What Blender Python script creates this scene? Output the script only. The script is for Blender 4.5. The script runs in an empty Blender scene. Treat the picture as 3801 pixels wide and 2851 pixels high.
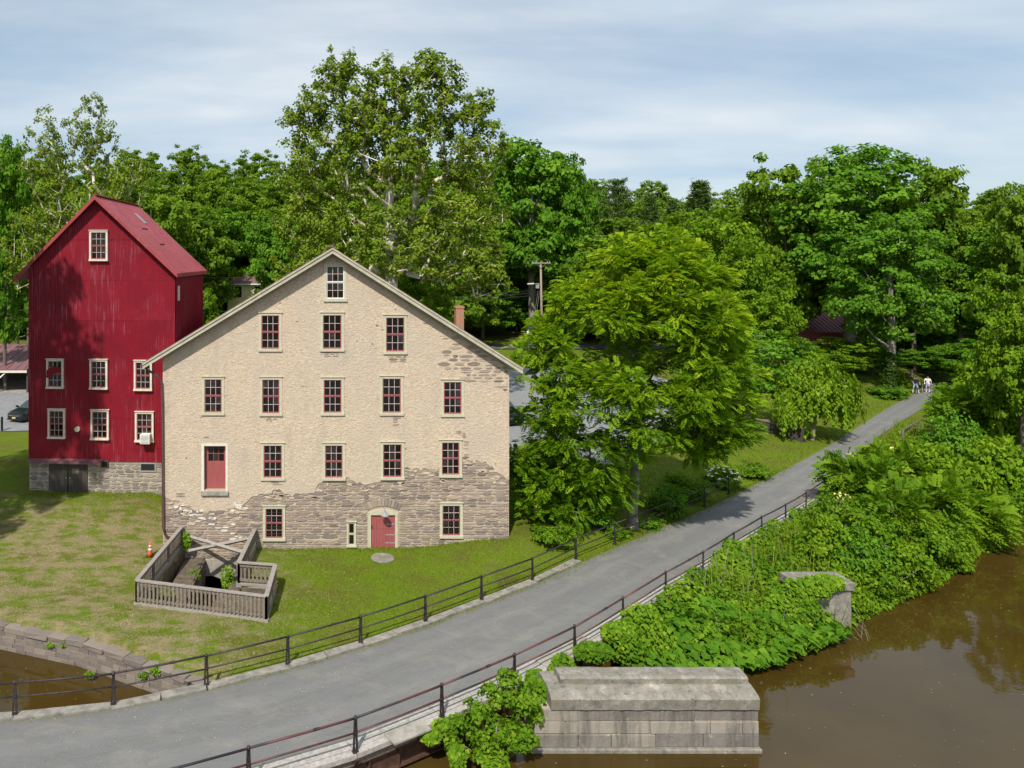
import bpy, bmesh, math, random
import numpy as np
from mathutils import Vector, Matrix
from mathutils.geometry import delaunay_2d_cdt

# ------------------------------------------------------------------ camera, sky, sun, exposure
SC = bpy.context.scene
COL = SC.collection
F, CX, CY, H = 2700.0, 1168.0, 955.0, 14.4      # focal length and eye point in photo pixels, eye height in metres
PW, PH = 3801.0, 2851.0
cam_d = bpy.data.cameras.new("camera"); cam = bpy.data.objects.new("camera", cam_d); COL.objects.link(cam)
cam.location = (0, 0, H); cam.rotation_euler = (math.radians(90), 0, 0)
cam_d.sensor_width = 36.0; cam_d.lens = F / PW * 36.0
cam_d.shift_x = (PW / 2 - CX) / PW; cam_d.shift_y = -(PH / 2 - CY) / PW
cam_d.clip_start = 0.5; cam_d.clip_end = 4000
SC.camera = cam

SUN_DIR = Vector((-0.34, -0.80, 1.0)).normalized()      # towards the sun
sun_el = math.asin(SUN_DIR.z); sun_rot = math.atan2(SUN_DIR.x, SUN_DIR.y)
W = bpy.data.worlds.new("World"); SC.world = W; W.use_nodes = True
nt = W.node_tree; nt.nodes.clear()
def nn(t, typ, **kw):
    n = t.nodes.new(typ)
    for k, v in kw.items(): setattr(n, k, v)
    return n
out = nn(nt, 'ShaderNodeOutputWorld'); bg = nn(nt, 'ShaderNodeBackground'); bg.inputs[1].default_value = 0.108
sky = nn(nt, 'ShaderNodeTexSky', sky_type='NISHITA', sun_disc=False, sun_elevation=sun_el, sun_rotation=sun_rot)
sky.air_density = 1.0; sky.dust_density = 0.6; sky.ozone_density = 1.6
tc = nn(nt, 'ShaderNodeTexCoord'); sep = nn(nt, 'ShaderNodeSeparateXYZ'); nt.links.new(tc.outputs['Generated'], sep.inputs[0])
def wmath(op, a, b=None, clamp=False):
    m = nn(nt, 'ShaderNodeMath', operation=op, use_clamp=clamp)
    for i, v in enumerate((a, b)):
        if v is None: continue
        if isinstance(v, (int, float)): m.inputs[i].default_value = v
        else: nt.links.new(v, m.inputs[i])
    return m.outputs[0]
den = wmath('ADD', wmath('MAXIMUM', sep.outputs[2], 0.0), 0.16)
cmb = nn(nt, 'ShaderNodeCombineXYZ')
nt.links.new(wmath('DIVIDE', sep.outputs[0], den), cmb.inputs[0]); nt.links.new(wmath('DIVIDE', sep.outputs[1], den), cmb.inputs[1])
mp = nn(nt, 'ShaderNodeMapping'); mp.inputs['Scale'].default_value = (0.55, 1.0, 1); mp.inputs['Rotation'].default_value = (0, 0, 0.5); mp.inputs['Location'].default_value = (3.1, 0.7, 0)
nt.links.new(cmb.outputs[0], mp.inputs[0])
n1 = nn(nt, 'ShaderNodeTexNoise'); n1.inputs['Scale'].default_value = 0.8; n1.inputs['Detail'].default_value = 9; n1.inputs['Roughness'].default_value = 0.58; n1.inputs['Distortion'].default_value = 0.5
nt.links.new(mp.outputs[0], n1.inputs['Vector'])
cr = nn(nt, 'ShaderNodeValToRGB'); cr.color_ramp.elements[0].position = 0.38; cr.color_ramp.elements[0].color = (0.5, 0.5, 0.5, 1); cr.color_ramp.elements[1].position = 0.62; cr.color_ramp.elements[1].color = (0.93, 0.93, 0.93, 1)
nt.links.new(n1.outputs[0], cr.inputs[0])
n2 = nn(nt, 'ShaderNodeTexNoise'); n2.inputs['Scale'].default_value = 1.6; n2.inputs['Detail'].default_value = 5
nt.links.new(mp.outputs[0], n2.inputs['Vector'])
cc = nn(nt, 'ShaderNodeValToRGB'); cc.color_ramp.elements[0].position = 0.3; cc.color_ramp.elements[0].color = (4.2, 5.6, 7.0, 1); cc.color_ramp.elements[1].position = 0.7; cc.color_ramp.elements[1].color = (7.5, 8.0, 8.3, 1)
nt.links.new(n2.outputs[0], cc.inputs[0])
mx = nn(nt, 'ShaderNodeMix', data_type='RGBA'); nt.links.new(cr.outputs[0], mx.inputs['Factor']); nt.links.new(sky.outputs[0], mx.inputs['A']); nt.links.new(cc.outputs[0], mx.inputs['B'])
nt.links.new(mx.outputs['Result'], bg.inputs[0]); nt.links.new(bg.outputs[0], out.inputs[0])

sun_d = bpy.data.lights.new("sun", 'SUN'); sun_d.energy = 4.55; sun_d.angle = math.radians(1.0); sun_d.color = (1.0, 0.95, 0.85)
sun = bpy.data.objects.new("sun", sun_d); COL.objects.link(sun); sun.location = SUN_DIR * 60
sun.rotation_euler = (-SUN_DIR).to_track_quat('-Z', 'Y').to_euler()
SC.view_settings.view_transform = 'Standard'; SC.view_settings.look = 'None'; SC.view_settings.gamma = 1.0
SC.view_settings.exposure = 0.05
SC.cycles.max_bounces = 6; SC.cycles.diffuse_bounces = 3; SC.cycles.glossy_bounces = 3; SC.cycles.transmission_bounces = 3; SC.cycles.transparent_max_bounces = 4
SC.cycles.use_denoising = True; SC.cycles.caustics_reflective = False; SC.cycles.caustics_refractive = False

# ------------------------------------------------------------------ pixel helpers
def gp(px, py, z=0.0):
    Y = F * (H - z) / (py - CY); return Vector(((px - CX) / F * Y, Y, z))
def at(px, py, Y):
    return Vector(((px - CX) / F * Y, Y, H - (py - CY) / F * Y))
def sstep(a, b, x):
    t = np.clip((np.asarray(x, float) - a) / (b - a), 0, 1); return t * t * (3 - 2 * t)

# ------------------------------------------------------------------ materials
def mat(name):
    m = bpy.data.materials.new(name); m.use_nodes = True
    t = m.node_tree; t.nodes.clear()
    o = nn(t, 'ShaderNodeOutputMaterial'); p = nn(t, 'ShaderNodeBsdfPrincipled')
    t.links.new(p.outputs[0], o.inputs[0])
    return m, t, p, o
def rgba(c): return (c[0], c[1], c[2], 1)
def ramp(t, fac, stops):
    r = nn(t, 'ShaderNodeValToRGB'); e = r.color_ramp.elements
    while len(e) < len(stops): e.new(0.5)
    for k, (p, c) in enumerate(stops): e[k].position = p; e[k].color = rgba(c)
    t.links.new(fac, r.inputs[0]); return r.outputs[0]
def noise(t, scale, detail=5, rough=0.6, vec=None, stretch=None, dist=0.0, obj=False):
    n = nn(t, 'ShaderNodeTexNoise'); n.inputs['Scale'].default_value = scale; n.inputs['Detail'].default_value = detail
    n.inputs['Roughness'].default_value = rough; n.inputs['Distortion'].default_value = dist
    if vec is None:
        if obj: vec = nn(t, 'ShaderNodeTexCoord').outputs['Object']
        else: vec = nn(t, 'ShaderNodeNewGeometry').outputs['Position']
    if stretch:
        m = nn(t, 'ShaderNodeMapping'); m.inputs['Scale'].default_value = stretch; t.links.new(vec, m.inputs[0]); vec = m.outputs[0]
    t.links.new(vec, n.inputs['Vector']); return n.outputs[0]
def mixc(t, fac, a, b, mode='MIX'):
    m = nn(t, 'ShaderNodeMix', data_type='RGBA', blend_type=mode)
    for k, v in (('Factor', fac), ('A', a), ('B', b)):
        s = m.inputs[k]
        if isinstance(v, (int, float)): s.default_value = v
        elif isinstance(v, tuple): s.default_value = rgba(v)
        else: t.links.new(v, s)
    return m.outputs['Result']
def mth(t, op, a, b=None, clamp=False):
    m = nn(t, 'ShaderNodeMath', operation=op, use_clamp=clamp)
    for i, v in enumerate((a, b)):
        if v is None: continue
        if isinstance(v, (int, float)): m.inputs[i].default_value = v
        else: t.links.new(v, m.inputs[i])
    return m.outputs[0]
def thr(t, v, a, b):
    m = nn(t, 'ShaderNodeMapRange'); m.inputs[1].default_value = a; m.inputs[2].default_value = b; t.links.new(v, m.inputs[0]); return m.outputs[0]
def bump(t, p, h, strength=0.5, dist=0.02):
    b = nn(t, 'ShaderNodeBump'); b.inputs['Strength'].default_value = strength; b.inputs['Distance'].default_value = dist
    t.links.new(h, b.inputs['Height']); t.links.new(b.outputs[0], p.inputs['Normal'])
def simple(name, c, rough=0.7, var=0.25, scale=6.0, metallic=0.0, bmp=0.2, stretch=None, spec=0.4, c2=None, obj=False):
    m, t, p, o = mat(name)
    f = noise(t, scale, 5, 0.65, stretch=stretch, obj=obj)
    a = tuple(x * (1 - var) for x in c); b = c2 if c2 else tuple(min(1, x * (1 + var)) for x in c)
    t.links.new(ramp(t, f, [(0.3, a), (0.7, b)]), p.inputs['Base Color'])
    p.inputs['Roughness'].default_value = rough; p.inputs['Metallic'].default_value = metallic; p.inputs['Specular IOR Level'].default_value = spec
    if bmp: bump(t, p, noise(t, scale * 4, 4, 0.6, stretch=stretch, obj=obj), bmp, 0.02)
    return m
M = {}
# stucco of the mill
m, t, p, o = mat('stucco'); M['stucco'] = m
f1 = noise(t, 0.55, 4, 0.6); f2 = noise(t, 7, 5, 0.7, stretch=(1, 1, 1.8)); f3 = noise(t, 2.2, 6, 0.7)
c = ramp(t, f2, [(0.28, (0.49, 0.375, 0.27)), (0.50, (0.635, 0.505, 0.375)), (0.72, (0.75, 0.63, 0.50))])
c = mixc(t, mth(t, 'MULTIPLY', thr(t, f1, 0.42, 0.66), 0.75), c, (0.57, 0.475, 0.385))
c = mixc(t, mth(t, 'MULTIPLY', thr(t, noise(t, 1.1, 6, 0.7, stretch=(1.6, 1, 0.35)), 0.52, 0.70), 0.55), c, (0.46, 0.385, 0.30))
c = mixc(t, mth(t, 'MULTIPLY', thr(t, noise(t, 3.3, 5, 0.75), 0.60, 0.68), 0.6), c, (0.76, 0.68, 0.57))
c = mixc(t, mth(t, 'MULTIPLY', thr(t, f3, 0.58, 0.75), 0.5), c, (0.56, 0.42, 0.31))
sp = nn(t, 'ShaderNodeTexVoronoi'); sp.inputs['Scale'].default_value = 0.9; t.links.new(nn(t, 'ShaderNodeNewGeometry').outputs['Position'], sp.inputs['Vector'])
c = mixc(t, mth(t, 'MULTIPLY', mth(t, 'LESS_THAN', sp.outputs['Distance'], 0.045), 0.8), c, (0.20, 0.17, 0.14))
t.links.new(c, p.inputs['Base Color']); p.inputs['Roughness'].default_value = 0.95; p.inputs['Specular IOR Level'].default_value = 0.1
bump(t, p, mth(t, 'ADD', noise(t, 6, 7, 0.72, stretch=(1, 1, 1.5), dist=0.9), mth(t, 'MULTIPLY', noise(t, 22, 4, 0.7), 0.4)), 0.85, 0.07)
# fresh lime patches
M['lime'] = simple('lime_plaster', (0.72, 0.66, 0.58), 0.95, 0.12, 5, spec=0.1, bmp=0.6)
# stones
STONE = [(0.0, (0.14, 0.11, 0.10)), (0.15, (0.25, 0.20, 0.18)), (0.35, (0.38, 0.295, 0.23)), (0.55, (0.31, 0.24, 0.195)), (0.75, (0.45, 0.36, 0.27)), (0.9, (0.32, 0.245, 0.175)), (1.0, (0.20, 0.16, 0.145))]
def stone_mat(name, island, stops, gain=1.0):
    m, t, p, o = mat(name)
    v = nn(t, 'ShaderNodeNewGeometry').outputs['Random Per Island'] if island else nn(t, 'ShaderNodeObjectInfo').outputs['Random']
    c = ramp(t, v, [(a, tuple(min(1, x * gain) for x in b)) for a, b in stops])
    f = noise(t, 9, 6, 0.7, stretch=(1, 1, 2))
    c = mixc(t, mth(t, 'MULTIPLY', thr(t, f, 0.35, 0.75), 0.45), c, (0.40 * gain, 0.345 * gain, 0.30 * gain))
    c = mixc(t, mth(t, 'MULTIPLY', thr(t, noise(t, 1.2, 5, 0.7), 0.55, 0.75), 0.45), c, (0.19, 0.17, 0.14))
    t.links.new(c, p.inputs['Base Color']); p.inputs['Roughness'].default_value = 0.9; p.inputs['Specular IOR Level'].default_value = 0.2
    bump(t, p, noise(t, 16, 6, 0.75, stretch=(1, 1, 2)), 0.7, 0.03); return m
M['stone'] = stone_mat('rubble_stone', False, STONE); M['stone_i'] = stone_mat('rubble_stone_infill', True, STONE)
GREY = [(0.0, (0.15, 0.14, 0.13)), (0.5, (0.26, 0.235, 0.21)), (1.0, (0.36, 0.325, 0.28))]
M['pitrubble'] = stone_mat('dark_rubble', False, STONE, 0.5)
M['ashlar'] = stone_mat('grey_ashlar', False, GREY)
def streaked(name, stops):
    m = stone_mat(name, False, stops); t = m.node_tree; p = [q for q in t.nodes if q.type == 'BSDF_PRINCIPLED'][0]; l = p.inputs['Base Color'].links[0].from_socket
    c = mixc(t, mth(t, 'MULTIPLY', thr(t, noise(t, 1.6, 5, 0.7, stretch=(1.6, 1, 0.18)), 0.46, 0.66), 0.75), l, (0.085, 0.08, 0.07))
    c = mixc(t, mth(t, 'MULTIPLY', thr(t, noise(t, 3.5, 5, 0.7), 0.60, 0.70), 0.6), c, (0.50, 0.44, 0.35)); t.links.new(c, p.inputs['Base Color']); return m
M['pierblock'] = streaked('stained_pier_block', [(0.0, (0.17, 0.155, 0.14)), (0.5, (0.29, 0.26, 0.22)), (1.0, (0.38, 0.335, 0.28))])
PURP = [(0.0, (0.20, 0.165, 0.145)), (0.5, (0.27, 0.22, 0.19)), (1.0, (0.34, 0.28, 0.23))]
M['canal'] = stone_mat('canal_stone', False, PURP, 0.78)
M['pitstone'] = simple('dark_pit_stone', (0.13, 0.105, 0.075), 0.95, 0.45, 4, bmp=0.7)  # dark brown stone for the pit walls and ledges
M['mortar'] = simple('mortar', (0.47, 0.38, 0.295), 0.95, 0.2, 8, spec=0.1, bmp=0.6)
# corrugated red paint
def red_paint(name, base, dark, fade, rough=0.55, streak=(6, 6, 0.35), amt=0.8, oriented=True):
    m, t, p, o = mat(name)
    f = noise(t, 1.6, 5, 0.65, stretch=streak, obj=oriented); g = noise(t, 0.7, 5, 0.6, obj=oriented)
    c = ramp(t, g, [(0.35, dark), (0.65, base)])
    mask = mth(t, 'MULTIPLY', thr(t, f, 0.54, 0.68), thr(t, noise(t, 0.45, 3, 0.5, obj=oriented), 0.44, 0.58))
    oi_ = nn(t, 'ShaderNodeObjectInfo').outputs['Random']; c = mixc(t, mth(t, 'MULTIPLY', oi_, 0.30), c, tuple(x * 0.62 for x in base))
    c = mixc(t, mth(t, 'MULTIPLY', thr(t, noise(t, 0.9, 6, 0.7, obj=oriented), 0.5, 0.72), 0.35), c, tuple(0.75 * x + 0.25 * y for x, y in zip(base, fade)))
    c = mixc(t, mth(t, 'MULTIPLY', mask, amt, True), c, fade)
    t.links.new(c, p.inputs['Base Color']); p.inputs['Roughness'].default_value = rough; p.inputs['Specular IOR Level'].default_value = 0.3
    return m
M['red'] = red_paint('red_siding', (0.265, 0.008, 0.022), (0.205, 0.007, 0.019), (0.33, 0.11, 0.14))
M['redroof'] = red_paint('red_roof', (0.42, 0.075, 0.085), (0.34, 0.055, 0.065), (0.45, 0.16, 0.16), 0.5, (2, 6, 2), 0.7)
M['mauve'] = red_paint('mauve_roof', (0.24, 0.12, 0.13), (0.19, 0.09, 0.10), (0.33, 0.19, 0.18), 0.5, (3, 1, 3), 0.8)
M['redwood'] = simple('faded_red_door', (0.34, 0.088, 0.088), 0.75, 0.18, 3, stretch=(14, 14, 0.8), bmp=0.3)
M['sash'] = simple('red_sash', (0.36, 0.105, 0.11), 0.6, 0.15, 8)
M['paleSash'] = simple('weathered_sash', (0.58, 0.47, 0.44), 0.6, 0.15, 8)
M['casing'] = simple('sage_casing', (0.53, 0.50, 0.37), 0.7, 0.10, 5, bmp=0.15)
M['cream'] = simple('cream_casing', (0.70, 0.65, 0.54), 0.7, 0.14, 5, bmp=0.15)
M['white'] = simple('white_paint', (0.78, 0.77, 0.73), 0.6, 0.08, 5, bmp=0.1)
M['rake'] = simple('sage_rake_board', (0.47, 0.435, 0.33), 0.75, 0.20, 3, stretch=(1, 1, 1))
M['soffit'] = simple('soffit_board', (0.40, 0.36, 0.27), 0.8, 0.18, 3)
M['shingle'] = simple('brown_shingle', (0.16, 0.10, 0.085), 0.9, 0.3, 10, bmp=0.5)
def glass(name, c, r=0.06):
    m, t, p, o = mat(name); f = noise(t, 3.0, 3, 0.5)
    ob = nn(t, 'ShaderNodeObjectInfo').outputs['Random']; cc_ = ramp(t, f, [(0.35, tuple(x * 0.5 for x in c)), (0.7, c)]); cc_ = mixc(t, mth(t, 'MULTIPLY', mth(t, 'GREATER_THAN', ob, 0.80), 0.7), cc_, ramp(t, noise(t, 5, 4, 0.7), [(0.35, (0.02, 0.018, 0.03)), (0.6, (0.075, 0.05, 0.045)), (0.75, (0.14, 0.12, 0.11))])); t.links.new(cc_, p.inputs['Base Color']); p.inputs['Roughness'].default_value = r; p.inputs['Specular IOR Level'].default_value = 0.5  # paler tints in some panes stand for reflections and curtains
    bump(t, p, noise(t, 1.5, 2, 0.5), 0.05, 0.05); return m
M['glass'] = glass('dark_window_glass', (0.016, 0.012, 0.010)); M['carglass'] = glass('car_glass', (0.05, 0.075, 0.085), 0.04)
M['wood'] = simple('grey_weathered_wood', (0.215, 0.175, 0.14), 0.85, 0.45, 2.5, stretch=(5, 5, 5), bmp=0.4)
M['woodtop'] = simple('silvered_wood', (0.31, 0.275, 0.245), 0.85, 0.35, 3, stretch=(1.5, 8, 8), bmp=0.4)
M['plank'] = simple('silvered_bridge_timber', (0.40, 0.37, 0.34), 0.85, 0.3, 3.0, stretch=(3, 3, 3), bmp=0.4)
M['darkwood'] = simple('dark_weathered_wood', (0.085, 0.07, 0.062), 0.9, 0.4, 2, stretch=(14, 14, 0.7), bmp=0.5)
M['polewood'] = simple('pole_wood', (0.33, 0.25, 0.19), 0.85, 0.25, 3, stretch=(8, 8, 0.6))
M['iron'] = simple('black_painted_iron', (0.022, 0.022, 0.028), 0.55, 0.4, 8, c2=(0.06, 0.045, 0.045))
m, t, p, o = mat('worn_pipe'); M['pipe'] = m
f = noise(t, 0.55, 4, 0.6)
t.links.new(ramp(t, f, [(0.44, (0.022, 0.022, 0.03)), (0.53, (0.11, 0.035, 0.038)), (0.72, (0.17, 0.065, 0.055))]), p.inputs['Base Color']); p.inputs['Roughness'].default_value = 0.55
M['rust'] = simple('rusty_steel', (0.085, 0.040, 0.026), 0.85, 0.5, 4, bmp=0.4)
M['downpipe'] = simple('maroon_downpipe', (0.115, 0.06, 0.06), 0.5, 0.2, 4)
M['concrete'] = simple('weathered_concrete', (0.34, 0.31, 0.265), 0.95, 0.3, 3.5, bmp=0.5, c2=(0.44, 0.405, 0.35))
M['kerb'] = simple('grey_kerb_concrete', (0.235, 0.22, 0.195), 0.95, 0.35, 3.0, bmp=0.5, c2=(0.36, 0.335, 0.29))
# stained pier concrete
m, t, p, o = mat('stained_concrete'); M['pier'] = m
f = noise(t, 3, 7, 0.75); g = noise(t, 1.1, 5, 0.7, stretch=(1.5, 1, 0.7))
c = ramp(t, f, [(0.28, (0.10, 0.098, 0.09)), (0.45, (0.21, 0.195, 0.165)), (0.60, (0.31, 0.285, 0.24)), (0.72, (0.50, 0.455, 0.39))])
c = mixc(t, thr(t, g, 0.50, 0.60), c, (0.22, 0.20, 0.16)); c = mixc(t, mth(t, 'MULTIPLY', thr(t, noise(t, 5, 5, 0.8), 0.56, 0.66), 0.8), c, (0.085, 0.08, 0.06))
t.links.new(c, p.inputs['Base Color']); p.inputs['Roughness'].default_value = 0.95; bump(t, p, noise(t, 25, 5, 0.7), 0.6, 0.02)
# gravel path
m, t, p, o = mat('fine_gravel'); M['path'] = m
a = noise(t, 60, 4, 0.7); b = noise(t, 0.8, 6, 0.65, stretch=(0.7, 1.0, 1), dist=0.6); d = noise(t, 2.3, 6, 0.7, stretch=(0.6, 1.2, 1))
c = ramp(t, a, [(0.3, (0.15, 0.15, 0.15)), (0.7, (0.225, 0.223, 0.222))])
c = mixc(t, thr(t, b, 0.5, 0.72), c, (0.25, 0.235, 0.21)); c = mixc(t, mth(t, 'MULTIPLY', thr(t, d, 0.54, 0.70), 0.75), c, (0.16, 0.155, 0.15))
vv = nn(t, 'ShaderNodeTexVoronoi'); vv.inputs['Scale'].default_value = 2.2; t.links.new(nn(t, 'ShaderNodeNewGeometry').outputs['Position'], vv.inputs['Vector'])
c = mixc(t, mth(t, 'MULTIPLY', mth(t, 'LESS_THAN', vv.outputs['Distance'], 0.045), 0.5), c, (0.45, 0.43, 0.40))
ac_ = nn(t, 'ShaderNodeAttribute', attribute_name='across').outputs['Fac']; al_ = nn(t, 'ShaderNodeAttribute', attribute_name='along').outputs['Fac']
uv_ = nn(t, 'ShaderNodeCombineXYZ'); t.links.new(mth(t, 'MULTIPLY', ac_, 4.0), uv_.inputs[0]); t.links.new(mth(t, 'MULTIPLY', al_, 0.13), uv_.inputs[1])
st_ = noise(t, 3.2, 6, 0.65, vec=uv_.outputs[0]); c = mixc(t, mth(t, 'MULTIPLY', thr(t, st_, 0.48, 0.66), 0.5), c, (0.165, 0.16, 0.15))
wv_ = mth(t, 'ABSOLUTE', mth(t, 'SUBTRACT', mth(t, 'ABSOLUTE', mth(t, 'SUBTRACT', ac_, 0.5)), 0.2)); c = mixc(t, mth(t, 'MULTIPLY', thr(t, wv_, 0.10, 0.0), 0.25), c, (0.27, 0.267, 0.262))
c = mixc(t, mth(t, 'MULTIPLY', thr(t, mth(t, 'ADD', mth(t, 'ABSOLUTE', mth(t, 'SUBTRACT', ac_, 0.5)), mth(t, 'MULTIPLY', noise(t, 2.5, 5, 0.7), 0.12)), 0.50, 0.57), 0.7), c, (0.15, 0.15, 0.075))
t.links.new(c, p.inputs['Base Color']); p.inputs['Roughness'].default_value = 0.95; p.inputs['Specular IOR Level'].default_value = 0.15; bump(t, p, mth(t, 'ADD', a, mth(t, 'MULTIPLY', d, 2.0)), 0.45, 0.035)
M['lot'] = simple('grey_lot_gravel', (0.24, 0.24, 0.245), 0.95, 0.2, 3, bmp=0.3)
M['asphalt'] = simple('asphalt', (0.10, 0.10, 0.105), 0.9, 0.2, 4, bmp=0.3)
M['yellow'] = simple('yellow_line', (0.55, 0.42, 0.08), 0.8, 0.1, 4)
# ground: green lawn, dry straw-coloured patches left of the mill, soil on the river bank
m, t, p, o = mat('lawn'); M['ground'] = m
g = nn(t, 'ShaderNodeNewGeometry'); s = nn(t, 'ShaderNodeSeparateXYZ'); t.links.new(g.outputs['Position'], s.inputs[0])
f = noise(t, 14, 6, 0.7); lo = noise(t, 0.5, 5, 0.6); mid = noise(t, 1.7, 6, 0.68, stretch=(0.55, 1.0, 1))
green = ramp(t, f, [(0.3, (0.065, 0.110, 0.008)), (0.5, (0.135, 0.200, 0.012)), (0.72, (0.205, 0.265, 0.025))])
green = mixc(t, thr(t, lo, 0.45, 0.65), green, ramp(t, f, [(0.3, (0.085, 0.10, 0.015)), (0.7, (0.19, 0.19, 0.035))]))
dry = ramp(t, f, [(0.3, (0.20, 0.155, 0.075)), (0.7, (0.40, 0.33, 0.19))])
at_ = nn(t, 'ShaderNodeAttribute', attribute_name='dry')
dm = mth(t, 'MULTIPLY', thr(t, mth(t, 'ADD', mid, mth(t, 'MULTIPLY', at_.outputs['Fac'], 0.13)), 0.54, 0.70), at_.outputs['Fac'])
c = mixc(t, dm, green, dry)
soil = nn(t, 'ShaderNodeAttribute', attribute_name='soil')
c = mixc(t, soil.outputs['Fac'], c, ramp(t, f, [(0.3, (0.035, 0.032, 0.015)), (0.7, (0.085, 0.075, 0.04))]))
t.links.new(c, p.inputs['Base Color']); p.inputs['Roughness'].default_value = 0.95; p.inputs['Specular IOR Level'].default_value = 0.1; bump(t, p, mth(t, 'ADD', f, noise(t, 45, 3, 0.6)), 0.8, 0.06)
# muddy water
m, t, p, o = mat('muddy_water'); M['water'] = m
f = noise(t, 0.25, 4, 0.6)
t.links.new(ramp(t, f, [(0.35, (0.052, 0.031, 0.006)), (0.7, (0.070, 0.044, 0.010))]), p.inputs['Base Color']); p.inputs['Roughness'].default_value = 0.03; p.inputs['IOR'].default_value = 1.33; p.inputs['Specular IOR Level'].default_value = 0.62
bump(t, p, mth(t, 'ADD', noise(t, 1.3, 3, 0.5, stretch=(1, 1.8, 1)), mth(t, 'MULTIPLY', noise(t, 5, 2, 0.5), 0.25)), 0.06, 0.05)
M['bark'] = simple('brown_bark', (0.15, 0.12, 0.095), 0.95, 0.4, 4, stretch=(4, 4, 0.8), bmp=0.6)
M['greybark'] = simple('grey_bark', (0.27, 0.235, 0.20), 0.95, 0.35, 4, stretch=(4, 4, 0.8), bmp=0.6)
m, t, p, o = mat('sycamore_bark'); M['pale'] = m
f = noise(t, 0.9, 4, 0.6)
t.links.new(ramp(t, f, [(0.40, (0.26, 0.20, 0.14)), (0.50, (0.55, 0.50, 0.40)), (0.62, (0.72, 0.68, 0.58))]), p.inputs['Base Color']); p.inputs['Roughness'].default_value = 0.9
def leafmat(name, c0, c1, c2, trans=0.38, tc=None):
    m, t, p, o = mat(name)
    a = nn(t, 'ShaderNodeAttribute', attribute_name='tint')
    c = ramp(t, a.outputs['Fac'], [(0.0, c0), (0.5, c1), (1.0, c2)])
    t.links.new(c, p.inputs['Base Color']); p.inputs['Roughness'].default_value = 0.65; p.inputs['Specular IOR Level'].default_value = 0.08
    tr = nn(t, 'ShaderNodeBsdfTranslucent'); t.links.new(mixc(t, 1.0, c, tc or (1.0, 1.0, 0.55), 'MULTIPLY'), tr.inputs[0])
    mxs = nn(t, 'ShaderNodeMixShader'); mxs.inputs[0].default_value = trans
    t.links.new(p.outputs[0], mxs.inputs[1]); t.links.new(tr.outputs[0], mxs.inputs[2]); t.links.new(mxs.outputs[0], o.inputs[0]); return m
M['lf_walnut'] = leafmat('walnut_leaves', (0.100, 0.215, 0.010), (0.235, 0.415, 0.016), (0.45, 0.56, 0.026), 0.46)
M['lf_syc'] = leafmat('sycamore_leaves', (0.104, 0.166, 0.015), (0.217, 0.308, 0.025), (0.381, 0.459, 0.050), 0.42)
M['lf_maple'] = leafmat('maple_leaves', (0.070, 0.177, 0.016), (0.139, 0.303, 0.022), (0.263, 0.456, 0.036), 0.40)
M['lf_forest'] = leafmat('forest_leaves', (0.092, 0.171, 0.015), (0.170, 0.294, 0.020), (0.294, 0.412, 0.036), 0.40)
M['lf_bright'] = leafmat('bright_leaves', (0.099, 0.202, 0.011), (0.186, 0.329, 0.015), (0.328, 0.463, 0.032), 0.42)
M['lf_pine'] = leafmat('pine_needles', (0.048, 0.096, 0.023), (0.089, 0.149, 0.033), (0.156, 0.219, 0.045), 0.15)
M['lf_vine'] = leafmat('vine_leaves', (0.074, 0.176, 0.010), (0.160, 0.296, 0.015), (0.297, 0.434, 0.032), 0.40)
M['lf_knot'] = leafmat('broad_leaves', (0.066, 0.175, 0.013), (0.122, 0.270, 0.016), (0.205, 0.369, 0.026), 0.40)
M['lf_ivy'] = leafmat('dark_ivy_leaves', (0.019, 0.045, 0.007), (0.032, 0.070, 0.009), (0.058, 0.110, 0.013), 0.2)
M['grass'] = leafmat('grass_blades', (0.10, 0.165, 0.010), (0.185, 0.255, 0.016), (0.30, 0.32, 0.05), 0.3)
M['straw'] = leafmat('dry_straw', (0.30, 0.23, 0.12), (0.42, 0.34, 0.20), (0.55, 0.47, 0.30), 0.2)
M['flower'] = simple('cream_blossom', (0.80, 0.78, 0.62), 0.8, 0.1, 5, bmp=0)
M['yflower'] = simple('pale_yellow_blossom', (0.75, 0.68, 0.25), 0.8, 0.1, 5, bmp=0)
M['carblack'] = simple('black_car_paint', (0.012, 0.013, 0.017), 0.22, 0.1, 3, bmp=0, spec=0.6)
M['carblue'] = simple('navy_car_paint', (0.012, 0.016, 0.035), 0.22, 0.1, 3, bmp=0, spec=0.6)
M['tyre'] = simple('tyre_rubber', (0.02, 0.02, 0.02), 0.9, 0.2, 5)
M['chrome'] = simple('bright_metal', (0.6, 0.6, 0.62), 0.3, 0.1, 5, metallic=0.9, bmp=0)
M['lamp'] = simple('clear_lamp_lens', (0.65, 0.66, 0.68), 0.15, 0.1, 5, bmp=0)
M['plate'] = simple('yellow_number_plate', (0.62, 0.55, 0.12), 0.6, 0.1, 5, bmp=0)
M['grey'] = simple('grey_metal', (0.30, 0.31, 0.33), 0.5, 0.15, 5)
M['orange'] = simple('orange_plastic', (0.70, 0.12, 0.02), 0.6, 0.1, 5, bmp=0)
M['black'] = simple('matt_black', (0.015, 0.015, 0.015), 0.8, 0.2, 5, bmp=0)
M['brick'] = None
m, t, p, o = mat('red_brickwork'); M['brick'] = m
bk = nn(t, 'ShaderNodeTexBrick'); bk.inputs['Scale'].default_value = 5.0; bk.inputs['Color1'].default_value = (0.42, 0.17, 0.085, 1); bk.inputs['Color2'].default_value = (0.33, 0.13, 0.07, 1); bk.inputs['Mortar'].default_value = (0.45, 0.38, 0.30, 1)
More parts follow.
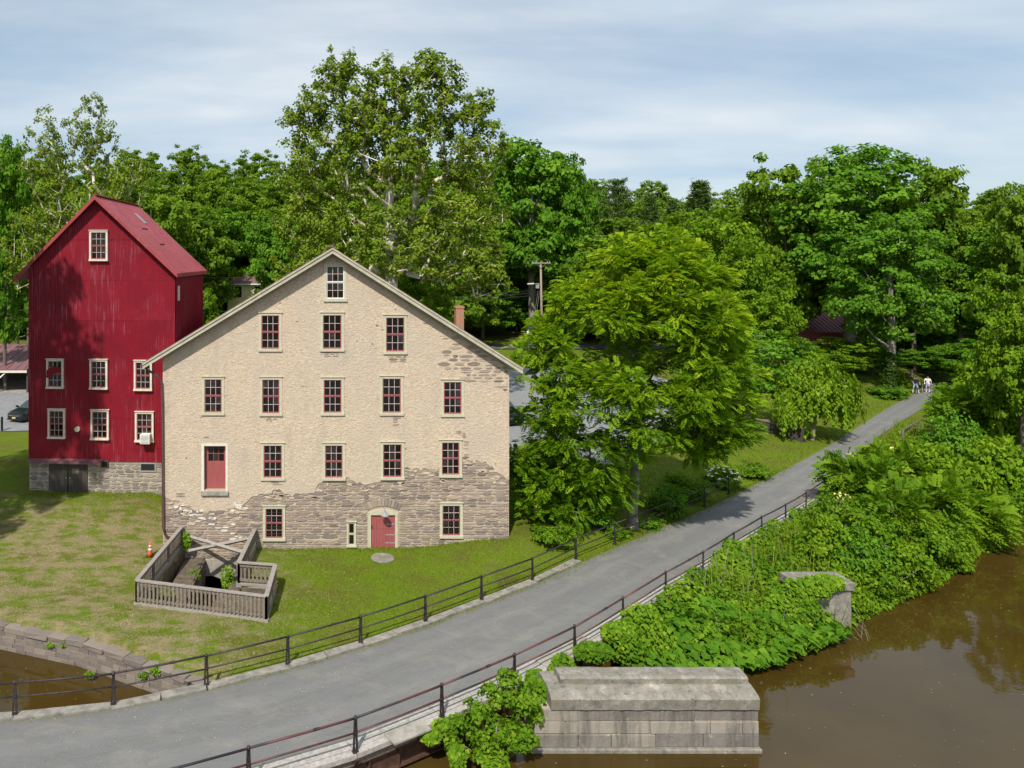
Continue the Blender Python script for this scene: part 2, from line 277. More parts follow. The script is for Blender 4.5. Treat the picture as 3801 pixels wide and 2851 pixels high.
mpg = nn(t, 'ShaderNodeMapping'); mpg.inputs['Rotation'].default_value = (math.radians(90), 0, 0); t.links.new(nn(t, 'ShaderNodeNewGeometry').outputs['Position'], mpg.inputs[0]); t.links.new(mpg.outputs[0], bk.inputs['Vector'])
t.links.new(bk.outputs[0], p.inputs['Base Color']); p.inputs['Roughness'].default_value = 0.9
M['yellowwall'] = simple('cream_clapboard', (0.62, 0.53, 0.30), 0.8, 0.08, 3)
M['blue'] = simple('blue_banner', (0.03, 0.17, 0.33), 0.6, 0.15, 3)
M['skin'] = simple('skin', (0.50, 0.29, 0.21), 0.6, 0.08, 5, bmp=0)
M['navy'] = simple('navy_cloth', (0.018, 0.018, 0.06), 0.85, 0.15, 8)
M['whitecloth'] = simple('white_cloth', (0.80, 0.80, 0.80), 0.85, 0.05, 8)
M['denim'] = simple('light_blue_cloth', (0.34, 0.45, 0.68), 0.85, 0.1, 8)
M['hair'] = simple('dark_hair', (0.02, 0.015, 0.012), 0.7, 0.2, 20)
M['bikeblue'] = simple('blue_bike_frame', (0.06, 0.10, 0.35), 0.35, 0.1, 5, bmp=0)
M['bikegrey'] = simple('grey_bike_frame', (0.35, 0.40, 0.38), 0.35, 0.1, 5, bmp=0)
M['brown'] = simple('brown_earth', (0.16, 0.12, 0.08), 0.95, 0.3, 3)

# ------------------------------------------------------------------ object helpers
def wmat(o):
    mtx = o.matrix_basis.copy()
    if o.parent: mtx = wmat(o.parent) @ o.matrix_parent_inverse @ mtx
    return mtx
def link(name, me, material=None, parent=None, keep=True):
    o = bpy.data.objects.new(name, me); COL.objects.link(o)
    if material is not None and me is not None and len(me.materials) == 0:
        for mm in (material if isinstance(material, (list, tuple)) else [material]): me.materials.append(mm)
    if parent is not None:
        o.parent = parent
        if keep: o.matrix_parent_inverse = wmat(parent).inverted()
    return o
def tag(o, label=None, cat=None, group=None, kind=None):
    if label: o['label'] = label
    if cat: o['category'] = cat
    if group: o['group'] = group
    if kind: o['kind'] = kind
    return o
def empty(name, loc, label, cat, group=None):
    o = bpy.data.objects.new(name, None); COL.objects.link(o); o.location = loc; o.empty_display_size = 0.3
    return tag(o, label, cat, group)
def copy_tree(src, parent=None):
    c = src.copy(); COL.objects.link(c); c.parent = parent
    for ch in src.children: copy_tree(ch, c)
    return c
class MB:
    def __init__(self): self.v = []; self.f = []; self.mi = []
    def add(self, vs, fs, mi=0):
        n = len(self.v); self.v += [tuple(x) for x in vs]; self.f += [tuple(i + n for i in f) for f in fs]; self.mi += [mi] * len(fs); return self
    def box(self, x0, y0, z0, x1, y1, z1, mi=0):
        return self.add([(x0, y0, z0), (x1, y0, z0), (x1, y1, z0), (x0, y1, z0), (x0, y0, z1), (x1, y0, z1), (x1, y1, z1), (x0, y1, z1)],
                        [(0, 3, 2, 1), (4, 5, 6, 7), (0, 1, 5, 4), (1, 2, 6, 5), (2, 3, 7, 6), (3, 0, 4, 7)], mi)
    def bar(self, a, b, w, h, mi=0, up=(0, 0, 1), w2=None, h2=None):
        a = Vector(a); b = Vector(b); d = (b - a).normalized(); u = Vector(up)
        if abs(d.dot(u)) > 0.98: u = Vector((0, 1, 0))
        s = d.cross(u).normalized(); u = s.cross(d).normalized(); vs = []
        for q, ww, hh in ((a, w, h), (b, w2 or w, h2 or h)):
            for i, j in ((-1, -1), (1, -1), (1, 1), (-1, 1)): vs.append(q + s * (i * ww / 2) + u * (j * hh / 2))
        return self.add(vs, [(3, 2, 1, 0), (4, 5, 6, 7), (0, 1, 5, 4), (1, 2, 6, 5), (2, 3, 7, 6), (3, 0, 4, 7)], mi)
    def tube(self, pts, r, n=8, mi=0, r2=None, cap=True):
        pts = [Vector(q) for q in pts]; rings = []; base = len(self.v); vs = []; fs = []
        for k, q in enumerate(pts):
            d = (pts[min(k + 1, len(pts) - 1)] - pts[max(k - 1, 0)]).normalized()
            u = Vector((0, 0, 1)) if abs(d.z) < 0.9 else Vector((0, 1, 0)); s = d.cross(u).normalized(); u = s.cross(d)
            rr = r if r2 is None else r + (r2 - r) * k / (len(pts) - 1)
            for j in range(n):
                a = 2 * math.pi * j / n; vs.append(q + s * (math.cos(a) * rr) + u * (math.sin(a) * rr))
        for k in range(len(pts) - 1):
            for j in range(n):
                j2 = (j + 1) % n; fs.append((k * n + j, k * n + j2, (k + 1) * n + j2, (k + 1) * n + j))
        if cap: fs.append(tuple(reversed(range(n)))); fs.append(tuple((len(pts) - 1) * n + j for j in range(n)))
        return self.add(vs, fs, mi)
    def prism(self, poly, f0, f1, mi=0):
        """poly: list of 2D points; f0/f1 map a 2D point to the two 3D end faces"""
        n = len(poly); vs = [f0(q) for q in poly] + [f1(q) for q in poly]
        fs = [tuple(range(n)), tuple(reversed(range(n, 2 * n)))] + [(i, i + n, (i + 1) % n + n, (i + 1) % n) for i in range(n)]
        return self.add(vs, fs, mi)
    def lathe(self, prof, c=(0, 0, 0), n=20, mi=0):
        vs = []; fs = []
        for r, z in prof:
            for j in range(n): a = 2 * math.pi * j / n; vs.append((c[0] + r * math.cos(a), c[1] + r * math.sin(a), c[2] + z))
        for k in range(len(prof) - 1):
            for j in range(n): fs.append((k * n + j, k * n + (j + 1) % n, (k + 1) * n + (j + 1) % n, (k + 1) * n + j))
        fs.append(tuple(range(n))); fs.append(tuple((len(prof) - 1) * n + j for j in range(n)))
        return self.add(vs, fs, mi)
    def build(self, name, material, parent=None, smooth=False, bevel=0.0, fix=True):
        me = bpy.data.meshes.new(name); me.from_pydata(self.v, [], self.f)
        mats = material if isinstance(material, (list, tuple)) else [material]
        for mm in mats: me.materials.append(mm)
        if len(mats) > 1: me.polygons.foreach_set('material_index', self.mi)
        if fix:
            bm = bmesh.new(); bm.from_mesh(me); bmesh.ops.recalc_face_normals(bm, faces=bm.faces)
            if bevel: bmesh.ops.bevel(bm, geom=bm.edges[:], offset=bevel, segments=1, affect='EDGES', clamp_overlap=True)
            bm.to_mesh(me); bm.free()
        if smooth: me.shade_smooth()
        me.update(); return link(name, me, None, parent)
def np_mesh(name, V, Fc, tint=None, attrs=None):
    V = np.asarray(V, np.float32); Fc = np.asarray(Fc, np.int32); k = Fc.shape[1]
    me = bpy.data.meshes.new(name); me.vertices.add(len(V)); me.vertices.foreach_set('co', V.ravel())
    me.loops.add(Fc.size); me.loops.foreach_set('vertex_index', Fc.ravel())
    me.polygons.add(len(Fc)); me.polygons.foreach_set('loop_start', np.arange(0, Fc.size, k, dtype=np.int32))
    me.update(calc_edges=True)
    at_d = dict(attrs or {})
    if tint is not None: at_d['tint'] = tint
    for nme, a in at_d.items():
        at2 = me.attributes.new(nme, 'FLOAT', 'POINT'); at2.data.foreach_set('value', np.asarray(a, np.float32))
    return me

# ------------------------------------------------------------------ plan of the place
RAIL_L = [gp(*q) for q in [(55, 2654), (421, 2617), (766, 2546), (1068, 2469), (1338, 2390), (1579, 2308), (1787, 2229), (1976, 2157), (2137, 2078), (2282, 2018), (2402, 1968), (2514, 1921), (2615, 1877), (2705, 1832)]]
RAIL_R = [gp(*q) for q in [(1319, 2797), (1640, 2666), (1909, 2545), (2133, 2431), (2313, 2318), (2471, 2215), (2610, 2134), (2724, 2058), (2828, 1994), (2916, 1945), (2992, 1897), (3062, 1847)]]
RAIL_R = [Vector((-7.6, 17.55, 0)), Vector((-4.75, 18.6, 0)), Vector((-1.8, 19.8, 0))] + RAIL_R
RAIL_L = [Vector((-12.4, 22.6, 0))] + RAIL_L
FAR_L = [gp(*q) for q in [(2815, 1793), (2941, 1728), (3024, 1684), (3115, 1630), (3219, 1562), (3316, 1502), (3392, 1464), (3440, 1436)]] + [Vector((70, 84, 0)), Vector((84, 92, 0))]
FAR_R = [gp(*q) for q in [(3089, 1773), (3139, 1726), (3211, 1671), (3274, 1610), (3350, 1562), (3447, 1502), (3478, 1456)]] + [Vector((73, 80, 0)), Vector((86, 88, 0))]
def nrm2(pts, k):
    a = pts[max(k - 1, 0)]; b = pts[min(k + 1, len(pts) - 1)]; d = (b - a); d.z = 0; d.normalize(); return Vector((-d.y, d.x, 0))   # left of travel
def offset(pts, d): return [q + nrm2(pts, k) * d for k, q in enumerate(pts)]
def resample(pts, n):
    P = np.array([list(q) for q in pts]); s = np.r_[0, np.cumsum(np.linalg.norm(np.diff(P, axis=0), axis=1))]
    t_ = np.linspace(0, s[-1], n); return np.stack([np.interp(t_, s, P[:, i]) for i in range(3)], 1)
def smooth_line(P, it=2):
    P = P.copy()
    for _ in range(it): P[1:-1] = 0.25 * P[:-2] + 0.5 * P[1:-1] + 0.25 * P[2:]
    return P
EDGE_L = [Vector((-30, 20.6, 0)), Vector((-20, 21.6, 0))] + offset(RAIL_L, -0.30) + FAR_L
EDGE_R = [Vector((-30, 10.5, 0)), Vector((-16, 14.6, 0))] + offset(RAIL_R, 0.55) + FAR_R
NP = 150
# pair both edges along the run of the path
EL = smooth_line(resample(EDGE_L, NP)); ER = smooth_line(resample(EDGE_R, NP))
CEN = 0.5 * (EL + ER)
YE_X = [-200, -60, -30, -16, -12.5, -8.9, -5.0, -2.5, 1.7, 7, 12, 16.4, 17.6, 20.4, 22, 24.3, 26.4, 30, 32.4, 37.7, 41.1, 60, 150, 600]
YE_Y = [110, 50, 36.6, 30.4, 28.9, 27.66, 25.6, 24.2, 25.4, 26.9, 27.1, 27.2, 27.7, 29.1, 29.9, 31.3, 32.3, 34.5, 36, 39.9, 42.7, 58, 130, 500]
WATER = -1.1
def yedge(x): return np.interp(x, YE_X, YE_Y)
def dist_poly(x, y, P):
    d = np.full(np.shape(x), 1e9)
    for a, b in zip(P[:-1], P[1:]):
        ab = b[:2] - a[:2]; L2 = ab @ ab
        if L2 < 1e-9: continue
        t_ = np.clip(((x - a[0]) * ab[0] + (y - a[1]) * ab[1]) / L2, 0, 1)
        d = np.minimum(d, np.hypot(x - a[0] - t_ * ab[0], y - a[1] - t_ * ab[1]))
    return d
def in_poly(x, y, poly):
    c = np.zeros(np.shape(x), bool); n = len(poly)
    for i in range(n):
        x0, y0 = poly[i][0], poly[i][1]; x1, y1 = poly[(i + 1) % n][0], poly[(i + 1) % n][1]
        k = ((y0 > y) != (y1 > y)); c ^= k & (x < (x1 - x0) * (y - y0) / ((y1 - y0) or 1e-9) + x0)
    return c
PATH_POLY = [tuple(q[:2]) for q in EL] + [tuple(q[:2]) for q in ER[::-1]]
PIT = [(-7.2, 30.42), (-2.12, 29.05), (-1.92, 31.75), (-3.22, 31.85), (-3.1, 36.0), (-6.4, 36.0)]
def ground_z(x, y, path=True):
    x = np.asarray(x, float); y = np.asarray(y, float)
    z = 0.95 * sstep(31, 43, y) * sstep(-4.5, -10, x) + 0.12 * sstep(41, 46, y)
    z = z + 0.52 * sstep(3.5, 10, x) * sstep(30, 36, y) * sstep(40, 12, x)
    z = z * sstep(95, 55, y) + sstep(52, 96, y) * 1.0
    amp = 22 - 8 * sstep(25, 80, x)
    z = z + amp * sstep(115, 205, y) + 0.6 * sstep(112, 118, y)
    z = z + 0.04 * np.sin(x * 1.3 + 0.7 * y) * np.sin(0.9 * y - 0.5 * x) * sstep(20, 24, y)
    if path:
        P = CEN[::2]; dp = dist_poly(x, y, P); k = sstep(2.6, 5.0, dp)
        z = np.where(y < 95, z * k - 0.05 * (1 - k), z)
    d = y - yedge(x); wdt = np.interp(x, [-3, 1, 12, 20, 60], [0.25, 1.0, 4.0, 4.6, 7])
    z = (WATER - 1.2) + (z - (WATER - 1.2)) * sstep(-0.9, 1.0, d / wdt * 1.15 - 0.15)
    return z
def gz(x, y): return float(ground_z(np.array([x]), np.array([y]))[0])
def axis(a, b, step, lo, hi):
    m_ = list(np.arange(a, b + 1e-6, step)); s = step; q = a; left = []
    while q > lo: s *= 1.18; q -= s; left.append(q)
    s = step; q = b; right = []
    while q < hi: s *= 1.18; q += s; right.append(q)
    return np.array(left[::-1] + m_ + right)
gx = axis(-20, 46, 0.3, -1800, 1800); gy = axis(21, 66, 0.3, -300, 2500)
GX, GY = np.meshgrid(gx, gy); nx, ny = len(gx), len(gy)
GZ = ground_z(GX, GY)
idx = np.arange(nx * ny).reshape(ny, nx)
Q = np.stack([idx[:-1, :-1], idx[:-1, 1:], idx[1:, 1:], idx[1:, :-1]], -1).reshape(-1, 4)
cxm = 0.25 * (GX[:-1, :-1] + GX[1:, 1:] + GX[:-1, 1:] + GX[1:, :-1]).ravel(); cym = 0.25 * (GY[:-1, :-1] + GY[1:, 1:] + GY[:-1, 1:] + GY[1:, :-1]).ravel()
Q = Q[~in_poly(cxm, cym, PIT)]
dryA = sstep(4, -6, GX) * sstep(44, 38, GY) * sstep(22, 24, GY); dryA = np.maximum(dryA, 0.30 * sstep(29.5, 26.5, GY) * sstep(9, 3, GX))
dryA = np.maximum(dryA, 0.15)
dE = GY - yedge(GX); soilA = np.where(GX > 8, sstep(7.0, 4.0, dE) * sstep(-1, 12, GX), 0) * sstep(90, 60, GY)
soilA = np.maximum(soilA, sstep(0.3, -0.2, dE)); soilA = np.maximum(soilA, 0.8 * sstep(112, 122, GY))
me = np_mesh('ground', np.stack([GX, GY, GZ], -1).reshape(-1, 3), Q, attrs={'dry': dryA.ravel(), 'soil': soilA.ravel()}); me.shade_smooth()
tag(link('ground', me, M['ground']), kind='structure')
# water: river and canal in one sheet, running under the bridge
mb = MB(); xs = np.linspace(-60, 150, 106)
for a, b in zip(xs[:-1], xs[1:]):
    mb.add([(a, -60, WATER), (b, -60, WATER), (b, float(yedge(b)) + 0.9, WATER), (a, float(yedge(a)) + 0.9, WATER)], [(0, 1, 2, 3)])
tag(mb.build('water', M['water']), kind='structure')
# floating specks (leaves, petals) on the water
rng = np.random.default_rng(5)
def kites(C, N, T, L, Wd, fold=0.25, droop=0.0):
    N = N / np.linalg.norm(N, axis=1, keepdims=True); T = T - N * np.sum(T * N, 1, keepdims=True); T /= np.linalg.norm(T, axis=1, keepdims=True) + 1e-9
    B = np.cross(N, T); L = np.broadcast_to(np.asarray(L, float).reshape(-1, 1), (len(C), 1)); Wd = np.broadcast_to(np.asarray(Wd, float).reshape(-1, 1), (len(C), 1))
    v0 = C - T * L * 0.5; v2 = C + T * L * 0.5 - N * L * droop; mid_ = C - T * L * 0.06
    v1 = mid_ + B * Wd * 0.5 + N * Wd * fold; v3 = mid_ - B * Wd * 0.5 + N * Wd * fold
    V = np.stack([v0, v1, v2, v3], 1).reshape(-1, 3); Fc = np.arange(len(V)).reshape(-1, 4); return V, Fc
sx = rng.uniform(-14, 40, 900); sy = rng.uniform(17, 42, 900); k = (sy < yedge(sx) - 0.3) & ~in_poly(sx, sy, PATH_POLY); sx, sy = sx[k], sy[k]; n = len(sx)
V, Fc = kites(np.stack([sx, sy, np.full(n, WATER + 0.008)], 1), np.tile([0, 0, 1.0], (n, 1)), np.c_[rng.normal(size=(n, 2)), np.zeros(n)], rng.uniform(0.02, 0.08, n), rng.uniform(0.02, 0.05, n), 0.0)
tag(link('floating_leaves', np_mesh('floating_leaves', V, Fc, np.repeat(rng.uniform(0.2, 1, n), 4)), M['straw']), 'tiny pale leaves and petals floating on the brown water', 'leaves', kind='stuff')

# ------------------------------------------------------------------ the path: gravel on a bridge deck, later on the bank
V = np.concatenate([EL + [0, 0, 0.0], CEN + [0, 0, 0.05], ER]); F1 = []
i0 = np.arange(NP - 1)
Fc = np.concatenate([np.stack([i0, i0 + NP, i0 + NP + 1, i0 + 1], 1), np.stack([i0 + NP, i0 + 2 * NP, i0 + 2 * NP + 1, i0 + NP + 1], 1)])
# skirt so that the deck has a thickness
V2 = np.concatenate([V, EL - [0, 0, 0.3], ER - [0, 0, 0.3]])
Fc = np.concatenate([Fc, np.stack([i0 + 3 * NP, i0, i0 + 1, i0 + 3 * NP + 1], 1), np.stack([i0 + 2 * NP, i0 + 4 * NP, i0 + 4 * NP + 1, i0 + 2 * NP + 1], 1), np.stack([i0 + 4 * NP, i0 + 3 * NP, i0 + 3 * NP + 1, i0 + 4 * NP + 1], 1)])
sl_ = np.r_[0, np.cumsum(np.linalg.norm(np.diff(CEN, axis=0), axis=1))]
me = np_mesh('path', V2, Fc[:, ::-1], attrs={'across': np.concatenate([np.zeros(NP), np.full(NP, 0.5), np.ones(NP), np.zeros(NP), np.ones(NP)]), 'along': np.tile(sl_, 5)}); me.shade_flat(); tag(link('path', me, M['path']), kind='structure')
# lot and road behind the mill
def sheet(name, poly, material, dz, step=1.5):
    xs_ = np.arange(min(q[0] for q in poly), max(q[0] for q in poly), step); ys_ = np.arange(min(q[1] for q in poly), max(q[1] for q in poly), step)
    A, B = np.meshgrid(xs_, ys_); Z = ground_z(A, B) + dz; ii = np.arange(A.size).reshape(A.shape)
    q = np.stack([ii[:-1, :-1], ii[:-1, 1:], ii[1:, 1:], ii[1:, :-1]], -1).reshape(-1, 4)
    cx_ = (A[:-1, :-1] + step / 2).ravel(); cy_ = (B[:-1, :-1] + step / 2).ravel(); q = q[in_poly(cx_, cy_, poly)]
    return link(name, np_mesh(name, np.stack([A, B, Z], -1).reshape(-1, 3), q), material)
tag(sheet('parking_lot', [(-70, 56), (-16, 56), (-12, 52), (11, 52), (14, 47.5), (20, 48.5), (27, 56), (36, 70), (40, 84), (24, 90), (26, 106), (15, 106), (17, 92), (-70, 92)], M['lot'], 0.06, 1.0), kind='structure')
tag(sheet('road', [(-150, 105.5), (150, 105.5), (150, 113), (-150, 113)], M['asphalt'], 0.12, 1.5), kind='structure')
tag(MB().box(-120, 109.2, gz(0, 109) + 0.125, 120, 109.32, gz(0, 109) + 0.135).build('road_line', M['yellow']), kind='structure')

# ------------------------------------------------------------------ wall planes with openings
class Plane:
    """vertical wall: origin, unit run u (left to right as seen), outward normal n"""
    def __init__(self, o, u):
        self.o = Vector(o); self.u = Vector(u).normalized(); self.n = Vector((self.u.y, -self.u.x, 0))
    def p(self, u, z, out=0.0): q = self.o + self.u * u + self.n * out; return Vector((q.x, q.y, z))
    def px(self, x, y):
        d = Vector(((x - CX) / F, 1, -(y - CY) / F)); c = Vector((0, 0, H)); t_ = (self.o - c).dot(self.n) / d.dot(self.n); q = c + d * t_
        return ((q - self.o).dot(self.u), q.z)
    def rect(self, x0, y0, x1, y1):
        a = self.px(x0, y1); b = self.px(x1, y0); return (a[0], a[1], b[0], b[1])
    def box(self, mb, u0, z0, u1, z1, o0, o1, mi=0):
        vs = [self.p(u, z, o_) for o_ in (o0, o1) for u, z in ((u0, z0), (u1, z0), (u1, z1), (u0, z1))]
        mb.add(vs, [(0, 1, 2, 3), (7, 6, 5, 4), (0, 4, 5, 1), (1, 5, 6, 2), (2, 6, 7, 3), (3, 7, 4, 0)], mi)
def holed(plane, outer, holes, out, depth, mb=None, mi=0):
    """flat wall with openings; the rims run back by depth"""
    mb = mb or MB(); pts = []; faces = []
    for poly in [outer] + holes:
        faces.append(list(range(len(pts), len(pts) + len(poly)))); pts += [Vector((q[0], q[1])) for q in poly]
    vo, eo, fo, ov, oe, of = delaunay_2d_cdt(pts, [], faces, 1, 1e-5)
    use = [f for f, src in zip(fo, of) if src and 0 in src and all(k_ == 0 for k_ in src)]
    mb.add([plane.p(q.x, q.y, out) for q in vo], use, mi)
    cnt = {}
    for f in use:
        for i in range(len(f)):
            e = (f[i], f[(i + 1) % len(f)]); cnt.setdefault(tuple(sorted(e)), []).append(e)
    for k_, v in cnt.items():
        if len(v) == 1:
            a, b = v[0]; pa, pb = vo[a], vo[b]
            mb.add([plane.p(pa.x, pa.y, out), plane.p(pb.x, pb.y, out), plane.p(pb.x, pb.y, out - depth), plane.p(pa.x, pa.y, out - depth)], [(1, 0, 3, 2)], mi)
    return mb
def unit_box_mesh(name, material):
    return MB().box(-0.5, -0.5, -0.5, 0.5, 0.5, 0.5).build(name, material).data
def shared(name, me, parent, loc, scale, rotz=0.0, rotx=0.0):
    o = bpy.data.objects.new(name, me); COL.objects.link(o); o.parent = parent
    o.matrix_parent_inverse = wmat(parent).inverted(); o.location = loc; o.scale = scale; o.rotation_euler = (rotx, 0, rotz); return o
_pm = unit_box_mesh('pane', M['glass']); PANE = _pm
for o_ in [o_ for o_ in COL.objects if o_.data is _pm]: bpy.data.objects.remove(o_)
def window(parent, pl, rect, cols, rows, sash_m, casing_m, cw=0.13, out=0.07, inset=0.02, cap=True, split=True, tilt=0.0, skip=()):
    """casing round the opening, sashes with glazing bars, every pane its own piece"""
    u0, z0, u1, z1 = rect; a0, a1 = u0 + cw, u1 - cw; b0, b1 = z0 + cw * 1.05, z1 - cw
    sash = MB(); fr = 0.045; so, si = inset, inset - 0.05
    midz = 0.5 * (b0 + b1)
    halves = [(b0, midz, 0.0), (midz, b1, 0.018)] if split else [(b0, b1, 0.0)]
    for lo_, hi_, dz in halves:
        pl.box(sash, a0, lo_, a0 + fr, hi_, si + dz, so + dz); pl.box(sash, a1 - fr, lo_, a1, hi_, si + dz, so + dz)
        pl.box(sash, a0 + fr, lo_, a1 - fr, lo_ + fr * 1.2, si + dz, so + dz); pl.box(sash, a0 + fr, hi_ - fr, a1 - fr, hi_, si + dz, so + dz)
    panes = []
    rr = rows // len(halves)
    for lo_, hi_, dz in halves:
        x0_, x1_ = a0 + fr, a1 - fr; y0_, y1_ = lo_ + fr * 1.2, hi_ - fr; mw = 0.022
        for c_ in range(1, cols):
            x = x0_ + (x1_ - x0_) * c_ / cols; pl.box(sash, x - mw / 2, y0_, x + mw / 2, y1_, si + dz + 0.012, so + dz - 0.004, 1)
        for r_ in range(1, rr):
            y = y0_ + (y1_ - y0_) * r_ / rr; pl.box(sash, x0_, y - mw / 2, x1_, y + mw / 2, si + dz + 0.014, so + dz - 0.007, 1)
        for c_ in range(cols):
            for r_ in range(rr):
                xa = x0_ + (x1_ - x0_) * c_ / cols; xb = x0_ + (x1_ - x0_) * (c_ + 1) / cols; ya = y0_ + (y1_ - y0_) * r_ / rr; yb = y0_ + (y1_ - y0_) * (r_ + 1) / rr
                panes.append((0.5 * (xa + xb), 0.5 * (ya + yb), xb - xa, yb - ya, si + dz + 0.018))
    w = sash.build('window', [sash_m, M['paleSash']], parent)
    cb = MB()
    pl.box(cb, u0, z0 + cw, u0 + cw, z1 - cw, -0.10, out); pl.box(cb, u1 - cw, z0 + cw, u1, z1 - cw, -0.10, out)
    pl.box(cb, u0, z1 - cw, u1, z1, -0.10, out + 0.004)
    if cap: pl.box(cb, u0 - 0.03, z1, u1 + 0.03, z1 + 0.035, -0.02, out + 0.05)
    cb.build('casing', casing_m, w)
    sb = MB(); pl.box(sb, u0 - 0.02, z0, u1 + 0.02, z0 + cw, -0.10, out + 0.05); sb.build('sill', casing_m, w)
    ang = math.atan2(pl.u.y, pl.u.x)
    for k_, (x, y, w_, h_, o_) in enumerate(panes):
        if k_ in skip: continue
        shared('pane', PANE, w, pl.p(x, y, o_), (w_ - 0.012, 0.008, h_ - 0.012), ang + random.uniform(-0.02, 0.02), random.uniform(-0.015, 0.015))
    return w
random.seed(11)

# ------------------------------------------------------------------ the stone mill
FM = 36.0
mill = empty('stone_mill', (1.0, FM, 0), 'large tan stucco and rubble stone mill with a gabled front', 'mill')
MP = Plane((0, FM, 0), (1, 0, 0))
XL, XR = MP.px(605, 1500)[0], MP.px(1889, 1500)[0]
FR = 35.42                                          # front edge of the roof
RID = at(1235, 917, FR); TL = at(528, 1347, FR); TR = at(1941, 1364, FR)
sl = (RID.z - TL.z) / (RID.x - TL.x); sr = (RID.z - TR.z) / (TR.x - RID.x)
def roof_z(x): return RID.z - (RID.x - x) * sl if x < RID.x else RID.z - (x - RID.x) * sr
wt = 0.30
outer = [(XL, -2.4), (XR, -2.4), (XR, roof_z(XR) - wt), (RID.x, RID.z - wt), (XL, roof_z(XL) - wt)]
WIN = [(1202, 977, 1287, 1119), (961, 1161, 1046, 1304), (1189, 1160, 1277, 1304), (1423, 1169, 1510, 1314),
       (750, 1398, 833, 1540), (964, 1399, 1047, 1543), (1192, 1400, 1277, 1541), (1410, 1395, 1497, 1541), (1637, 1408, 1722, 1546),
       (969, 1643, 1056, 1782), (1197, 1643, 1281, 1782), (1412, 1639, 1500, 1780), (1630, 1632, 1714, 1771),
       (976, 1877, 1059, 2006), (1632, 1866, 1717, 1996)]
rects = [MP.rect(*w) for w in WIN]
small = MP.rect(1287, 1935, 1322, 2029); udoor = MP.rect(748, 1645, 846, 1822); gdoor = MP.rect(1367, 1890, 1476, 2050)
def rp(r, s=0.05): return [(r[0] + s, r[1] + s), (r[2] - s, r[1] + s), (r[2] - s, r[3] - s), (r[0] + s, r[3] - s)]
arc_c, arc_r = -5.18, 0.82
arch = [(arc_c - arc_r, -2.39)] + [(arc_c - arc_r * math.cos(a), -2.05 + 0.70 * math.sin(a)) for a in np.linspace(0, math.pi, 11)] + [(arc_c + arc_r, -2.39)]
arch.reverse()
hole_polys = [rp(r) for r in rects] + [rp(small), rp(udoor), [(gdoor[0] + 0.05, -0.25), (gdoor[2] - 0.05, -0.25), (gdoor[2] - 0.05, gdoor[3] - 0.15), (0.5 * (gdoor[0] + gdoor[2]), gdoor[3] - 0.04), (gdoor[0] + 0.05, gdoor[3] - 0.15)]]
wall = holed(MP, outer, hole_polys + [arch], 0.0, 0.4).build('stone_wall', M['mortar'], mill)
# stucco coat: its broken lower edge
EDGE = [(605, 1842), (617, 1849), (650, 1858), (677, 1867), (700, 1880), (731, 1890), (760, 1900), (800, 1893), (830, 1896), (857, 1886), (890, 1890), (912, 1863), (940, 1845), (966, 1834), (1005, 1826), (1038, 1809), (1060, 1836), (1085, 1838), (1120, 1834), (1165, 1833), (1183, 1790), (1200, 1788), (1245, 1782), (1290, 1774), (1318, 1790), (1365, 1795), (1400, 1788), (1412, 1782), (1470, 1770), (1506, 1739), (1560, 1741), (1623, 1742), (1700, 1722), (1717, 1700), (1768, 1711), (1800, 1716), (1827, 1735), (1860, 1760), (1889, 1780)]
ed = []
rs = random.Random(4)
for (xa, ya), (xb, yb) in zip(EDGE[:-1], EDGE[1:]):
    k_ = max(1, int((xb - xa) / 9))
    for j in range(k_):
        t_ = j / k_; ed.append(MP.px(xa + (xb - xa) * t_ + rs.uniform(-2, 2), ya + (yb - ya) * t_ + rs.uniform(-6, 6)))
ed.append(MP.px(1889, 1780)); ed[0] = (XL, ed[0][1]); ed[-1] = (XR, ed[-1][1])
EDX = [q[0] for q in ed]; EDZ = [q[1] for q in ed]
souter = ed + [(XR, roof_z(XR) - wt), (RID.x, RID.z - wt), (XL, roof_z(XL) - wt)]
holed(MP, souter, hole_polys, 0.045, 0.05).build('stucco_coat', M['stucco'], mill)
# scraps where the coat has come away under windows and in the upper right
def stone_mesh(seed):
    r = random.Random(seed); n_ = 8; ring = []
    for j in range(n_):
        a = 2 * math.pi * (j + 0.5) / n_; c_, s_ = math.cos(a), math.sin(a); k_ = 0.5 / max(abs(c_), abs(s_)) * r.uniform(0.92, 1.0); ring.append((c_ * k_, s_ * k_))
    vs = [(x, 0.3, y) for x, y in ring] + [(x, -0.55, y) for x, y in ring] + [(x * 0.86 + r.uniform(-0.02, 0.02), -1.0 + r.uniform(-0.15, 0.15), y * 0.80) for x, y in ring]
    fs = []
    for a in (0, n_):
        for j in range(n_): fs.append((a + j, a + (j + 1) % n_, a + n_ + (j + 1) % n_, a + n_ + j))
    fs.append(tuple(2 * n_ + j for j in range(n_)))
    return vs, fs
SV = [stone_mesh(k_) for k_ in range(9)]
def stone_datas(material, tagname):
    r_ = []
    for vs, fs in SV:
        o_ = MB().add(vs, fs).build(tagname, material); r_.append(o_.data); bpy.data.objects.remove(o_)
    return r_
SD = stone_datas(M['stone'], 'stone')
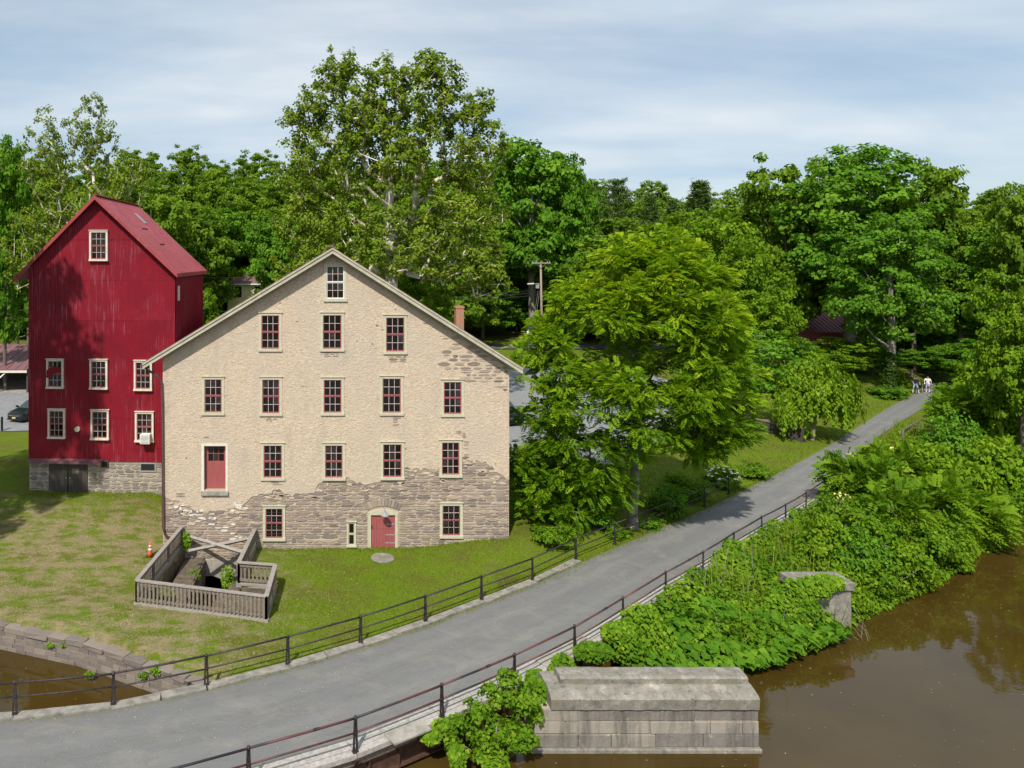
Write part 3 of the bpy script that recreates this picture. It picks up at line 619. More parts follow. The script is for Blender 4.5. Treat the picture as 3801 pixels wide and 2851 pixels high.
def coursed(rnd, umin, umax, z0, z1, hmin, hmax, lmin, lmax, blocks, gap=0.016):
    """rubble laid in uneven courses, leaving out the blocked rectangles"""
    outl = []; z = z0
    while z < z1:
        h = rnd.uniform(hmin, hmax); cuts = sorted([(b[0], b[2]) for b in blocks if b[1] < z + h * 0.5 < b[3]])
        spans = []; q = umin
        for a, b in cuts:
            if a > q: spans.append((q, min(a, umax)))
            q = max(q, b)
        if q < umax: spans.append((q, umax))
        for a, b in spans:
            u = a
            while u < b - 0.08:
                L = rnd.uniform(lmin, lmax) * (0.7 + 1.2 * h / hmax * 0.5)
                if b - u - L < 0.14: L = b - u
                if h > 0.17 and L < 0.75 and rnd.random() < 0.3:
                    hh = h * rnd.uniform(0.4, 0.6); outl.append((u, z, L, hh)); outl.append((u, z + hh, L, h - hh))
                else: outl.append((u, z, L, h))
                u += L
        z += h
    return [(u + gap / 2, z_ + gap / 2, L - gap, h - gap) for u, z_, L, h in outl if L > gap * 2 and h > gap * 2]
blocks = [(r[0], r[1], r[2], r[3]) for r in rects + [small]] + [(udoor[0] - 0.04, udoor[1] - 0.22, udoor[2] + 0.04, udoor[3]), (gdoor[0] - 0.05, -0.6, gdoor[2] + 0.05, gdoor[3] + 0.42), (arc_c - 1.6, -2.5, arc_c + 1.7, -0.55)]
rnd = random.Random(21)
stones = coursed(rnd, XL + 0.01, XR - 0.01, -0.5, 4.3, 0.085, 0.21, 0.20, 0.72, blocks, 0.011)
stones = [s_ for s_ in stones if s_[1] < np.interp(s_[0] + s_[2] / 2, EDX, EDZ) + 0.03 and not (s_[1] + s_[3] < gz(s_[0] + s_[2] / 2, FM - 0.1) - 0.1 and not -6.6 < s_[0] < -2.9)]
stones += [s_ for s_ in coursed(rnd, -6.4, -3.0, -2.3, -0.5, 0.15, 0.28, 0.25, 0.7, blocks)]
stones = [(s_ + (rnd.uniform(0.02, 0.045),)) for s_ in stones]
# upper-right corner: lone stones showing through the coat
reg = [MP.px(1200 + a * 0.3616, 880 + b * 0.3616) for a, b in [(958, 745), (1060, 735), (1895, 1285), (1903, 1600), (1840, 1590), (1690, 1500), (1520, 1500), (1450, 1560), (1440, 1440), (1250, 1420), (1255, 1080), (1200, 925), (1010, 880)]]
up = coursed(rnd, 4.5, XR - 0.03, 6.2, 12.3, 0.10, 0.26, 0.22, 0.75, [r for r in blocks])
for s_ in up:
    cx_, cz_ = s_[0] + s_[2] / 2, s_[1] + s_[3] / 2
    if in_poly(np.array([cx_]), np.array([cz_]), reg)[0] and rnd.random() < (0.62 if cx_ < 7.2 else 0.85) and cz_ < roof_z(cx_) - 0.42: stones.append((s_[0], s_[1], s_[2] * rnd.uniform(0.75, 1.0), s_[3] * rnd.uniform(0.75, 1.0), 0.062))
for px0, py0, px1, py1, pr in [(1440, 1316, 1510, 1345, 0.6), (1200, 1306, 1260, 1325, 0.7), (985, 1784, 1055, 1800, 0.6), (985, 1545, 1030, 1560, 0.5), (1420, 1543, 1490, 1556, 0.6), (1455, 1556, 1478, 1590, 0.8), (1718, 1635, 1742, 1700, 0.75), (1690, 1600, 1730, 1625, 0.5), (750, 1625, 780, 1645, 0.5), (650, 1835, 690, 1845, 0.7), (1000, 1560, 1012, 1566, 1), (1095, 1190, 1110, 1196, 1), (1115, 1430, 1128, 1436, 1), (1392, 1206, 1405, 1212, 1)]:
    a = MP.rect(px0, py0, px1, py1)
    for s_ in coursed(rnd, a[0], a[2], a[1], a[3], 0.07, 0.14, 0.2, 0.5, blocks):
        if rnd.random() < pr: stones.append((s_[0], s_[1], s_[2], s_[3], 0.058))
# big quoins at the left foot of the wall
order = sorted(range(len(stones)), key=lambda i: -stones[i][2] * stones[i][3])
solo = set(order[:300]); jv = MB()
for i, (u, z, L, h, dpt) in enumerate(stones):
    k_ = i % len(SV); fl = -1 if i % 2 else 1
    if i in solo: shared('stone', SD[k_], wall, (u + L / 2, FM, z + h / 2), (L * fl, dpt, h))
    else:
        vs, fs = SV[k_]; jv.add([(u + L / 2 + x * L * fl, FM + y * dpt, z + h / 2 + zz * h) for x, y, zz in vs], fs)
tag(jv.build('small_stones', M['stone_i'], wall), kind='stuff')
# scraps of plaster left on the stonework below the broken edge
sc_r = random.Random(55)
def scrap(u, z, w_, h_, mm, out_=0.052):
    n_ = 9; poly_ = [(u + math.cos(2 * math.pi * j / n_) * w_ * sc_r.uniform(0.55, 1.0), z + math.sin(2 * math.pi * j / n_) * h_ * sc_r.uniform(0.55, 1.0)) for j in range(n_)]
    if any(b[0] - 0.02 < q[0] < b[2] + 0.02 and b[1] - 0.02 < q[1] < b[3] + 0.02 for q in poly_ for b in blocks) or u - w_ < XL + 0.02 or u + w_ > XR - 0.02: return
    MB().prism(poly_, lambda q: MP.p(q[0], q[1], out_), lambda q: MP.p(q[0], q[1], 0.0)).build('plaster_scrap', mm, wall)
for k_ in range(70):
    u = sc_r.uniform(XL + 0.3, XR - 0.3); z = np.interp(u, EDX, EDZ) - abs(sc_r.gauss(0, 0.35)) - 0.05; scrap(u, z, sc_r.uniform(0.08, 0.30), sc_r.uniform(0.03, 0.09), M['stucco'])
for px_, py_, n_ in ((720, 1905, 9), (690, 1890, 6), (880, 1882, 6), (780, 1930, 7), (830, 1960, 5), (900, 1990, 5)):
    for k_ in range(n_):
        q = MP.px(px_ + sc_r.uniform(-45, 45), py_ + sc_r.uniform(-16, 16)); scrap(q[0], q[1], sc_r.uniform(0.06, 0.26), sc_r.uniform(0.03, 0.10), M['lime'], 0.05)
# voussoirs over the ground door
gc, gw, gt = 0.5 * (gdoor[0] + gdoor[2]), gdoor[2] - gdoor[0], gdoor[3]
vd = MB()
for j in range(11):
    a = math.radians(62 + 56 * (1 - j / 10.0)); R0, R1 = 1.52, 1.86; cz_ = gt - 1.36
    q = []
    for da, rr in ((-0.042, R0), (0.042, R0), (0.04, R1), (-0.04, R1)):
        aa = a + da; q.append((gc + rr * math.cos(aa), cz_ + rr * math.sin(aa)))
    MB().prism(q, lambda w_: MP.p(w_[0], w_[1], 0.05), lambda w_: MP.p(w_[0], w_[1], -0.1)).build('voussoir', M['stone'], wall, bevel=0.008)
# lintel and tailrace arch plaster
b_ = holed(MP, [(arc_c - 1.5, -2.42), (arc_c + 1.6, -2.42), (arc_c + 1.6, -0.58), (arc_c - 1.5, -0.58)], [arch], 0.03, 0.35).build('arch_facing', M['concrete'], mill)
# side and rear walls; added black boxes stand in for the dark inside
DEP = 13.5
for x0, x1, x in ((XL, XL + 0.4, XL), (XR - 0.4, XR, XR)):
    zt = roof_z(x) - wt - 0.02; MB().box(x0, FM + 0.401, -2.4, x1, FM + DEP, zt).build('side_wall', M['stucco'], mill)
rw = MB(); rw.prism([(XL + 0.4, -2.4), (XR - 0.4, -2.4), (XR - 0.4, roof_z(XR) - wt), (RID.x, RID.z - wt - 0.05), (XL + 0.4, roof_z(XL) - wt)], lambda q: (q[0], FM + DEP - 0.4, q[1]), lambda q: (q[0], FM + DEP, q[1])); rw.build('rear_wall', M['stucco'], mill)
MB().box(XL + 0.42, FM + 1.6, -2.6, XR - 0.42, FM + 1.7, roof_z(XL) - 0.5).build('dark_inside_screen', M['black'], mill)  # added black screen, keeps the openings dark
MB().box(XL + 0.42, FM + 0.002, -2.7, XR - 0.42, FM + 1.6, -2.41).build('dark_inside_floor', M['black'], mill)  # added black floor, hides the void seen through the arch
# roof: two slopes, rake boards, soffit, ridge
rb = MB()
BK = FM + DEP + 0.5
for sgn, tip in ((-1, TL), (1, TR)):
    d = Vector((tip.x - RID.x, 0, tip.z - RID.z)); nrm = Vector((-d.z, 0, d.x)) if sgn > 0 else Vector((d.z, 0, -d.x)); nrm.normalize()
    if nrm.z < 0: nrm = -nrm
    pts = [(RID.x, RID.z), (tip.x, tip.z)]
    lo_ = [(q[0] - nrm.x * 0.09, q[1] - nrm.z * 0.09) for q in pts]
    poly = [pts[0], pts[1], lo_[1], (RID.x, RID.z - 0.09 / nrm.z)]
    rb.prism(poly, lambda q: (q[0], FR, q[1]), lambda q: (q[0], BK, q[1]))
roof = rb.build('roof', M['shingle'], mill)
for sgn, tip in ((-1, TL), (1, TR)):
    d = Vector((tip.x - RID.x, 0, tip.z - RID.z)).normalized()
    for name, off0, off1, y0, y1, mm in (('rake_board', 0.10, 0.27, FR + 0.015, FR + 0.06, M['rake']), ('rake_trim', 0.03, 0.105, FR - 0.03, FR + 0.01, M['rake']), ('soffit', 0.115, 0.15, FR + 0.06, FM - 0.05, M['soffit']), ('rake_shadow_strip', 0.30, 0.40, FM - 0.085, FM - 0.048, M['soffit'])):  # last strip: thin tan band standing for the shadow under the rake
        nz = math.sqrt(1 - d.z ** 2) ; ex = (tip.x if name != 'rake_shadow_strip' else (XL if sgn < 0 else XR))
        zt = lambda x, o_: RID.z - abs(x - RID.x) * (sl if sgn < 0 else sr) - o_ / nz
        xr = RID.x + sgn * 0.002
        poly = [(xr, zt(xr, off0)), (ex, zt(ex, off0)), (ex, zt(ex, off1)), (xr, zt(xr, off1))]
        MB().prism(poly, lambda q: (q[0], y0, q[1]), lambda q: (q[0], y1, q[1])).build(name, mm, roof)
MB().bar((RID.x, FR - 0.02, RID.z + 0.01), (RID.x, BK, RID.z + 0.01), 0.22, 0.05).build('ridge_cap', M['shingle'], roof)
# windows
for k_, r in enumerate(rects):
    window(mill, MP, r, 3, 4, M['white'] if k_ == 0 else M['sash'], M['casing'])
window(mill, MP, small, 1, 2, M['casing'], M['casing'], cw=0.075)
# iron bars before the two ground floor windows
for r in (rects[13], rects[14]):
    g_ = MB()
    for j in range(1, 8):
        z = r[1] + 0.15 + (r[3] - r[1] - 0.3) * j / 8; g_.tube([MP.p(r[0] + 0.14, z, 0.035), MP.p(r[2] - 0.14, z, 0.035)], 0.007, 5)
    for j in range(1, 6):
        u = r[0] + 0.13 + (r[2] - r[0] - 0.26) * j / 6; g_.tube([MP.p(u, r[1] + 0.15, 0.045), MP.p(u, r[3] - 0.14, 0.045)], 0.007, 5)
    g_.build('window_grille', M['iron'], mill)
# upper door in its deep reveal
u0, z0, u1, z1 = udoor
c_ = MB(); MP.box(c_, u0, z0 + 0.02, u0 + 0.13, z1, -0.30, 0.06); MP.box(c_, u1 - 0.11, z0 + 0.02, u1, z1, -0.30, 0.06); MP.box(c_, u0 + 0.13, z1 - 0.13, u1 - 0.11, z1, -0.30, 0.055)
dr = MB(); a0, a1 = u0 + 0.13, u1 - 0.11; q0, q1 = a0 + 0.02, a1 - 0.01
MP.box(dr, q0, z0 + 0.03, q1, z0 + 1.42, -0.26, -0.20); MP.box(dr, q0, z0 + 1.42, q0 + 0.16, z1 - 0.14, -0.26, -0.20); MP.box(dr, q1 - 0.10, z0 + 1.42, q1, z1 - 0.14, -0.26, -0.20); MP.box(dr, q0 + 0.16, z1 - 0.2, q1 - 0.10, z1 - 0.14, -0.26, -0.20)
gx0, gx1, gz0, gz1 = q0 + 0.16, q1 - 0.10, z0 + 1.42, z1 - 0.2
for j in (1, 2): x = gx0 + (gx1 - gx0) * j / 3; MP.box(dr, x - 0.012, gz0, x + 0.012, gz1, -0.25, -0.205)
MP.box(dr, gx0, 0.5 * (gz0 + gz1) - 0.012, gx1, 0.5 * (gz0 + gz1) + 0.012, -0.248, -0.208)
for j in range(1, 9): x = q0 + (q1 - q0) * j / 9; MP.box(dr, x - 0.006, z0 + 0.05, x + 0.006, z0 + 1.36, -0.205, -0.194)
dob = tag(dr.build('door', M['redwood'], mill), 'faded red upper door with six small panes'); c_.build('casing', M['cream'], dob)
for i in range(3):
    for j in range(2):
        shared('pane', PANE, dob, MP.p(gx0 + (gx1 - gx0) * (i + 0.5) / 3, gz0 + (gz1 - gz0) * (j + 0.5) / 2, -0.236), ((gx1 - gx0) / 3 - 0.02, 0.008, (gz1 - gz0) / 2 - 0.02))
c_ = MB(); MP.box(c_, u0 - 0.01, z0 - 0.20, u1 + 0.03, z0 + 0.02, -0.28, 0.16); c_.build('door_sill', M['concrete'], dob, bevel=0.015)
# ground door of vertical red boards, with strap hinges
u0, z0, u1, z1 = gdoor; zb = gz(gc, FM - 0.3) - 0.02
c_ = MB(); MP.box(c_, u0, zb, u0 + 0.13, z1 - 0.28, -0.16, 0.05); MP.box(c_, u1 - 0.13, zb, u1, z1 - 0.28, -0.16, 0.05)
top = [(u0 + 0.0, z1 - 0.28)] + [(u0 + (u1 - u0) * k_ / 8, z1 - 0.16 + 0.16 * math.sin(math.pi * k_ / 8)) for k_ in range(9)] + [(u1, z1 - 0.28)]
c_.prism(top, lambda q: MP.p(q[0], q[1], 0.054), lambda q: MP.p(q[0], q[1], -0.16))
a0, a1, dt = u0 + 0.13, u1 - 0.13, z1 - 0.285
dback = MB(); MP.box(dback, a0, zb, a1, dt, -0.12, -0.06); dob = dback.build('door', M['redwood'], mill); tag(dob, 'wide faded red plank door with iron strap hinges'); c_.build('casing', M['casing'], dob)
nb = 8
for j in range(nb):
    x0_ = a0 + (a1 - a0) * j / nb; x1_ = a0 + (a1 - a0) * (j + 1) / nb
    for q_, (zz0, zz1) in enumerate(((zb + 0.01, zb + 0.92), (zb + 0.935, dt - 0.01))):
        w_ = MB(); MP.box(w_, x0_ + 0.005, zz0, x1_ - 0.005, zz1, -0.06, -0.035 + random.uniform(-0.006, 0.006)); w_.build('plank', M['redwood'], dob)
for z in (zb + 0.22, zb + 0.62, zb + 1.15, zb + 1.65):
    h_ = MB(); MP.box(h_, a1 - 0.46, z, a1 - 0.02, z + 0.045, -0.03, -0.015); h_.build('strap_hinge', M['grey'], dob)
h_ = MB(); MP.box(h_, a0 + 0.04, zb + 0.95, a0 + 0.075, zb + 1.12, -0.03, 0.0); h_.build('latch', M['iron'], dob)
mst = MB().lathe([(0.55, 0), (0.56, 0.03), (0.545, 0.06), (0.10, 0.062), (0.09, 0.04)], (0, 0, 0), 28)
p_ = gp(1420, 2072, 0.02); ms = mst.build('millstone', M['pier']); ms.location = (p_.x, p_.y, gz(p_.x, p_.y) - 0.01); tag(ms, 'round flat millstone lying in the grass before the ground door', 'millstone')
# gooseneck lamp over the ground door
lp = empty('wall_lamp', MP.p(gc + 0.05, z1, 0.05), 'grey gooseneck lamp over the red ground door of the mill', 'lamp')
MB().tube([MP.p(gc + 0.02, z1 + 0.10, 0.0), MP.p(gc + 0.03, z1 + 0.16, 0.14), MP.p(gc + 0.05, z1 + 0.12, 0.30), MP.p(gc + 0.06, z1 - 0.02, 0.36)], 0.014, 6).build('arm', M['grey'], lp)
MB().lathe([(0.03, 0.10), (0.05, 0.02), (0.19, -0.10), (0.20, -0.12), (0.185, -0.12), (0.04, 0.0)], tuple(MP.p(gc + 0.06, z1 - 0.06, 0.36)), 16).build('shade', M['grey'], lp)
# gutter return and downpipe on the left corner
dp = MB(); pts = [at(534, 1352, FR + 0.35), at(545, 1372, FR + 0.4), at(585, 1395, FM - 0.1), at(600, 1420, FM - 0.12), at(603, 1500, FM - 0.12), at(606, 1960, FM - 0.12), at(614, 1988, FM - 0.12), at(640, 2003, FM - 0.16)]
dp.tube(pts, 0.062, 10); dp.build('downpipe', M['downpipe'], mill, smooth=True)
MB().tube([(TL.x - 0.02, FR, TL.z - 0.08), (TL.x - 0.02, BK, TL.z - 0.08)], 0.07, 8).build('gutter', M['downpipe'], mill)
# chimney on the right slope
CYc = 41.0; c0 = at(1693, 1137, CYc); c1 = at(1722, 1137, CYc)
ch = MB(); ch.box(c0.x, CYc, roof_z(c0.x) - 0.6, c1.x, CYc + 0.55, c0.z - 0.12); ch.box(c0.x - 0.03, CYc - 0.03, c0.z - 0.12, c1.x + 0.03, CYc + 0.58, c0.z)
ch.build('chimney', M['brick'], roof)

# ------------------------------------------------------------------ the red barn
BL = Vector(((106 - CX) / F * 41.95, 41.95, 0)); BR = Vector(((650 - CX) / F * 41.5, 41.5, 0))
BP = Plane(BL, BR - BL); BW = (BR - BL).length
barn = empty('red_barn', (BL.x, BL.y, 0.9), 'tall red corrugated metal barn with a steep gable on a stone base', 'barn')
pk = BP.px(362, 735); el = BP.px(78, 1000); er = BP.px(655, 1012)
def b_roof(u): return pk[1] - (pk[0] - u) * (pk[1] - 13.75) / (pk[0] - 0) if u < pk[0] else pk[1] - (u - pk[0]) * (pk[1] - er[1]) / (er[0] - pk[0])
bot = BP.px(380, 1712)[1]
seams = [bot] + [BP.px(380, y)[1] for y in (1548, 1372, 1188, 1039, 888)] + [pk[1] + 0.1]
bw_holes = [BP.rect(*q) for q in [(334, 856, 402, 969), (175, 1333, 238, 1441), (335, 1334, 401, 1444), (499, 1338, 566, 1449), (180, 1518, 244, 1626), (339, 1521, 406, 1631), (503, 1528, 572, 1639)]]
sd_wall = None
def corrugated(pl, ua, ub, zlo, zhi_fn, name, parent, out=0.0, amp=0.02, pitch=0.10):
    n_ = int((ub - ua) / (pitch / 4)); us = np.linspace(ua, ub, n_ + 1); vs = []; fs = []
    zl = zlo; rr = random.Random(int(zlo * 10)); wob = [rr.uniform(-0.004, 0.004) for _ in range(12)]
    for i, u in enumerate(us):
        o_ = out + amp * math.sin(2 * math.pi * u / pitch); zt = max(zhi_fn(u), zl + 0.001)
        wv = np.interp((u - ua) / (ub - ua) * 11, range(12), wob)
        vs += [pl.p(u, zl + wv - 0.03, o_ + 0.012), pl.p(u, zt, o_)]
    for i in range(n_): fs.append((2 * i, 2 * i + 2, 2 * i + 3, 2 * i + 1))
    return MB().add(vs, fs).build(name, M['red'], parent, smooth=True, fix=False)
for k_ in range(len(seams) - 1):
    zlo, zhi = seams[k_], seams[k_ + 1]
    ua, ub = 0.0, BW
    if zlo > b_roof(0) - 0.3: ua = next(u for u in np.linspace(0, pk[0], 400) if b_roof(u) > zlo + 0.02)
    if zlo > b_roof(BW) - 0.3: ub = next(u for u in np.linspace(BW, pk[0], 400) if b_roof(u) > zlo + 0.02)
    corrugated(BP, ua, ub, zlo, lambda u: min(zhi, b_roof(u) - 0.05), 'siding_sheet', barn, out=0.004 * (k_ % 2))
# core behind the sheets
core = MB(); core.prism([(0.02, bot - 0.1), (BW - 0.02, bot - 0.1), (BW - 0.02, b_roof(BW) - 0.12), (pk[0], pk[1] - 0.15), (0.02, b_roof(0) - 0.12)], lambda q: BP.p(q[0], q[1], -0.05), lambda q: BP.p(q[0], q[1], -7.6)); core.build('wall_core', M['red'], barn)
RP = Plane(BP.p(BW, 0, -0.02), -BP.n)        # right-hand side wall
side = corrugated(RP, 0.0, 7.6, bot, lambda u: b_roof(BW) - 0.08, 'side_siding', barn, out=0.03)
# roof
ov = 0.45
rf = MB()
def b_slope(u0, u1, name, mi=0):
    th = 0.10
    poly = [(u0, b_roof(u0) + 0.02), (u1, b_roof(u1) + 0.02), (u1, b_roof(u1) + th + 0.02), (u0, b_roof(u0) + th + 0.02)]
    return poly
poly = b_slope(pk[0] - 0.001, er[0] + 0.16, 'r'); rf.prism(poly, lambda q: BP.p(q[0], q[1], ov), lambda q: BP.p(q[0], q[1], -7.9))
poly = b_slope(-0.72, pk[0] + 0.001, 'l'); rf.prism(poly, lambda q: BP.p(q[0], q[1], ov), lambda q: BP.p(q[0], q[1], -7.9))
broof = rf.build('roof', M['redroof'], barn)
# standing ribs of the sheets on the right slope
for j in range(1, 13):
    o_ = ov - 8.35 * j / 13; MB().bar(BP.p(pk[0] + 0.05, b_roof(pk[0] + 0.05) + 0.128, o_), BP.p(er[0] + 0.14, b_roof(er[0] + 0.14) + 0.128, o_), 0.035, 0.022).build('roof_rib', M['redroof'], broof)
for fu, fo, L in ((0.42, -2.3, 1.1), (0.64, -2.6, 1.0)):
    u = pk[0] + (er[0] - pk[0]) * fu; MB().bar(BP.p(u, b_roof(u) + 0.14, fo), BP.p(u, b_roof(u) + 0.14, fo - L), 0.06, 0.05).build('snow_guard', M['rust'], broof)
u = pk[0] + (er[0] - pk[0]) * 0.22
MB().bar(BP.p(u - 0.2, b_roof(u - 0.2) + 0.15, -4.6), BP.p(u + 0.5, b_roof(u + 0.5) + 0.15, -4.6), 0.6, 0.03).build('roof_patch', M['grey'], broof)
MB().bar(BP.p(pk[0], pk[1] + 0.14, ov + 0.02), BP.p(pk[0], pk[1] + 0.14, -7.9), 0.24, 0.05).build('ridge_cap', M['redroof'], broof)
for u0_, u1_ in ((-0.72, pk[0]), (pk[0], er[0] + 0.16)):
    MB().prism([(u0_, b_roof(u0_) - 0.12), (u1_, b_roof(u1_) - 0.12), (u1_, b_roof(u1_) + 0.125), (u0_, b_roof(u0_) + 0.125)], lambda q: BP.p(q[0], q[1], ov + 0.004), lambda q: BP.p(q[0], q[1], ov + 0.04)).build('barge_board', M['redroof'], broof)
MB().bar(BP.p(er[0] + 0.16, b_roof(er[0] + 0.16) + 0.0, ov), BP.p(er[0] + 0.16, b_roof(er[0] + 0.16) + 0.0, -7.9), 0.03, 0.2).build('fascia', M['redroof'], broof)
# windows: casings stand proud of the sheeting
for k_, r in enumerate(bw_holes):
    w = window(barn, BP, r, 3, 4, M['sash'], M['cream'], cw=0.105, out=0.14, inset=0.075, cap=True)
    bk_ = MB(); BP.box(bk_, r[0] + 0.12, r[1] + 0.12, r[2] - 0.12, r[3] - 0.12, 0.02, 0.024); bk_.build('backing', M['black'], w)
# shattered lower left pane area: a red board nailed over one window
r = bw_holes[1]; bd = MB(); bd.prism([(r[0] + 0.02, r[1] + 0.62), (r[0] + 0.35, r[1] + 0.66), (r[0] + 0.40, r[1] + 0.86), (r[2] - 0.16, r[1] + 0.98), (r[2] - 0.14, r[3] - 0.42), (r[0] + 0.30, r[3] - 0.44), (r[0] + 0.03, r[3] - 0.62)], lambda q: BP.p(q[0], q[1], 0.16), lambda q: BP.p(q[0], q[1], 0.142)); bd.build('nailed_sheet', M['red'], barn)
# round vent and air conditioner
vt = BP.px(289, 1592); MB().tube([BP.p(vt[0], vt[1], -0.02), BP.p(vt[0], vt[1], 0.14)], 0.15, 18).build('vent', M['cream'], barn)
ac = BP.rect(528, 1606, 564, 1641); acb = MB(); BP.box(acb, ac[0], ac[1], ac[2], ac[3], 0.05, 0.5)
aco = empty('air_conditioner', BP.p(ac[0], ac[1], 0.3), 'white box air conditioner in the lowest right barn window', 'air conditioner')
acb.build('case', M['white'], aco, bevel=0.015); g_ = MB()
for j in range(7): z = ac[1] + 0.06 + (ac[3] - ac[1] - 0.12) * j / 6; BP.box(g_, ac[0] + 0.05, z - 0.012, ac[2] - 0.06, z + 0.012, 0.50, 0.512)
g_.build('grille', M['grey'], aco)
# stone base
bd_l = BP.px(181, 1800)[0]; bd_r = BP.px(325, 1800)[0]; zdoor = BP.px(250, 1721)[1]
bbot = 0.2
bs = MB(); BP.box(bs, 0.04, bbot - 0.6, bd_l, bot + 0.05, -0.5, -0.03); BP.box(bs, bd_r, bbot - 0.6, BW - 0.02, bot + 0.05, -0.5, -0.03); BP.box(bs, bd_l, zdoor, bd_r, bot + 0.05, -0.5, -0.04); bbase = bs.build('stone_base', M['mortar'], barn)
sdb = MB(); RP.box(sdb, 0.03, bbot - 0.6, 7.6, bot + 0.02, -0.4, 0.0); sdb.build('side_base', M['mortar'], barn)
vent = BP.rect(519, 1718, 579, 1751); opn = BP.rect(376, 1709, 403, 1736)
SDG = stone_datas(M['ashlar'], 'base_stone')
rnd = random.Random(8); bst = coursed(rnd, 0.05, BW - 0.03, 0.35, bot - 0.02, 0.14, 0.27, 0.25, 0.6, [(bd_l - 0.02, -1, bd_r + 0.02, 5), vent, opn], 0.03)
ang = math.atan2(BP.u.y, BP.u.x)
for i, (u, z, L, h) in enumerate(q_ for q_ in bst if q_[1] + q_[3] < bot - 0.03): shared('stone', SDG[i % 9], bbase, BP.p(u + L / 2, z + h / 2, -0.03), (L, 0.035, h), ang)
for nm, r, mm in (('vent_frame', vent, M['grey']), ('hatch', opn, M['darkwood'])):
    q = MB(); BP.box(q, r[0], r[1], r[2], r[1] + 0.07, -0.05, 0.03); BP.box(q, r[0], r[3] - 0.07, r[2], r[3], -0.05, 0.03); BP.box(q, r[0], r[1] + 0.07, r[0] + 0.07, r[3] - 0.07, -0.05, 0.03); BP.box(q, r[2] - 0.07, r[1] + 0.07, r[2], r[3] - 0.07, -0.05, 0.03)
    fo_ = q.build(nm, mm, bbase); q = MB(); BP.box(q, r[0] + 0.07, r[1] + 0.07, r[2] - 0.07, r[3] - 0.07, -0.04, -0.01); q.build('panel', M['black'], fo_)
# double doors of dark boards
for a, b in ((bd_l, 0.5 * (bd_l + bd_r) - 0.03), (0.5 * (bd_l + bd_r) + 0.03, bd_r)):
    zb = min(gz(BP.p(a, 0, 0.3).x, BP.p(a, 0, 0.3).y), gz(BP.p(b, 0, 0.3).x, BP.p(b, 0, 0.3).y)) + 0.02
    q = MB(); BP.box(q, a, zb, b, zdoor, -0.03, 0.0); d_ = q.build('door', M['darkwood'], barn)
    for j in range(6):
        x0_ = a + (b - a) * j / 6; x1_ = a + (b - a) * (j + 1) / 6
        q = MB(); BP.box(q, x0_ + 0.006, zb - random.uniform(0, 0.06), x1_ - 0.006, zdoor + 0.02, 0.0, 0.025 + random.uniform(0, 0.012)); q.build('plank', M['darkwood'], d_)
    q = MB(); BP.box(q, b - 0.12 if a == bd_l else a + 0.06, zb + 0.78, b - 0.06 if a == bd_l else a + 0.12, zb + 0.84, 0.03, 0.06); q.build('latch', M['grey'], d_)
q = BP.rect(268, 1739, 294, 1757); s_ = MB(); BP.box(s_, q[0], q[1], q[2], q[3], 0.03, 0.05); s_.build('notice_board', M['wood'], barn)
# little pent roof over the doors
aw = [BP.px(112, 1700)[0], BP.px(382, 1700)[0]]; q = MB(); zt = bot + 0.12
q.add([BP.p(aw[0], zt, 0.02), BP.p(aw[1], zt, 0.02), BP.p(aw[1], zt - 0.14, 0.42), BP.p(aw[0], zt - 0.14, 0.42), BP.p(aw[0], zt - 0.05, 0.02), BP.p(aw[1], zt - 0.05, 0.02), BP.p(aw[1], zt - 0.20, 0.42), BP.p(aw[0], zt - 0.20, 0.42)], [(0, 1, 2, 3), (7, 6, 5, 4), (3, 2, 6, 7), (0, 3, 7, 4), (1, 5, 6, 2), (0, 4, 5, 1)])
q.build('pent_roof', M['mauve'], barn)
# small hatch high in the side wall
q = MB(); RP.box(q, 0.35, 11.9, 0.75, 12.75, 0.05, 0.09); q.build('side_hatch', M['cream'], barn)

# ------------------------------------------------------------------ pipe railings along the path
def railing(posts, h, label, rail_m, zoff=0.0, broken=None):
    e = empty('pipe_railing', posts[0], label, 'railing')
    pm = MB()
    for s_ in (-1, 1): pm.bar((s_ * 0.062, 0, -0.12), (s_ * 0.018, 0, h), 0.035, 0.06, up=(1, 0, 0))
    pm.box(-0.09, -0.07, -0.1, 0.09, 0.07, 0.015); pm.lathe([(0.05, h - 0.02), (0.06, h + 0.03), (0.03, h + 0.075)], n=8); pm.box(-0.05, -0.04, h * 0.56 - 0.03, 0.05, 0.04, h * 0.56 + 0.03)
    o_ = pm.build('post', M['iron']); me_ = o_.data; bpy.data.objects.remove(o_)
    for k_, q in enumerate(posts):
        n_ = nrm2(posts, k_); shared('post', me_, e, (q.x, q.y, zoff), (1, 1, 1), math.atan2(n_.y, n_.x) + math.pi / 2 + random.uniform(-0.05, 0.05), random.uniform(-0.012, 0.012))
    for k_ in range(len(posts) - 1):
        a, b = posts[k_], posts[k_ + 1]
        for nm, z, r in (('top_rail', h, 0.034), ('middle_rail', h * 0.56, 0.027)):
            d0 = random.uniform(-0.012, 0.012); d1 = random.uniform(-0.012, 0.012); mid_ = (a + b) / 2 + Vector((0, 0, zoff + z - 0.012))
            MB().tube([a + Vector((0, 0, zoff + z + d0)), mid_, b + Vector((0, 0, zoff + z + d1))], r, 8).build(nm, rail_m, e, smooth=True)
        if k_ % 2 == 0:
            c_ = a.lerp(b, 0.62) + Vector((0, 0, zoff + h - 0.005)); d = (b - a).normalized(); MB().tube([c_ - d * 0.09, c_ + d * 0.09], 0.043, 8).build('coupling', M['iron'], e)
    return e
railing(RAIL_L, 0.98, 'black iron pipe railing along the lawn side of the path', M['iron'], 0.03)
railing(RAIL_R, 0.98, 'rusty maroon and black pipe railing along the water side of the path', M['pipe'], 0.05)
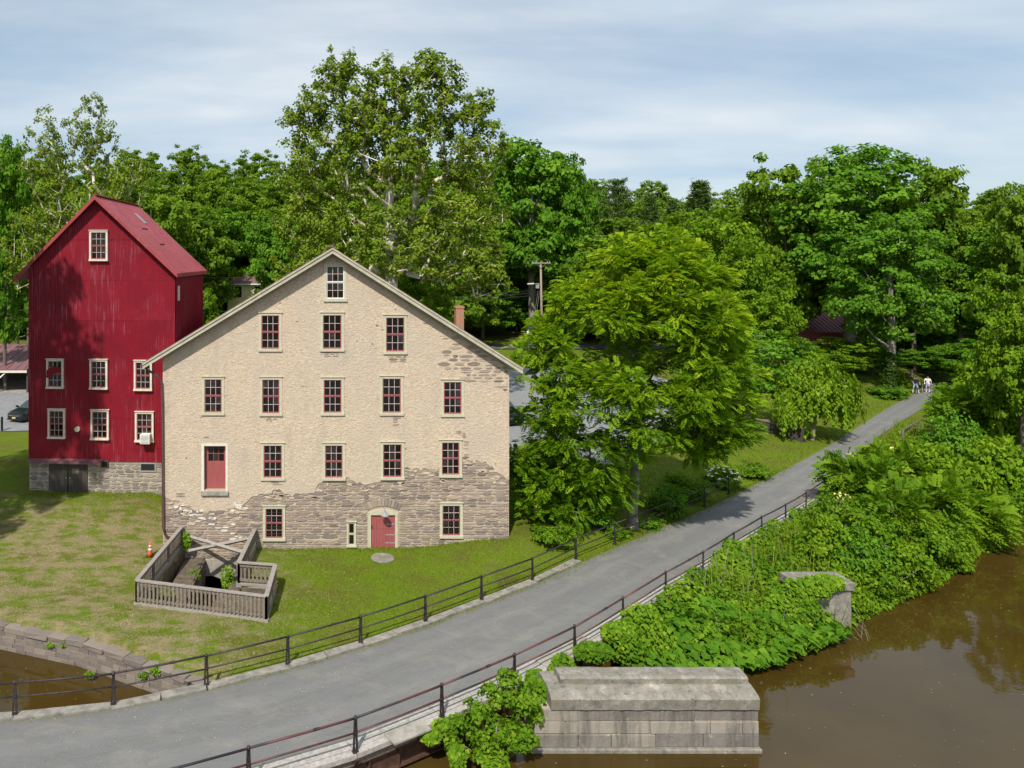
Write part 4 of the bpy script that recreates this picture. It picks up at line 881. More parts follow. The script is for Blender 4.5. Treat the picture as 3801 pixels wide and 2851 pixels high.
# concrete kerb under the left railing
ko = empty('kerb', RAIL_L[0], 'pale concrete kerb blocks under the lawn side railing', 'kerb')
kl = offset(RAIL_L[:10], 0.13); kr = offset(RAIL_L[:10], -0.24)
for k_ in range(9):
    for h_ in range(2):
        t0, t1 = h_ * 0.5 + 0.004, h_ * 0.5 + 0.496; z = 0.045 + random.uniform(-0.012, 0.012)
        a0, a1 = kl[k_].lerp(kl[k_ + 1], t0), kl[k_].lerp(kl[k_ + 1], t1); b0, b1 = kr[k_].lerp(kr[k_ + 1], t0), kr[k_].lerp(kr[k_ + 1], t1)
        for q in (b0, b1): q += Vector((random.uniform(-0.06, 0.06), random.uniform(-0.06, 0.06), 0))
        MB().prism([(q.x, q.y) for q in (b0, b1, a1, a0)], lambda q: (q[0], q[1], z), lambda q: (q[0], q[1], -0.5)).build('kerb_block', M['kerb'], ko)
# bridge side: silvered timber, steel girder, brackets
br = empty('bridge_edge', RAIL_R[0], 'silvered timber edge beams and rusty steel girder under the path', 'bridge')
oi, oo = offset(RAIL_R, 0.60), offset(RAIL_R, -0.12); gi = offset(RAIL_R, 0.15); g0 = offset(RAIL_R, 0.05)
for k_ in range(len(RAIL_R) - 1):
    for lane in range(3):
        f0, f1 = lane / 3 + 0.01, (lane + 1) / 3 - 0.012
        A = [oi[k_].lerp(oo[k_], f0), oi[k_ + 1].lerp(oo[k_ + 1], f0), oi[k_ + 1].lerp(oo[k_ + 1], f1), oi[k_].lerp(oo[k_], f1)]
        if lane == 2: A = [q + (A[2] - A[0]).normalized() * 0 for q in A]
        t_ = 0.004; z = 0.055 - lane * 0.004 + random.uniform(-0.01, 0.015)
        P_ = [A[0].lerp(A[1], t_), A[0].lerp(A[1], 1 - t_), A[3].lerp(A[2], 1 - t_), A[3].lerp(A[2], t_)]
        MB().prism([(q.x, q.y) for q in P_], lambda q: (q[0], q[1], z), lambda q: (q[0], q[1], z - 0.14)).build('timber', M['plank'], br)
    a, b = gi[k_], gi[k_ + 1]; d = (b - a).normalized()
    sb_ = MB(); sb_.bar(a + Vector((0, 0, -0.23)) , b + Vector((0, 0, -0.23)), 0.26, 0.26); sb_.build('stringer', M['wood'], br)
    w_ = MB(); w_.bar(a + Vector((0, 0, -0.66)), b + Vector((0, 0, -0.66)), 0.025, 0.60); w_.bar(a + Vector((0, 0, -0.37)), b + Vector((0, 0, -0.37)), 0.30, 0.03); w_.bar(a + Vector((0, 0, -0.96)), b + Vector((0, 0, -0.96)), 0.30, 0.03)
    for j in range(3): c_ = a.lerp(b, (j + 0.5) / 3) + Vector((0, 0, -0.66)); n_ = nrm2(RAIL_R, k_); w_.bar(c_ + n_ * -0.12, c_ + n_ * 0.12, 0.02, 0.56)
    w_.build('girder', M['rust'], br)
    n_ = nrm2(RAIL_R, k_); q = RAIL_R[k_]
    bk_ = MB(); bk_.bar(q + Vector((0, 0, -0.09)) - n_ * 0.16, q + Vector((0, 0, -0.09)) + n_ * 0.2, 0.12, 0.03); bk_.bar(q - n_ * 0.14 + Vector((0, 0, -0.10)), q + n_ * 0.15 + Vector((0, 0, -0.60)), 0.09, 0.04); bk_.build('bracket', M['rust'], br)
# two pale boards lying on the edge timbers
for k_, (a, b) in enumerate([((2008, 2463), (2180, 2372)), ((1445, 2745), (1580, 2690))]):
    a = gp(*a, 0.09); b = gp(*b, 0.09); o_ = MB().bar((a.x, a.y, 0.09), (b.x, b.y, 0.09), 0.55, 0.05).build('loose_board', M['concrete'])
    tag(o_, ['pale flat board lying on the bridge edge timbers near the stone pier', 'pale flat slab lying on the bridge edge timbers at the frame bottom'][k_], 'board')

# ------------------------------------------------------------------ canal retaining wall
cw = empty('canal_wall', (-8.9, 27.7, -1), 'purplish stone retaining wall with coping along the canal', 'wall')
line = [Vector((a, b, 0)) for a, b in [(-19, 31.7), (-16, 30.4), (-12.5, 28.9), (-8.9, 27.66), (-5.0, 25.6), (-2.2, 23.9)]]
def along(line, s):
    for a, b in zip(line[:-1], line[1:]):
        L = (b - a).length
        if s <= L: return a + (b - a) * (s / L), (b - a).normalized()
        s -= L
    return line[-1], (line[-1] - line[-2]).normalized()
tot = sum((b - a).length for a, b in zip(line[:-1], line[1:]))
SDC = stone_datas(M['canal'], 'block_stone')
def rough_block(seed):
    r = random.Random(seed); vs = []
    for z in (-0.5, 0.5):
        for x, y in ((-0.5, -0.5), (0.5, -0.5), (0.5, 0.5), (-0.5, 0.5)): vs.append((x + r.uniform(-0.03, 0.03), y + r.uniform(-0.06, 0.06), z + r.uniform(-0.06, 0.06)))
    o_ = MB().add(vs, [(3, 2, 1, 0), (4, 5, 6, 7), (0, 1, 5, 4), (1, 2, 6, 5), (2, 3, 7, 6), (3, 0, 4, 7)]).build('coping_stone', M['canal'], bevel=0.05); d = o_.data; bpy.data.objects.remove(o_); return d
CB = [rough_block(k_) for k_ in range(6)]
def face_block(seed):
    r = random.Random(seed); vs = [(x + r.uniform(-0.01, 0.01), y + r.uniform(-0.03, 0.03), z + r.uniform(-0.03, 0.03)) for z in (-0.5, 0.5) for x, y in ((-0.5, -0.5), (0.5, -0.5), (0.5, 0.5), (-0.5, 0.5))]
    o_ = MB().add(vs, [(3, 2, 1, 0), (4, 5, 6, 7), (0, 1, 5, 4), (1, 2, 6, 5), (2, 3, 7, 6), (3, 0, 4, 7)]).build('block_stone', M['canal'], bevel=0.02); d = o_.data; bpy.data.objects.remove(o_); return d
FB = [face_block(k_) for k_ in range(6)]
rnd = random.Random(3); s_ = 0.0; i = 0
while s_ < tot - 0.3:
    L = rnd.uniform(0.5, 1.1); q, d = along(line, s_ + L / 2); n_ = Vector((-d.y, d.x, 0)); q2 = q + n_ * 0.24
    shared('coping_stone', CB[i % 6], cw, (q2.x, q2.y, -0.30 + rnd.uniform(-0.02, 0.02)), (L - 0.01, 0.66 + rnd.uniform(-0.05, 0.05), 0.20), math.atan2(d.y, d.x) + rnd.uniform(-0.015, 0.015)); s_ += L; i += 1
for row in range(6):
    s_ = rnd.uniform(0, 0.4); zc = -0.495 - row * 0.19
    while s_ < tot - 0.3:
        L = rnd.uniform(0.28, 0.75); q, d = along(line, s_ + L / 2); n_ = Vector((-d.y, d.x, 0)); q2 = q + n_ * (0.12 - row * 0.022)
        shared('block_stone', FB[i % 6], cw, (q2.x, q2.y, zc), (L - 0.010, 0.34 + rnd.uniform(-0.02, 0.02), 0.185), math.atan2(d.y, d.x)); s_ += L; i += 1
bk_ = MB()
for a, b in zip(line[:-1], line[1:]):
    n_ = nrm2([a, b], 0); bk_.bar(a + n_ * 0.42 + Vector((0, 0, -0.9)), b + n_ * 0.42 + Vector((0, 0, -0.9)), 0.5, 1.2)
bk_.build('wall_backing', M['mortar'], cw)

# ------------------------------------------------------------------ stone pier in the river
pier = empty('stone_pier', (10.5, 22.9, WATER), 'stained concrete topped ashlar pier standing in the brown water', 'pier')
x0, x1 = 6.9, 13.95; yf = 22.83
pc = MB()
def prof(mb, p_, xa, xb, mi=0): mb.prism(p_, lambda q: (xa, q[0], q[1]), lambda q: (xb, q[0], q[1]), mi)
def cap_mesh(p_, xa, xb, name, seed):
    r = random.Random(seed); n_ = 30; vs = []; fs = []; m_ = len(p_)
    for k_ in range(n_ + 1):
        x = xa + (xb - xa) * k_ / n_
        for q in p_: vs.append((x + (r.uniform(-0.02, 0.02) if 0 < k_ < n_ else 0), q[0] + r.uniform(-0.009, 0.009), q[1] + r.uniform(-0.012, 0.008)))
    for k_ in range(n_):
        for j in range(m_): fs.append((k_ * m_ + j, k_ * m_ + (j + 1) % m_, (k_ + 1) * m_ + (j + 1) % m_, (k_ + 1) * m_ + j))
    fs.append(tuple(range(m_))); fs.append(tuple(n_ * m_ + j for j in range(m_)))
    return MB().add(vs, fs).build(name, M['pier'], pier)
cap_mesh([(yf - 0.05, 0.22), (yf - 0.09, 0.56), (yf + 0.0, 0.65), (yf + 0.40, 0.76), (yf + 1.15, 0.76), (yf + 1.3, 0.62), (yf + 1.3, 0.22)], x0 + 0.5, x1 - 0.02, 'lower_cap', 1)
cap_mesh([(yf + 0.42, 0.755), (yf + 0.40, 0.93), (yf + 0.47, 0.985), (yf + 0.92, 1.01), (yf + 1.04, 0.96), (yf + 1.08, 0.755)], x0 + 0.95, x1 - 0.10, 'upper_cap', 2)
MB().box(x0 - 0.1, yf - 0.12, -2.4, x1 + 0.04, yf + 1.35, -0.98).build('footing', M['pier'], pier, bevel=0.02)
MB().box(x0 + 0.05, yf + 0.05, -1.0, x1 - 0.05, yf + 1.28, 0.22).build('core', M['mortar'], pier)
o_ = rough_block(31)
def ash_block(seed):
    r = random.Random(seed); vs = []
    for z in (-0.5, 0.5):
        for x, y in ((-0.5, -0.5), (0.5, -0.5), (0.5, 0.5), (-0.5, 0.5)): vs.append((x, y + r.uniform(-0.03, 0.03), z))
    q_ = MB().add(vs, [(3, 2, 1, 0), (4, 5, 6, 7), (0, 1, 5, 4), (1, 2, 6, 5), (2, 3, 7, 6), (3, 0, 4, 7)]).build('ashlar_block', M['pierblock'], bevel=0.03); d = q_.data; bpy.data.objects.remove(q_); return d
AB = [ash_block(k_) for k_ in range(5)]
rnd = random.Random(12); zz = [-0.98, -0.57, -0.17, 0.215]
for row in range(3):
    u = x0; hgt = zz[row + 1] - zz[row]
    while u < x1 - 0.05:
        L = rnd.uniform(0.9, 1.9)
        if x1 - u - L < 0.5: L = x1 - u
        shared('ashlar_block', AB[rnd.randrange(5)], pier, (u + L / 2, yf + 0.20 + row * 0.012, zz[row] + hgt / 2), (L - 0.022, 0.42 + rnd.uniform(-0.03, 0.03), hgt - 0.02)); u += L
    v = yf + 0.42
    while v < yf + 1.25:
        L = min(rnd.uniform(0.6, 1.0), yf + 1.3 - v); shared('ashlar_block', AB[rnd.randrange(5)], pier, (x1 - 0.2, v + L / 2, zz[row] + hgt / 2), (0.40, L - 0.014, hgt - 0.014)); v += L
# wing wall half hidden in the vines, and the bridge abutment further on
ww = empty('wing_wall', (21.6, 30.3, -1), 'grey concrete wing wall with slab top half covered by vines', 'wall')
a = at(3162, 2160, 30.3); MB().box(a.x - 2.3, 30.3, -1.6, a.x, 31.2, a.z - 0.34).build('wall_body', M['pier'], ww, bevel=0.03); MB().box(a.x - 2.4, 30.2, a.z - 0.34, a.x + 0.06, 31.3, a.z).build('slab', M['pier'], ww, bevel=0.02)
ab = empty('bridge_abutment', (24.5, 36.6, -1), 'tan concrete abutment block under the far bridge end', 'abutment')
a = at(2905, 2010, 36.2); b = at(3030, 2060, 36.2)
MB().box(a.x - 1.0, 36.2, -1.8, b.x + 0.3, 37.6, b.z + 0.0).build('lower_block', M['concrete'], ab, bevel=0.03); MB().box(a.x - 0.6, 36.5, b.z + 0.0, b.x + 0.2, 37.6, b.z + 0.4).build('upper_block', M['concrete'], ab, bevel=0.03)
MB().box(b.x - 0.9, 36.7, b.z + 0.4, b.x - 0.1, 37.5, b.z + 0.75).build('rubble_block', M['concrete'], ab, bevel=0.08)

# ------------------------------------------------------------------ tailrace pit and its wooden fence
pit = empty('tailrace_pit', (-4.6, 33, -2.3), 'dark stone lined pit before the mill arch', 'pit')
pw = MB(); n_ = len(PIT)
for k_ in range(n_):
    a = Vector((*PIT[k_], 0)); b = Vector((*PIT[(k_ + 1) % n_], 0))
    if k_ == n_ - 2: continue
    pw.add([(a.x, a.y, 0.02), (b.x, b.y, 0.02), (b.x, b.y, -2.4), (a.x, a.y, -2.4)], [(0, 1, 2, 3)])
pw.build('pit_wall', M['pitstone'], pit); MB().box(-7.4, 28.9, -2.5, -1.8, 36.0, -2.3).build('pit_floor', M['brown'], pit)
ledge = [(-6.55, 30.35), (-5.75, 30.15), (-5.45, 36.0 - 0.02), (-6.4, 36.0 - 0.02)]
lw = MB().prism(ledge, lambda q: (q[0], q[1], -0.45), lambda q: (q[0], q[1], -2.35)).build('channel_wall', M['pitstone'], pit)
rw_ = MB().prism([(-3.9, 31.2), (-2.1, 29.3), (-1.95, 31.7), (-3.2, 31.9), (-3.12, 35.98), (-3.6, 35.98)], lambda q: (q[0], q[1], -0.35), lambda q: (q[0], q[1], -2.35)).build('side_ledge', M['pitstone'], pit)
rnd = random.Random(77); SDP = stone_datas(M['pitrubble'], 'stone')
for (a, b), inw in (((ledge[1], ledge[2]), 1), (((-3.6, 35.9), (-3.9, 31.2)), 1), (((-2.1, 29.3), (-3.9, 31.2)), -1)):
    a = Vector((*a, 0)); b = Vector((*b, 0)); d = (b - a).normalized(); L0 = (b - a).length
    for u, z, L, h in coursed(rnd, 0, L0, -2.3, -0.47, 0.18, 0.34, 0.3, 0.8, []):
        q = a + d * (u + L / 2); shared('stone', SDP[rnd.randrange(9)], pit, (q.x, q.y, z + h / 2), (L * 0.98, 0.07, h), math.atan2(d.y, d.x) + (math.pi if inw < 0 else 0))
fe = empty('picket_fence', (-7.3, 30.3, 0), 'grey weathered picket fence enclosing the pit before the mill', 'fence')
C_ = [gp(507, 2243), gp(988, 2303), gp(1022, 2178), gp(886, 2172), Vector((-2.95, FM - 0.12, 0)), Vector((-6.55, FM - 0.12, 0))]
def gzf(q): return max(gz(q.x, q.y), -0.02)
pick_me = MB().box(-0.045, -0.016, 0, 0.045, 0.016, 1).build('picket', M['wood']); pk_d = pick_me.data; bpy.data.objects.remove(pick_me)
rnd = random.Random(9)
def fence_side(a, b, hgt=0.98, posts=True, base=True):
    d = (b - a); L = d.length; d.normalize(); n_ = Vector((d.y, -d.x, 0)); ang = math.atan2(d.y, d.x)
    za, zb = gzf(a), gzf(b)
    zl = lambda t_: za + (zb - za) * t_
    for nm, z, w_, h_, mm in (('top_rail', hgt, 0.19, 0.045, M['woodtop']), ('upper_stringer', hgt - 0.13, 0.045, 0.11, M['wood']), ('lower_stringer', 0.22, 0.045, 0.11, M['wood'])):
        MB().bar(Vector((a.x, a.y, za + z)), Vector((b.x, b.y, zb + z)), w_, h_).build(nm, mm, fe)
    if base: MB().bar(Vector((a.x, a.y, za + 0.0)) - d * 0.1, Vector((b.x, b.y, zb + 0.0)) + d * 0.1, 0.16, 0.16).build('base_beam', M['woodtop'], fe)
    m_ = int(L / 0.172)
    for j in range(m_):
        t_ = (j + 0.5) / m_; q = a.lerp(b, t_) + n_ * 0.042
        shared('picket', pk_d, fe, (q.x, q.y, zl(t_) + 0.13), (rnd.uniform(0.9, 1.08), 1, hgt - 0.18), ang + rnd.uniform(-0.06, 0.06), 0)
    k_ = max(1, int(round(L / 1.9)))
    for j in range(k_ + 1):
        t_ = j / k_; q = a.lerp(b, t_)
        MB().box(q.x - 0.045, q.y - 0.045, zl(t_) - 0.15, q.x + 0.045, q.y + 0.045, zl(t_) + hgt - 0.03).build('post', M['wood'], fe)
for a, b in zip(C_[:-2], C_[1:-1]): fence_side(a, b)
fence_side(C_[5], C_[0])
for (pa, pb, ya, yb) in (((690, 1988), (905, 2052), 35.7, 34.2), ((930, 1998), (700, 2046), 35.6, 34.4)):
    MB().bar(at(*pa, ya), at(*pb, yb), 0.14, 0.045 + 0.002 * ya, up=(0, -0.6, 0.8)).build('cross_brace', M['woodtop'], fe)

# ------------------------------------------------------------------ traffic cone
tcn = gp(557, 2066, 0.35); tz = gz(tcn.x, tcn.y); tcn = gp(557, 2066, tz)
cone = empty('traffic_cone', (tcn.x, tcn.y, tz), 'orange traffic cone with two white bands beside the pit fence', 'cone')
MB().lathe([(0.13, 0.03), (0.105, 0.2), (0.088, 0.3), (0.07, 0.42), (0.055, 0.52), (0.03, 0.70), (0.02, 0.70)], (tcn.x, tcn.y, tz), 18).build('cone_body', M['orange'], cone, smooth=True)
for z0_, z1_, r0, r1 in ((0.30, 0.40, 0.091, 0.076), (0.47, 0.55, 0.067, 0.054)): MB().lathe([(r0, z0_), (r1, z1_)], (tcn.x, tcn.y, tz), 18).build('band', M['white'], cone, smooth=True)
MB().box(tcn.x - 0.18, tcn.y - 0.18, tz, tcn.x + 0.18, tcn.y + 0.18, tz + 0.035).build('base', M['black'], cone)

# ------------------------------------------------------------------ open shed, guard rail, house, far red barn
SY = 71.5; sz = gz(-30, SY); sr_x = at(108, 1480, SY).x
shed = empty('open_shed', (-36, SY, sz), 'long open fronted shed with a mauve metal roof left of the red barn', 'shed')
ez = at(60, 1372, SY).z; tz_ = at(60, 1277, SY + 7).z
MB().add([(-52, SY - 0.6, ez + 0.1), (sr_x, SY - 0.6, ez + 0.1), (sr_x, SY + 7, tz_), (-52, SY + 7, tz_), (-52, SY - 0.6, ez), (sr_x, SY - 0.6, ez), (sr_x, SY + 7, tz_ - 0.1), (-52, SY + 7, tz_ - 0.1)], [(0, 1, 2, 3), (7, 6, 5, 4), (0, 4, 5, 1), (1, 5, 6, 2), (2, 6, 7, 3), (3, 7, 4, 0)]).build('roof', M['mauve'], shed)
for j in range(26):
    x = sr_x - 0.3 - j * 0.85; MB().bar((x, SY - 0.6, ez + 0.12), (x, SY + 7, tz_ + 0.02), 0.05, 0.05).build('roof_seam', M['mauve'], shed)
MB().box(-52, SY - 0.62, ez - 0.22, sr_x, SY - 0.5, ez).build('fascia', M['cream'], shed)
for x in (sr_x - 3.1, sr_x - 7.0, sr_x - 11): MB().box(x - 0.14, SY - 0.55, sz - 0.2, x + 0.14, SY - 0.3, ez - 0.1).build('post', M['white'], shed); MB().bar((x + 0.1, SY - 0.45, ez - 1.0), (x + 1.0, SY - 0.45, ez - 0.2), 0.12, 0.12).build('brace', M['white'], shed)
MB().box(-52, SY + 6.7, sz - 0.2, sr_x, SY + 6.9, tz_ - 0.1).build('rear_wall', M['darkwood'], shed); MB().box(sr_x - 0.15, SY - 0.3, sz - 0.2, sr_x - 0.02, SY + 6.7, ez).build('end_wall', M['darkwood'], shed); MB().box(-52, SY - 0.3, sz - 0.2, sr_x - 0.15, SY + 6.7, sz + 0.1).build('floor', M['concrete'], shed)
gr = empty('guard_rail', (-40, 101.5, 1), 'dark guard rail beside the road behind the shed', 'guard rail')
MB().box(-75, 101.4, 1.6, -24, 101.5, 1.9).build('beam', M['grey'], gr)
for j in range(17): MB().box(-74 + j * 3, 101.5, 0.8, -73.8 + j * 3, 101.7, 1.9).build('post', M['darkwood'], gr)
HY = 118.0; hx = at(845, 1100, HY).x; hz = gz(hx + 5, HY); hez = at(850, 1054, HY).z
house = empty('cream_house', (hx + 5, HY, hz), 'small cream house with a brown hipped roof among the trees behind the mill', 'house')
MB().box(hx, HY, hz - 1, hx + 11, HY + 8, hez).build('wall', M['yellowwall'], house)
MB().add([(hx - 0.6, HY - 0.6, hez), (hx + 11.6, HY - 0.6, hez), (hx + 11.6, HY + 8.6, hez), (hx - 0.6, HY + 8.6, hez), (hx + 4, HY + 4, hez + 2.6), (hx + 7, HY + 4, hez + 2.6)], [(3, 2, 1, 0), (0, 1, 5, 4), (1, 2, 5), (2, 3, 4, 5), (3, 0, 4)]).build('roof', M['shingle'], house)
MB().box(hx - 0.65, HY - 0.65, hez - 0.12, hx + 11.65, HY - 0.55, hez + 0.06).build('fascia', M['white'], house)
for x in (hx + 1.2, hx + 4.4, hx + 7.8):
    w = MB().box(x - 0.1, HY - 0.05, hez - 2.3, x + 1.2, HY + 0.02, hez - 0.3).build('window', M['white'], house); MB().box(x, HY - 0.07, hez - 2.2, x + 1.1, HY - 0.045, hez - 0.4).build('pane', M['glass'], w)
RBY = 92.0; a = at(2860, 1165, RBY); b = at(3260, 1165, RBY); rbz = gz(a.x, RBY)
rbn = empty('far_red_barn', ((a.x + b.x) / 2, RBY, rbz), 'low red shed with a pink metal roof glimpsed behind the right hand trees', 'barn')
MB().box(a.x, RBY, rbz - 1, b.x, RBY + 8, a.z - 2.2).build('wall', M['redwood'], rbn)
MB().add([(a.x - 0.5, RBY - 0.6, a.z - 2.3), (b.x + 0.5, RBY - 0.6, a.z - 2.3), (b.x + 0.5, RBY + 4, a.z), (a.x - 0.5, RBY + 4, a.z), (b.x + 0.5, RBY + 8.6, a.z - 2.3), (a.x - 0.5, RBY + 8.6, a.z - 2.3)], [(0, 1, 2, 3), (3, 2, 4, 5), (0, 3, 5), (1, 4, 2), (0, 5, 4, 1)]).build('roof', M['redroof'], rbn)
for j in range(24):
    x = a.x + (b.x - a.x) * (j + 0.5) / 24; MB().bar((x, RBY - 0.6, a.z - 2.26), (x, RBY + 4, a.z + 0.04), 0.05, 0.05).build('roof_seam', M['redroof'], rbn)
for j in range(3):
    x = a.x + 2 + j * 4.2; MB().box(x, RBY - 0.05, rbz + 0.1, x + 2.0, RBY - 0.01, rbz + 2.3).build('door', M['darkwood'], rbn)

# ------------------------------------------------------------------ utility pole, wires, road signs
PY = 103.0; pb = at(2013, 1306, PY); pt = at(2007, 975, PY); pz = gz(pb.x, PY)
pole = empty('utility_pole', (pb.x, PY, pz), 'wooden utility pole with cross arm and street light beside the road', 'utility pole')
MB().tube([(pb.x, PY, pz - 0.3), (pt.x, PY, pt.z)], 0.20, 10, r2=0.13).build('shaft', M['polewood'], pole, smooth=True)
MB().bar(Vector((pt.x - 1.35, PY - 0.15, pt.z - 0.05)), Vector((pt.x + 1.35, PY - 0.15, pt.z - 0.05)), 0.13, 0.15).build('cross_arm', M['woodtop'], pole)
for s_ in (-1, 1): MB().bar(Vector((pt.x + s_ * 0.75, PY - 0.2, pt.z - 0.1)), Vector((pt.x, PY - 0.2, pt.z - 0.75)), 0.05, 0.05).build('brace', M['wood'], pole)
for dx in (-1.2, -0.6, 0.9, 1.2): MB().lathe([(0.05, 0), (0.07, 0.08), (0.05, 0.16), (0.03, 0.2)], (pt.x + dx, PY - 0.15, pt.z + 0.03), 8).build('insulator', M['grey'], pole)
la = at(1995, 1057, PY); lb = at(1972, 1052, PY); ob_ = MB().tube([(pt.x, PY, la.z - 0.2), (la.x, PY - 0.3, la.z + 0.1), (lb.x, PY - 0.5, lb.z)], 0.05, 6).build('light_arm', M['chrome'], pole)
MB().bar(Vector((lb.x + 0.2, PY - 0.5, lb.z)), Vector((lb.x - 0.7, PY - 0.55, lb.z - 0.05)), 0.28, 0.16).build('street_light', M['cream'], pole)
MB().box(pt.x - 0.75, PY - 0.3, la.z - 0.5, pt.x - 0.3, PY + 0.0, la.z + 0.2).build('transformer', M['grey'], pole)
def wire(a, b, sag, r, name, label, m_, n_=14):
    pts = [a.lerp(b, k_ / n_) - Vector((0, 0, sag * 4 * (k_ / n_) * (1 - k_ / n_))) for k_ in range(n_ + 1)]
    return tag(MB().tube(pts, r, 5).build(name, m_), label, 'wire')
for k_, (py0, py1, r, lab) in enumerate([(1095, 1240, 0.05, 'thick black cable, lowest of the bundle leaving the pole'), (1085, 1215, 0.06, 'thick black cable, middle one of the bundle leaving the pole'), (1076, 1195, 0.045, 'black cable, topmost of the bundle leaving the pole'), (985, 1010, 0.02, 'thin wire leaving the cross arm of the pole leftwards')]):
    a = at(2005, py0, PY); b = at(-600, py1, 101.0) if k_ < 3 else at(-600, 960, 101); wire(a, b, 1.0 if k_ < 3 else 2.2, r, 'overhead_wire', lab, M['black'])
wire(at(2012, 985, PY), at(2700, 1020, PY), 0.6, 0.02, 'overhead_wire', 'thin wire running right from the pole behind the bright tree', M['black'])
for dx, lab in ((0, 'leaning thin grey guy wire, nearest the utility pole'), (-6, 'second thin grey guy wire left of the utility pole')):
    tag(MB().tube([at(2003 + dx, 1080, PY), at(1986 + dx, 1200, PY)], 0.02, 5).build('guy_wire', M['grey']), lab, 'wire')
sg = gp(1962, 1330, gz(28, 98)); s_ = empty('road_sign', (sg.x, sg.y, sg.z), 'blue banner sign over a small white sign on a thin post', 'sign')
MB().box(sg.x - 0.05, sg.y, sg.z - 0.2, sg.x + 0.05, sg.y + 0.08, at(1960, 1200, sg.y).z).build('post', M['wood'], s_)
q0 = at(1966, 1216, sg.y); q1 = at(1978, 1199, sg.y); MB().box(q0.x - 0.1, sg.y - 0.05, q0.z, q1.x, sg.y, q1.z + 0.1).build('blue_panel', M['blue'], s_)
q0 = at(1955, 1242, sg.y); q1 = at(1964, 1228, sg.y); MB().box(q0.x, sg.y - 0.05, q0.z, q1.x, sg.y, q1.z).build('white_panel', M['white'], s_)
for k_, (xa, ya, xb, yb, lab) in enumerate([(1934, 1318, 1944, 1270, 'white plastic marker stake leaning by the lot entrance'), (1929, 1303, 1935, 1257, 'grey metal marker stake standing by the lot entrance')]):
    yy = 2700 * (H - 1) / (ya - CY); tag(MB().bar(at(xa, ya, yy) - Vector((0, 0, 0.2)), at(xb, yb, yy), 0.13, 0.05).build('marker_stake', M['white'] if k_ == 0 else M['grey']), lab, 'stake')
bo = gp(7, 1610, 0.9); tag(MB().lathe([(0.09, -0.2), (0.09, 1.05), (0.08, 1.12), (0.03, 1.15)], (bo.x, bo.y, gz(bo.x, bo.y)), 12).build('bollard', M['black']), 'black post bollard beside the parked black car', 'bollard')

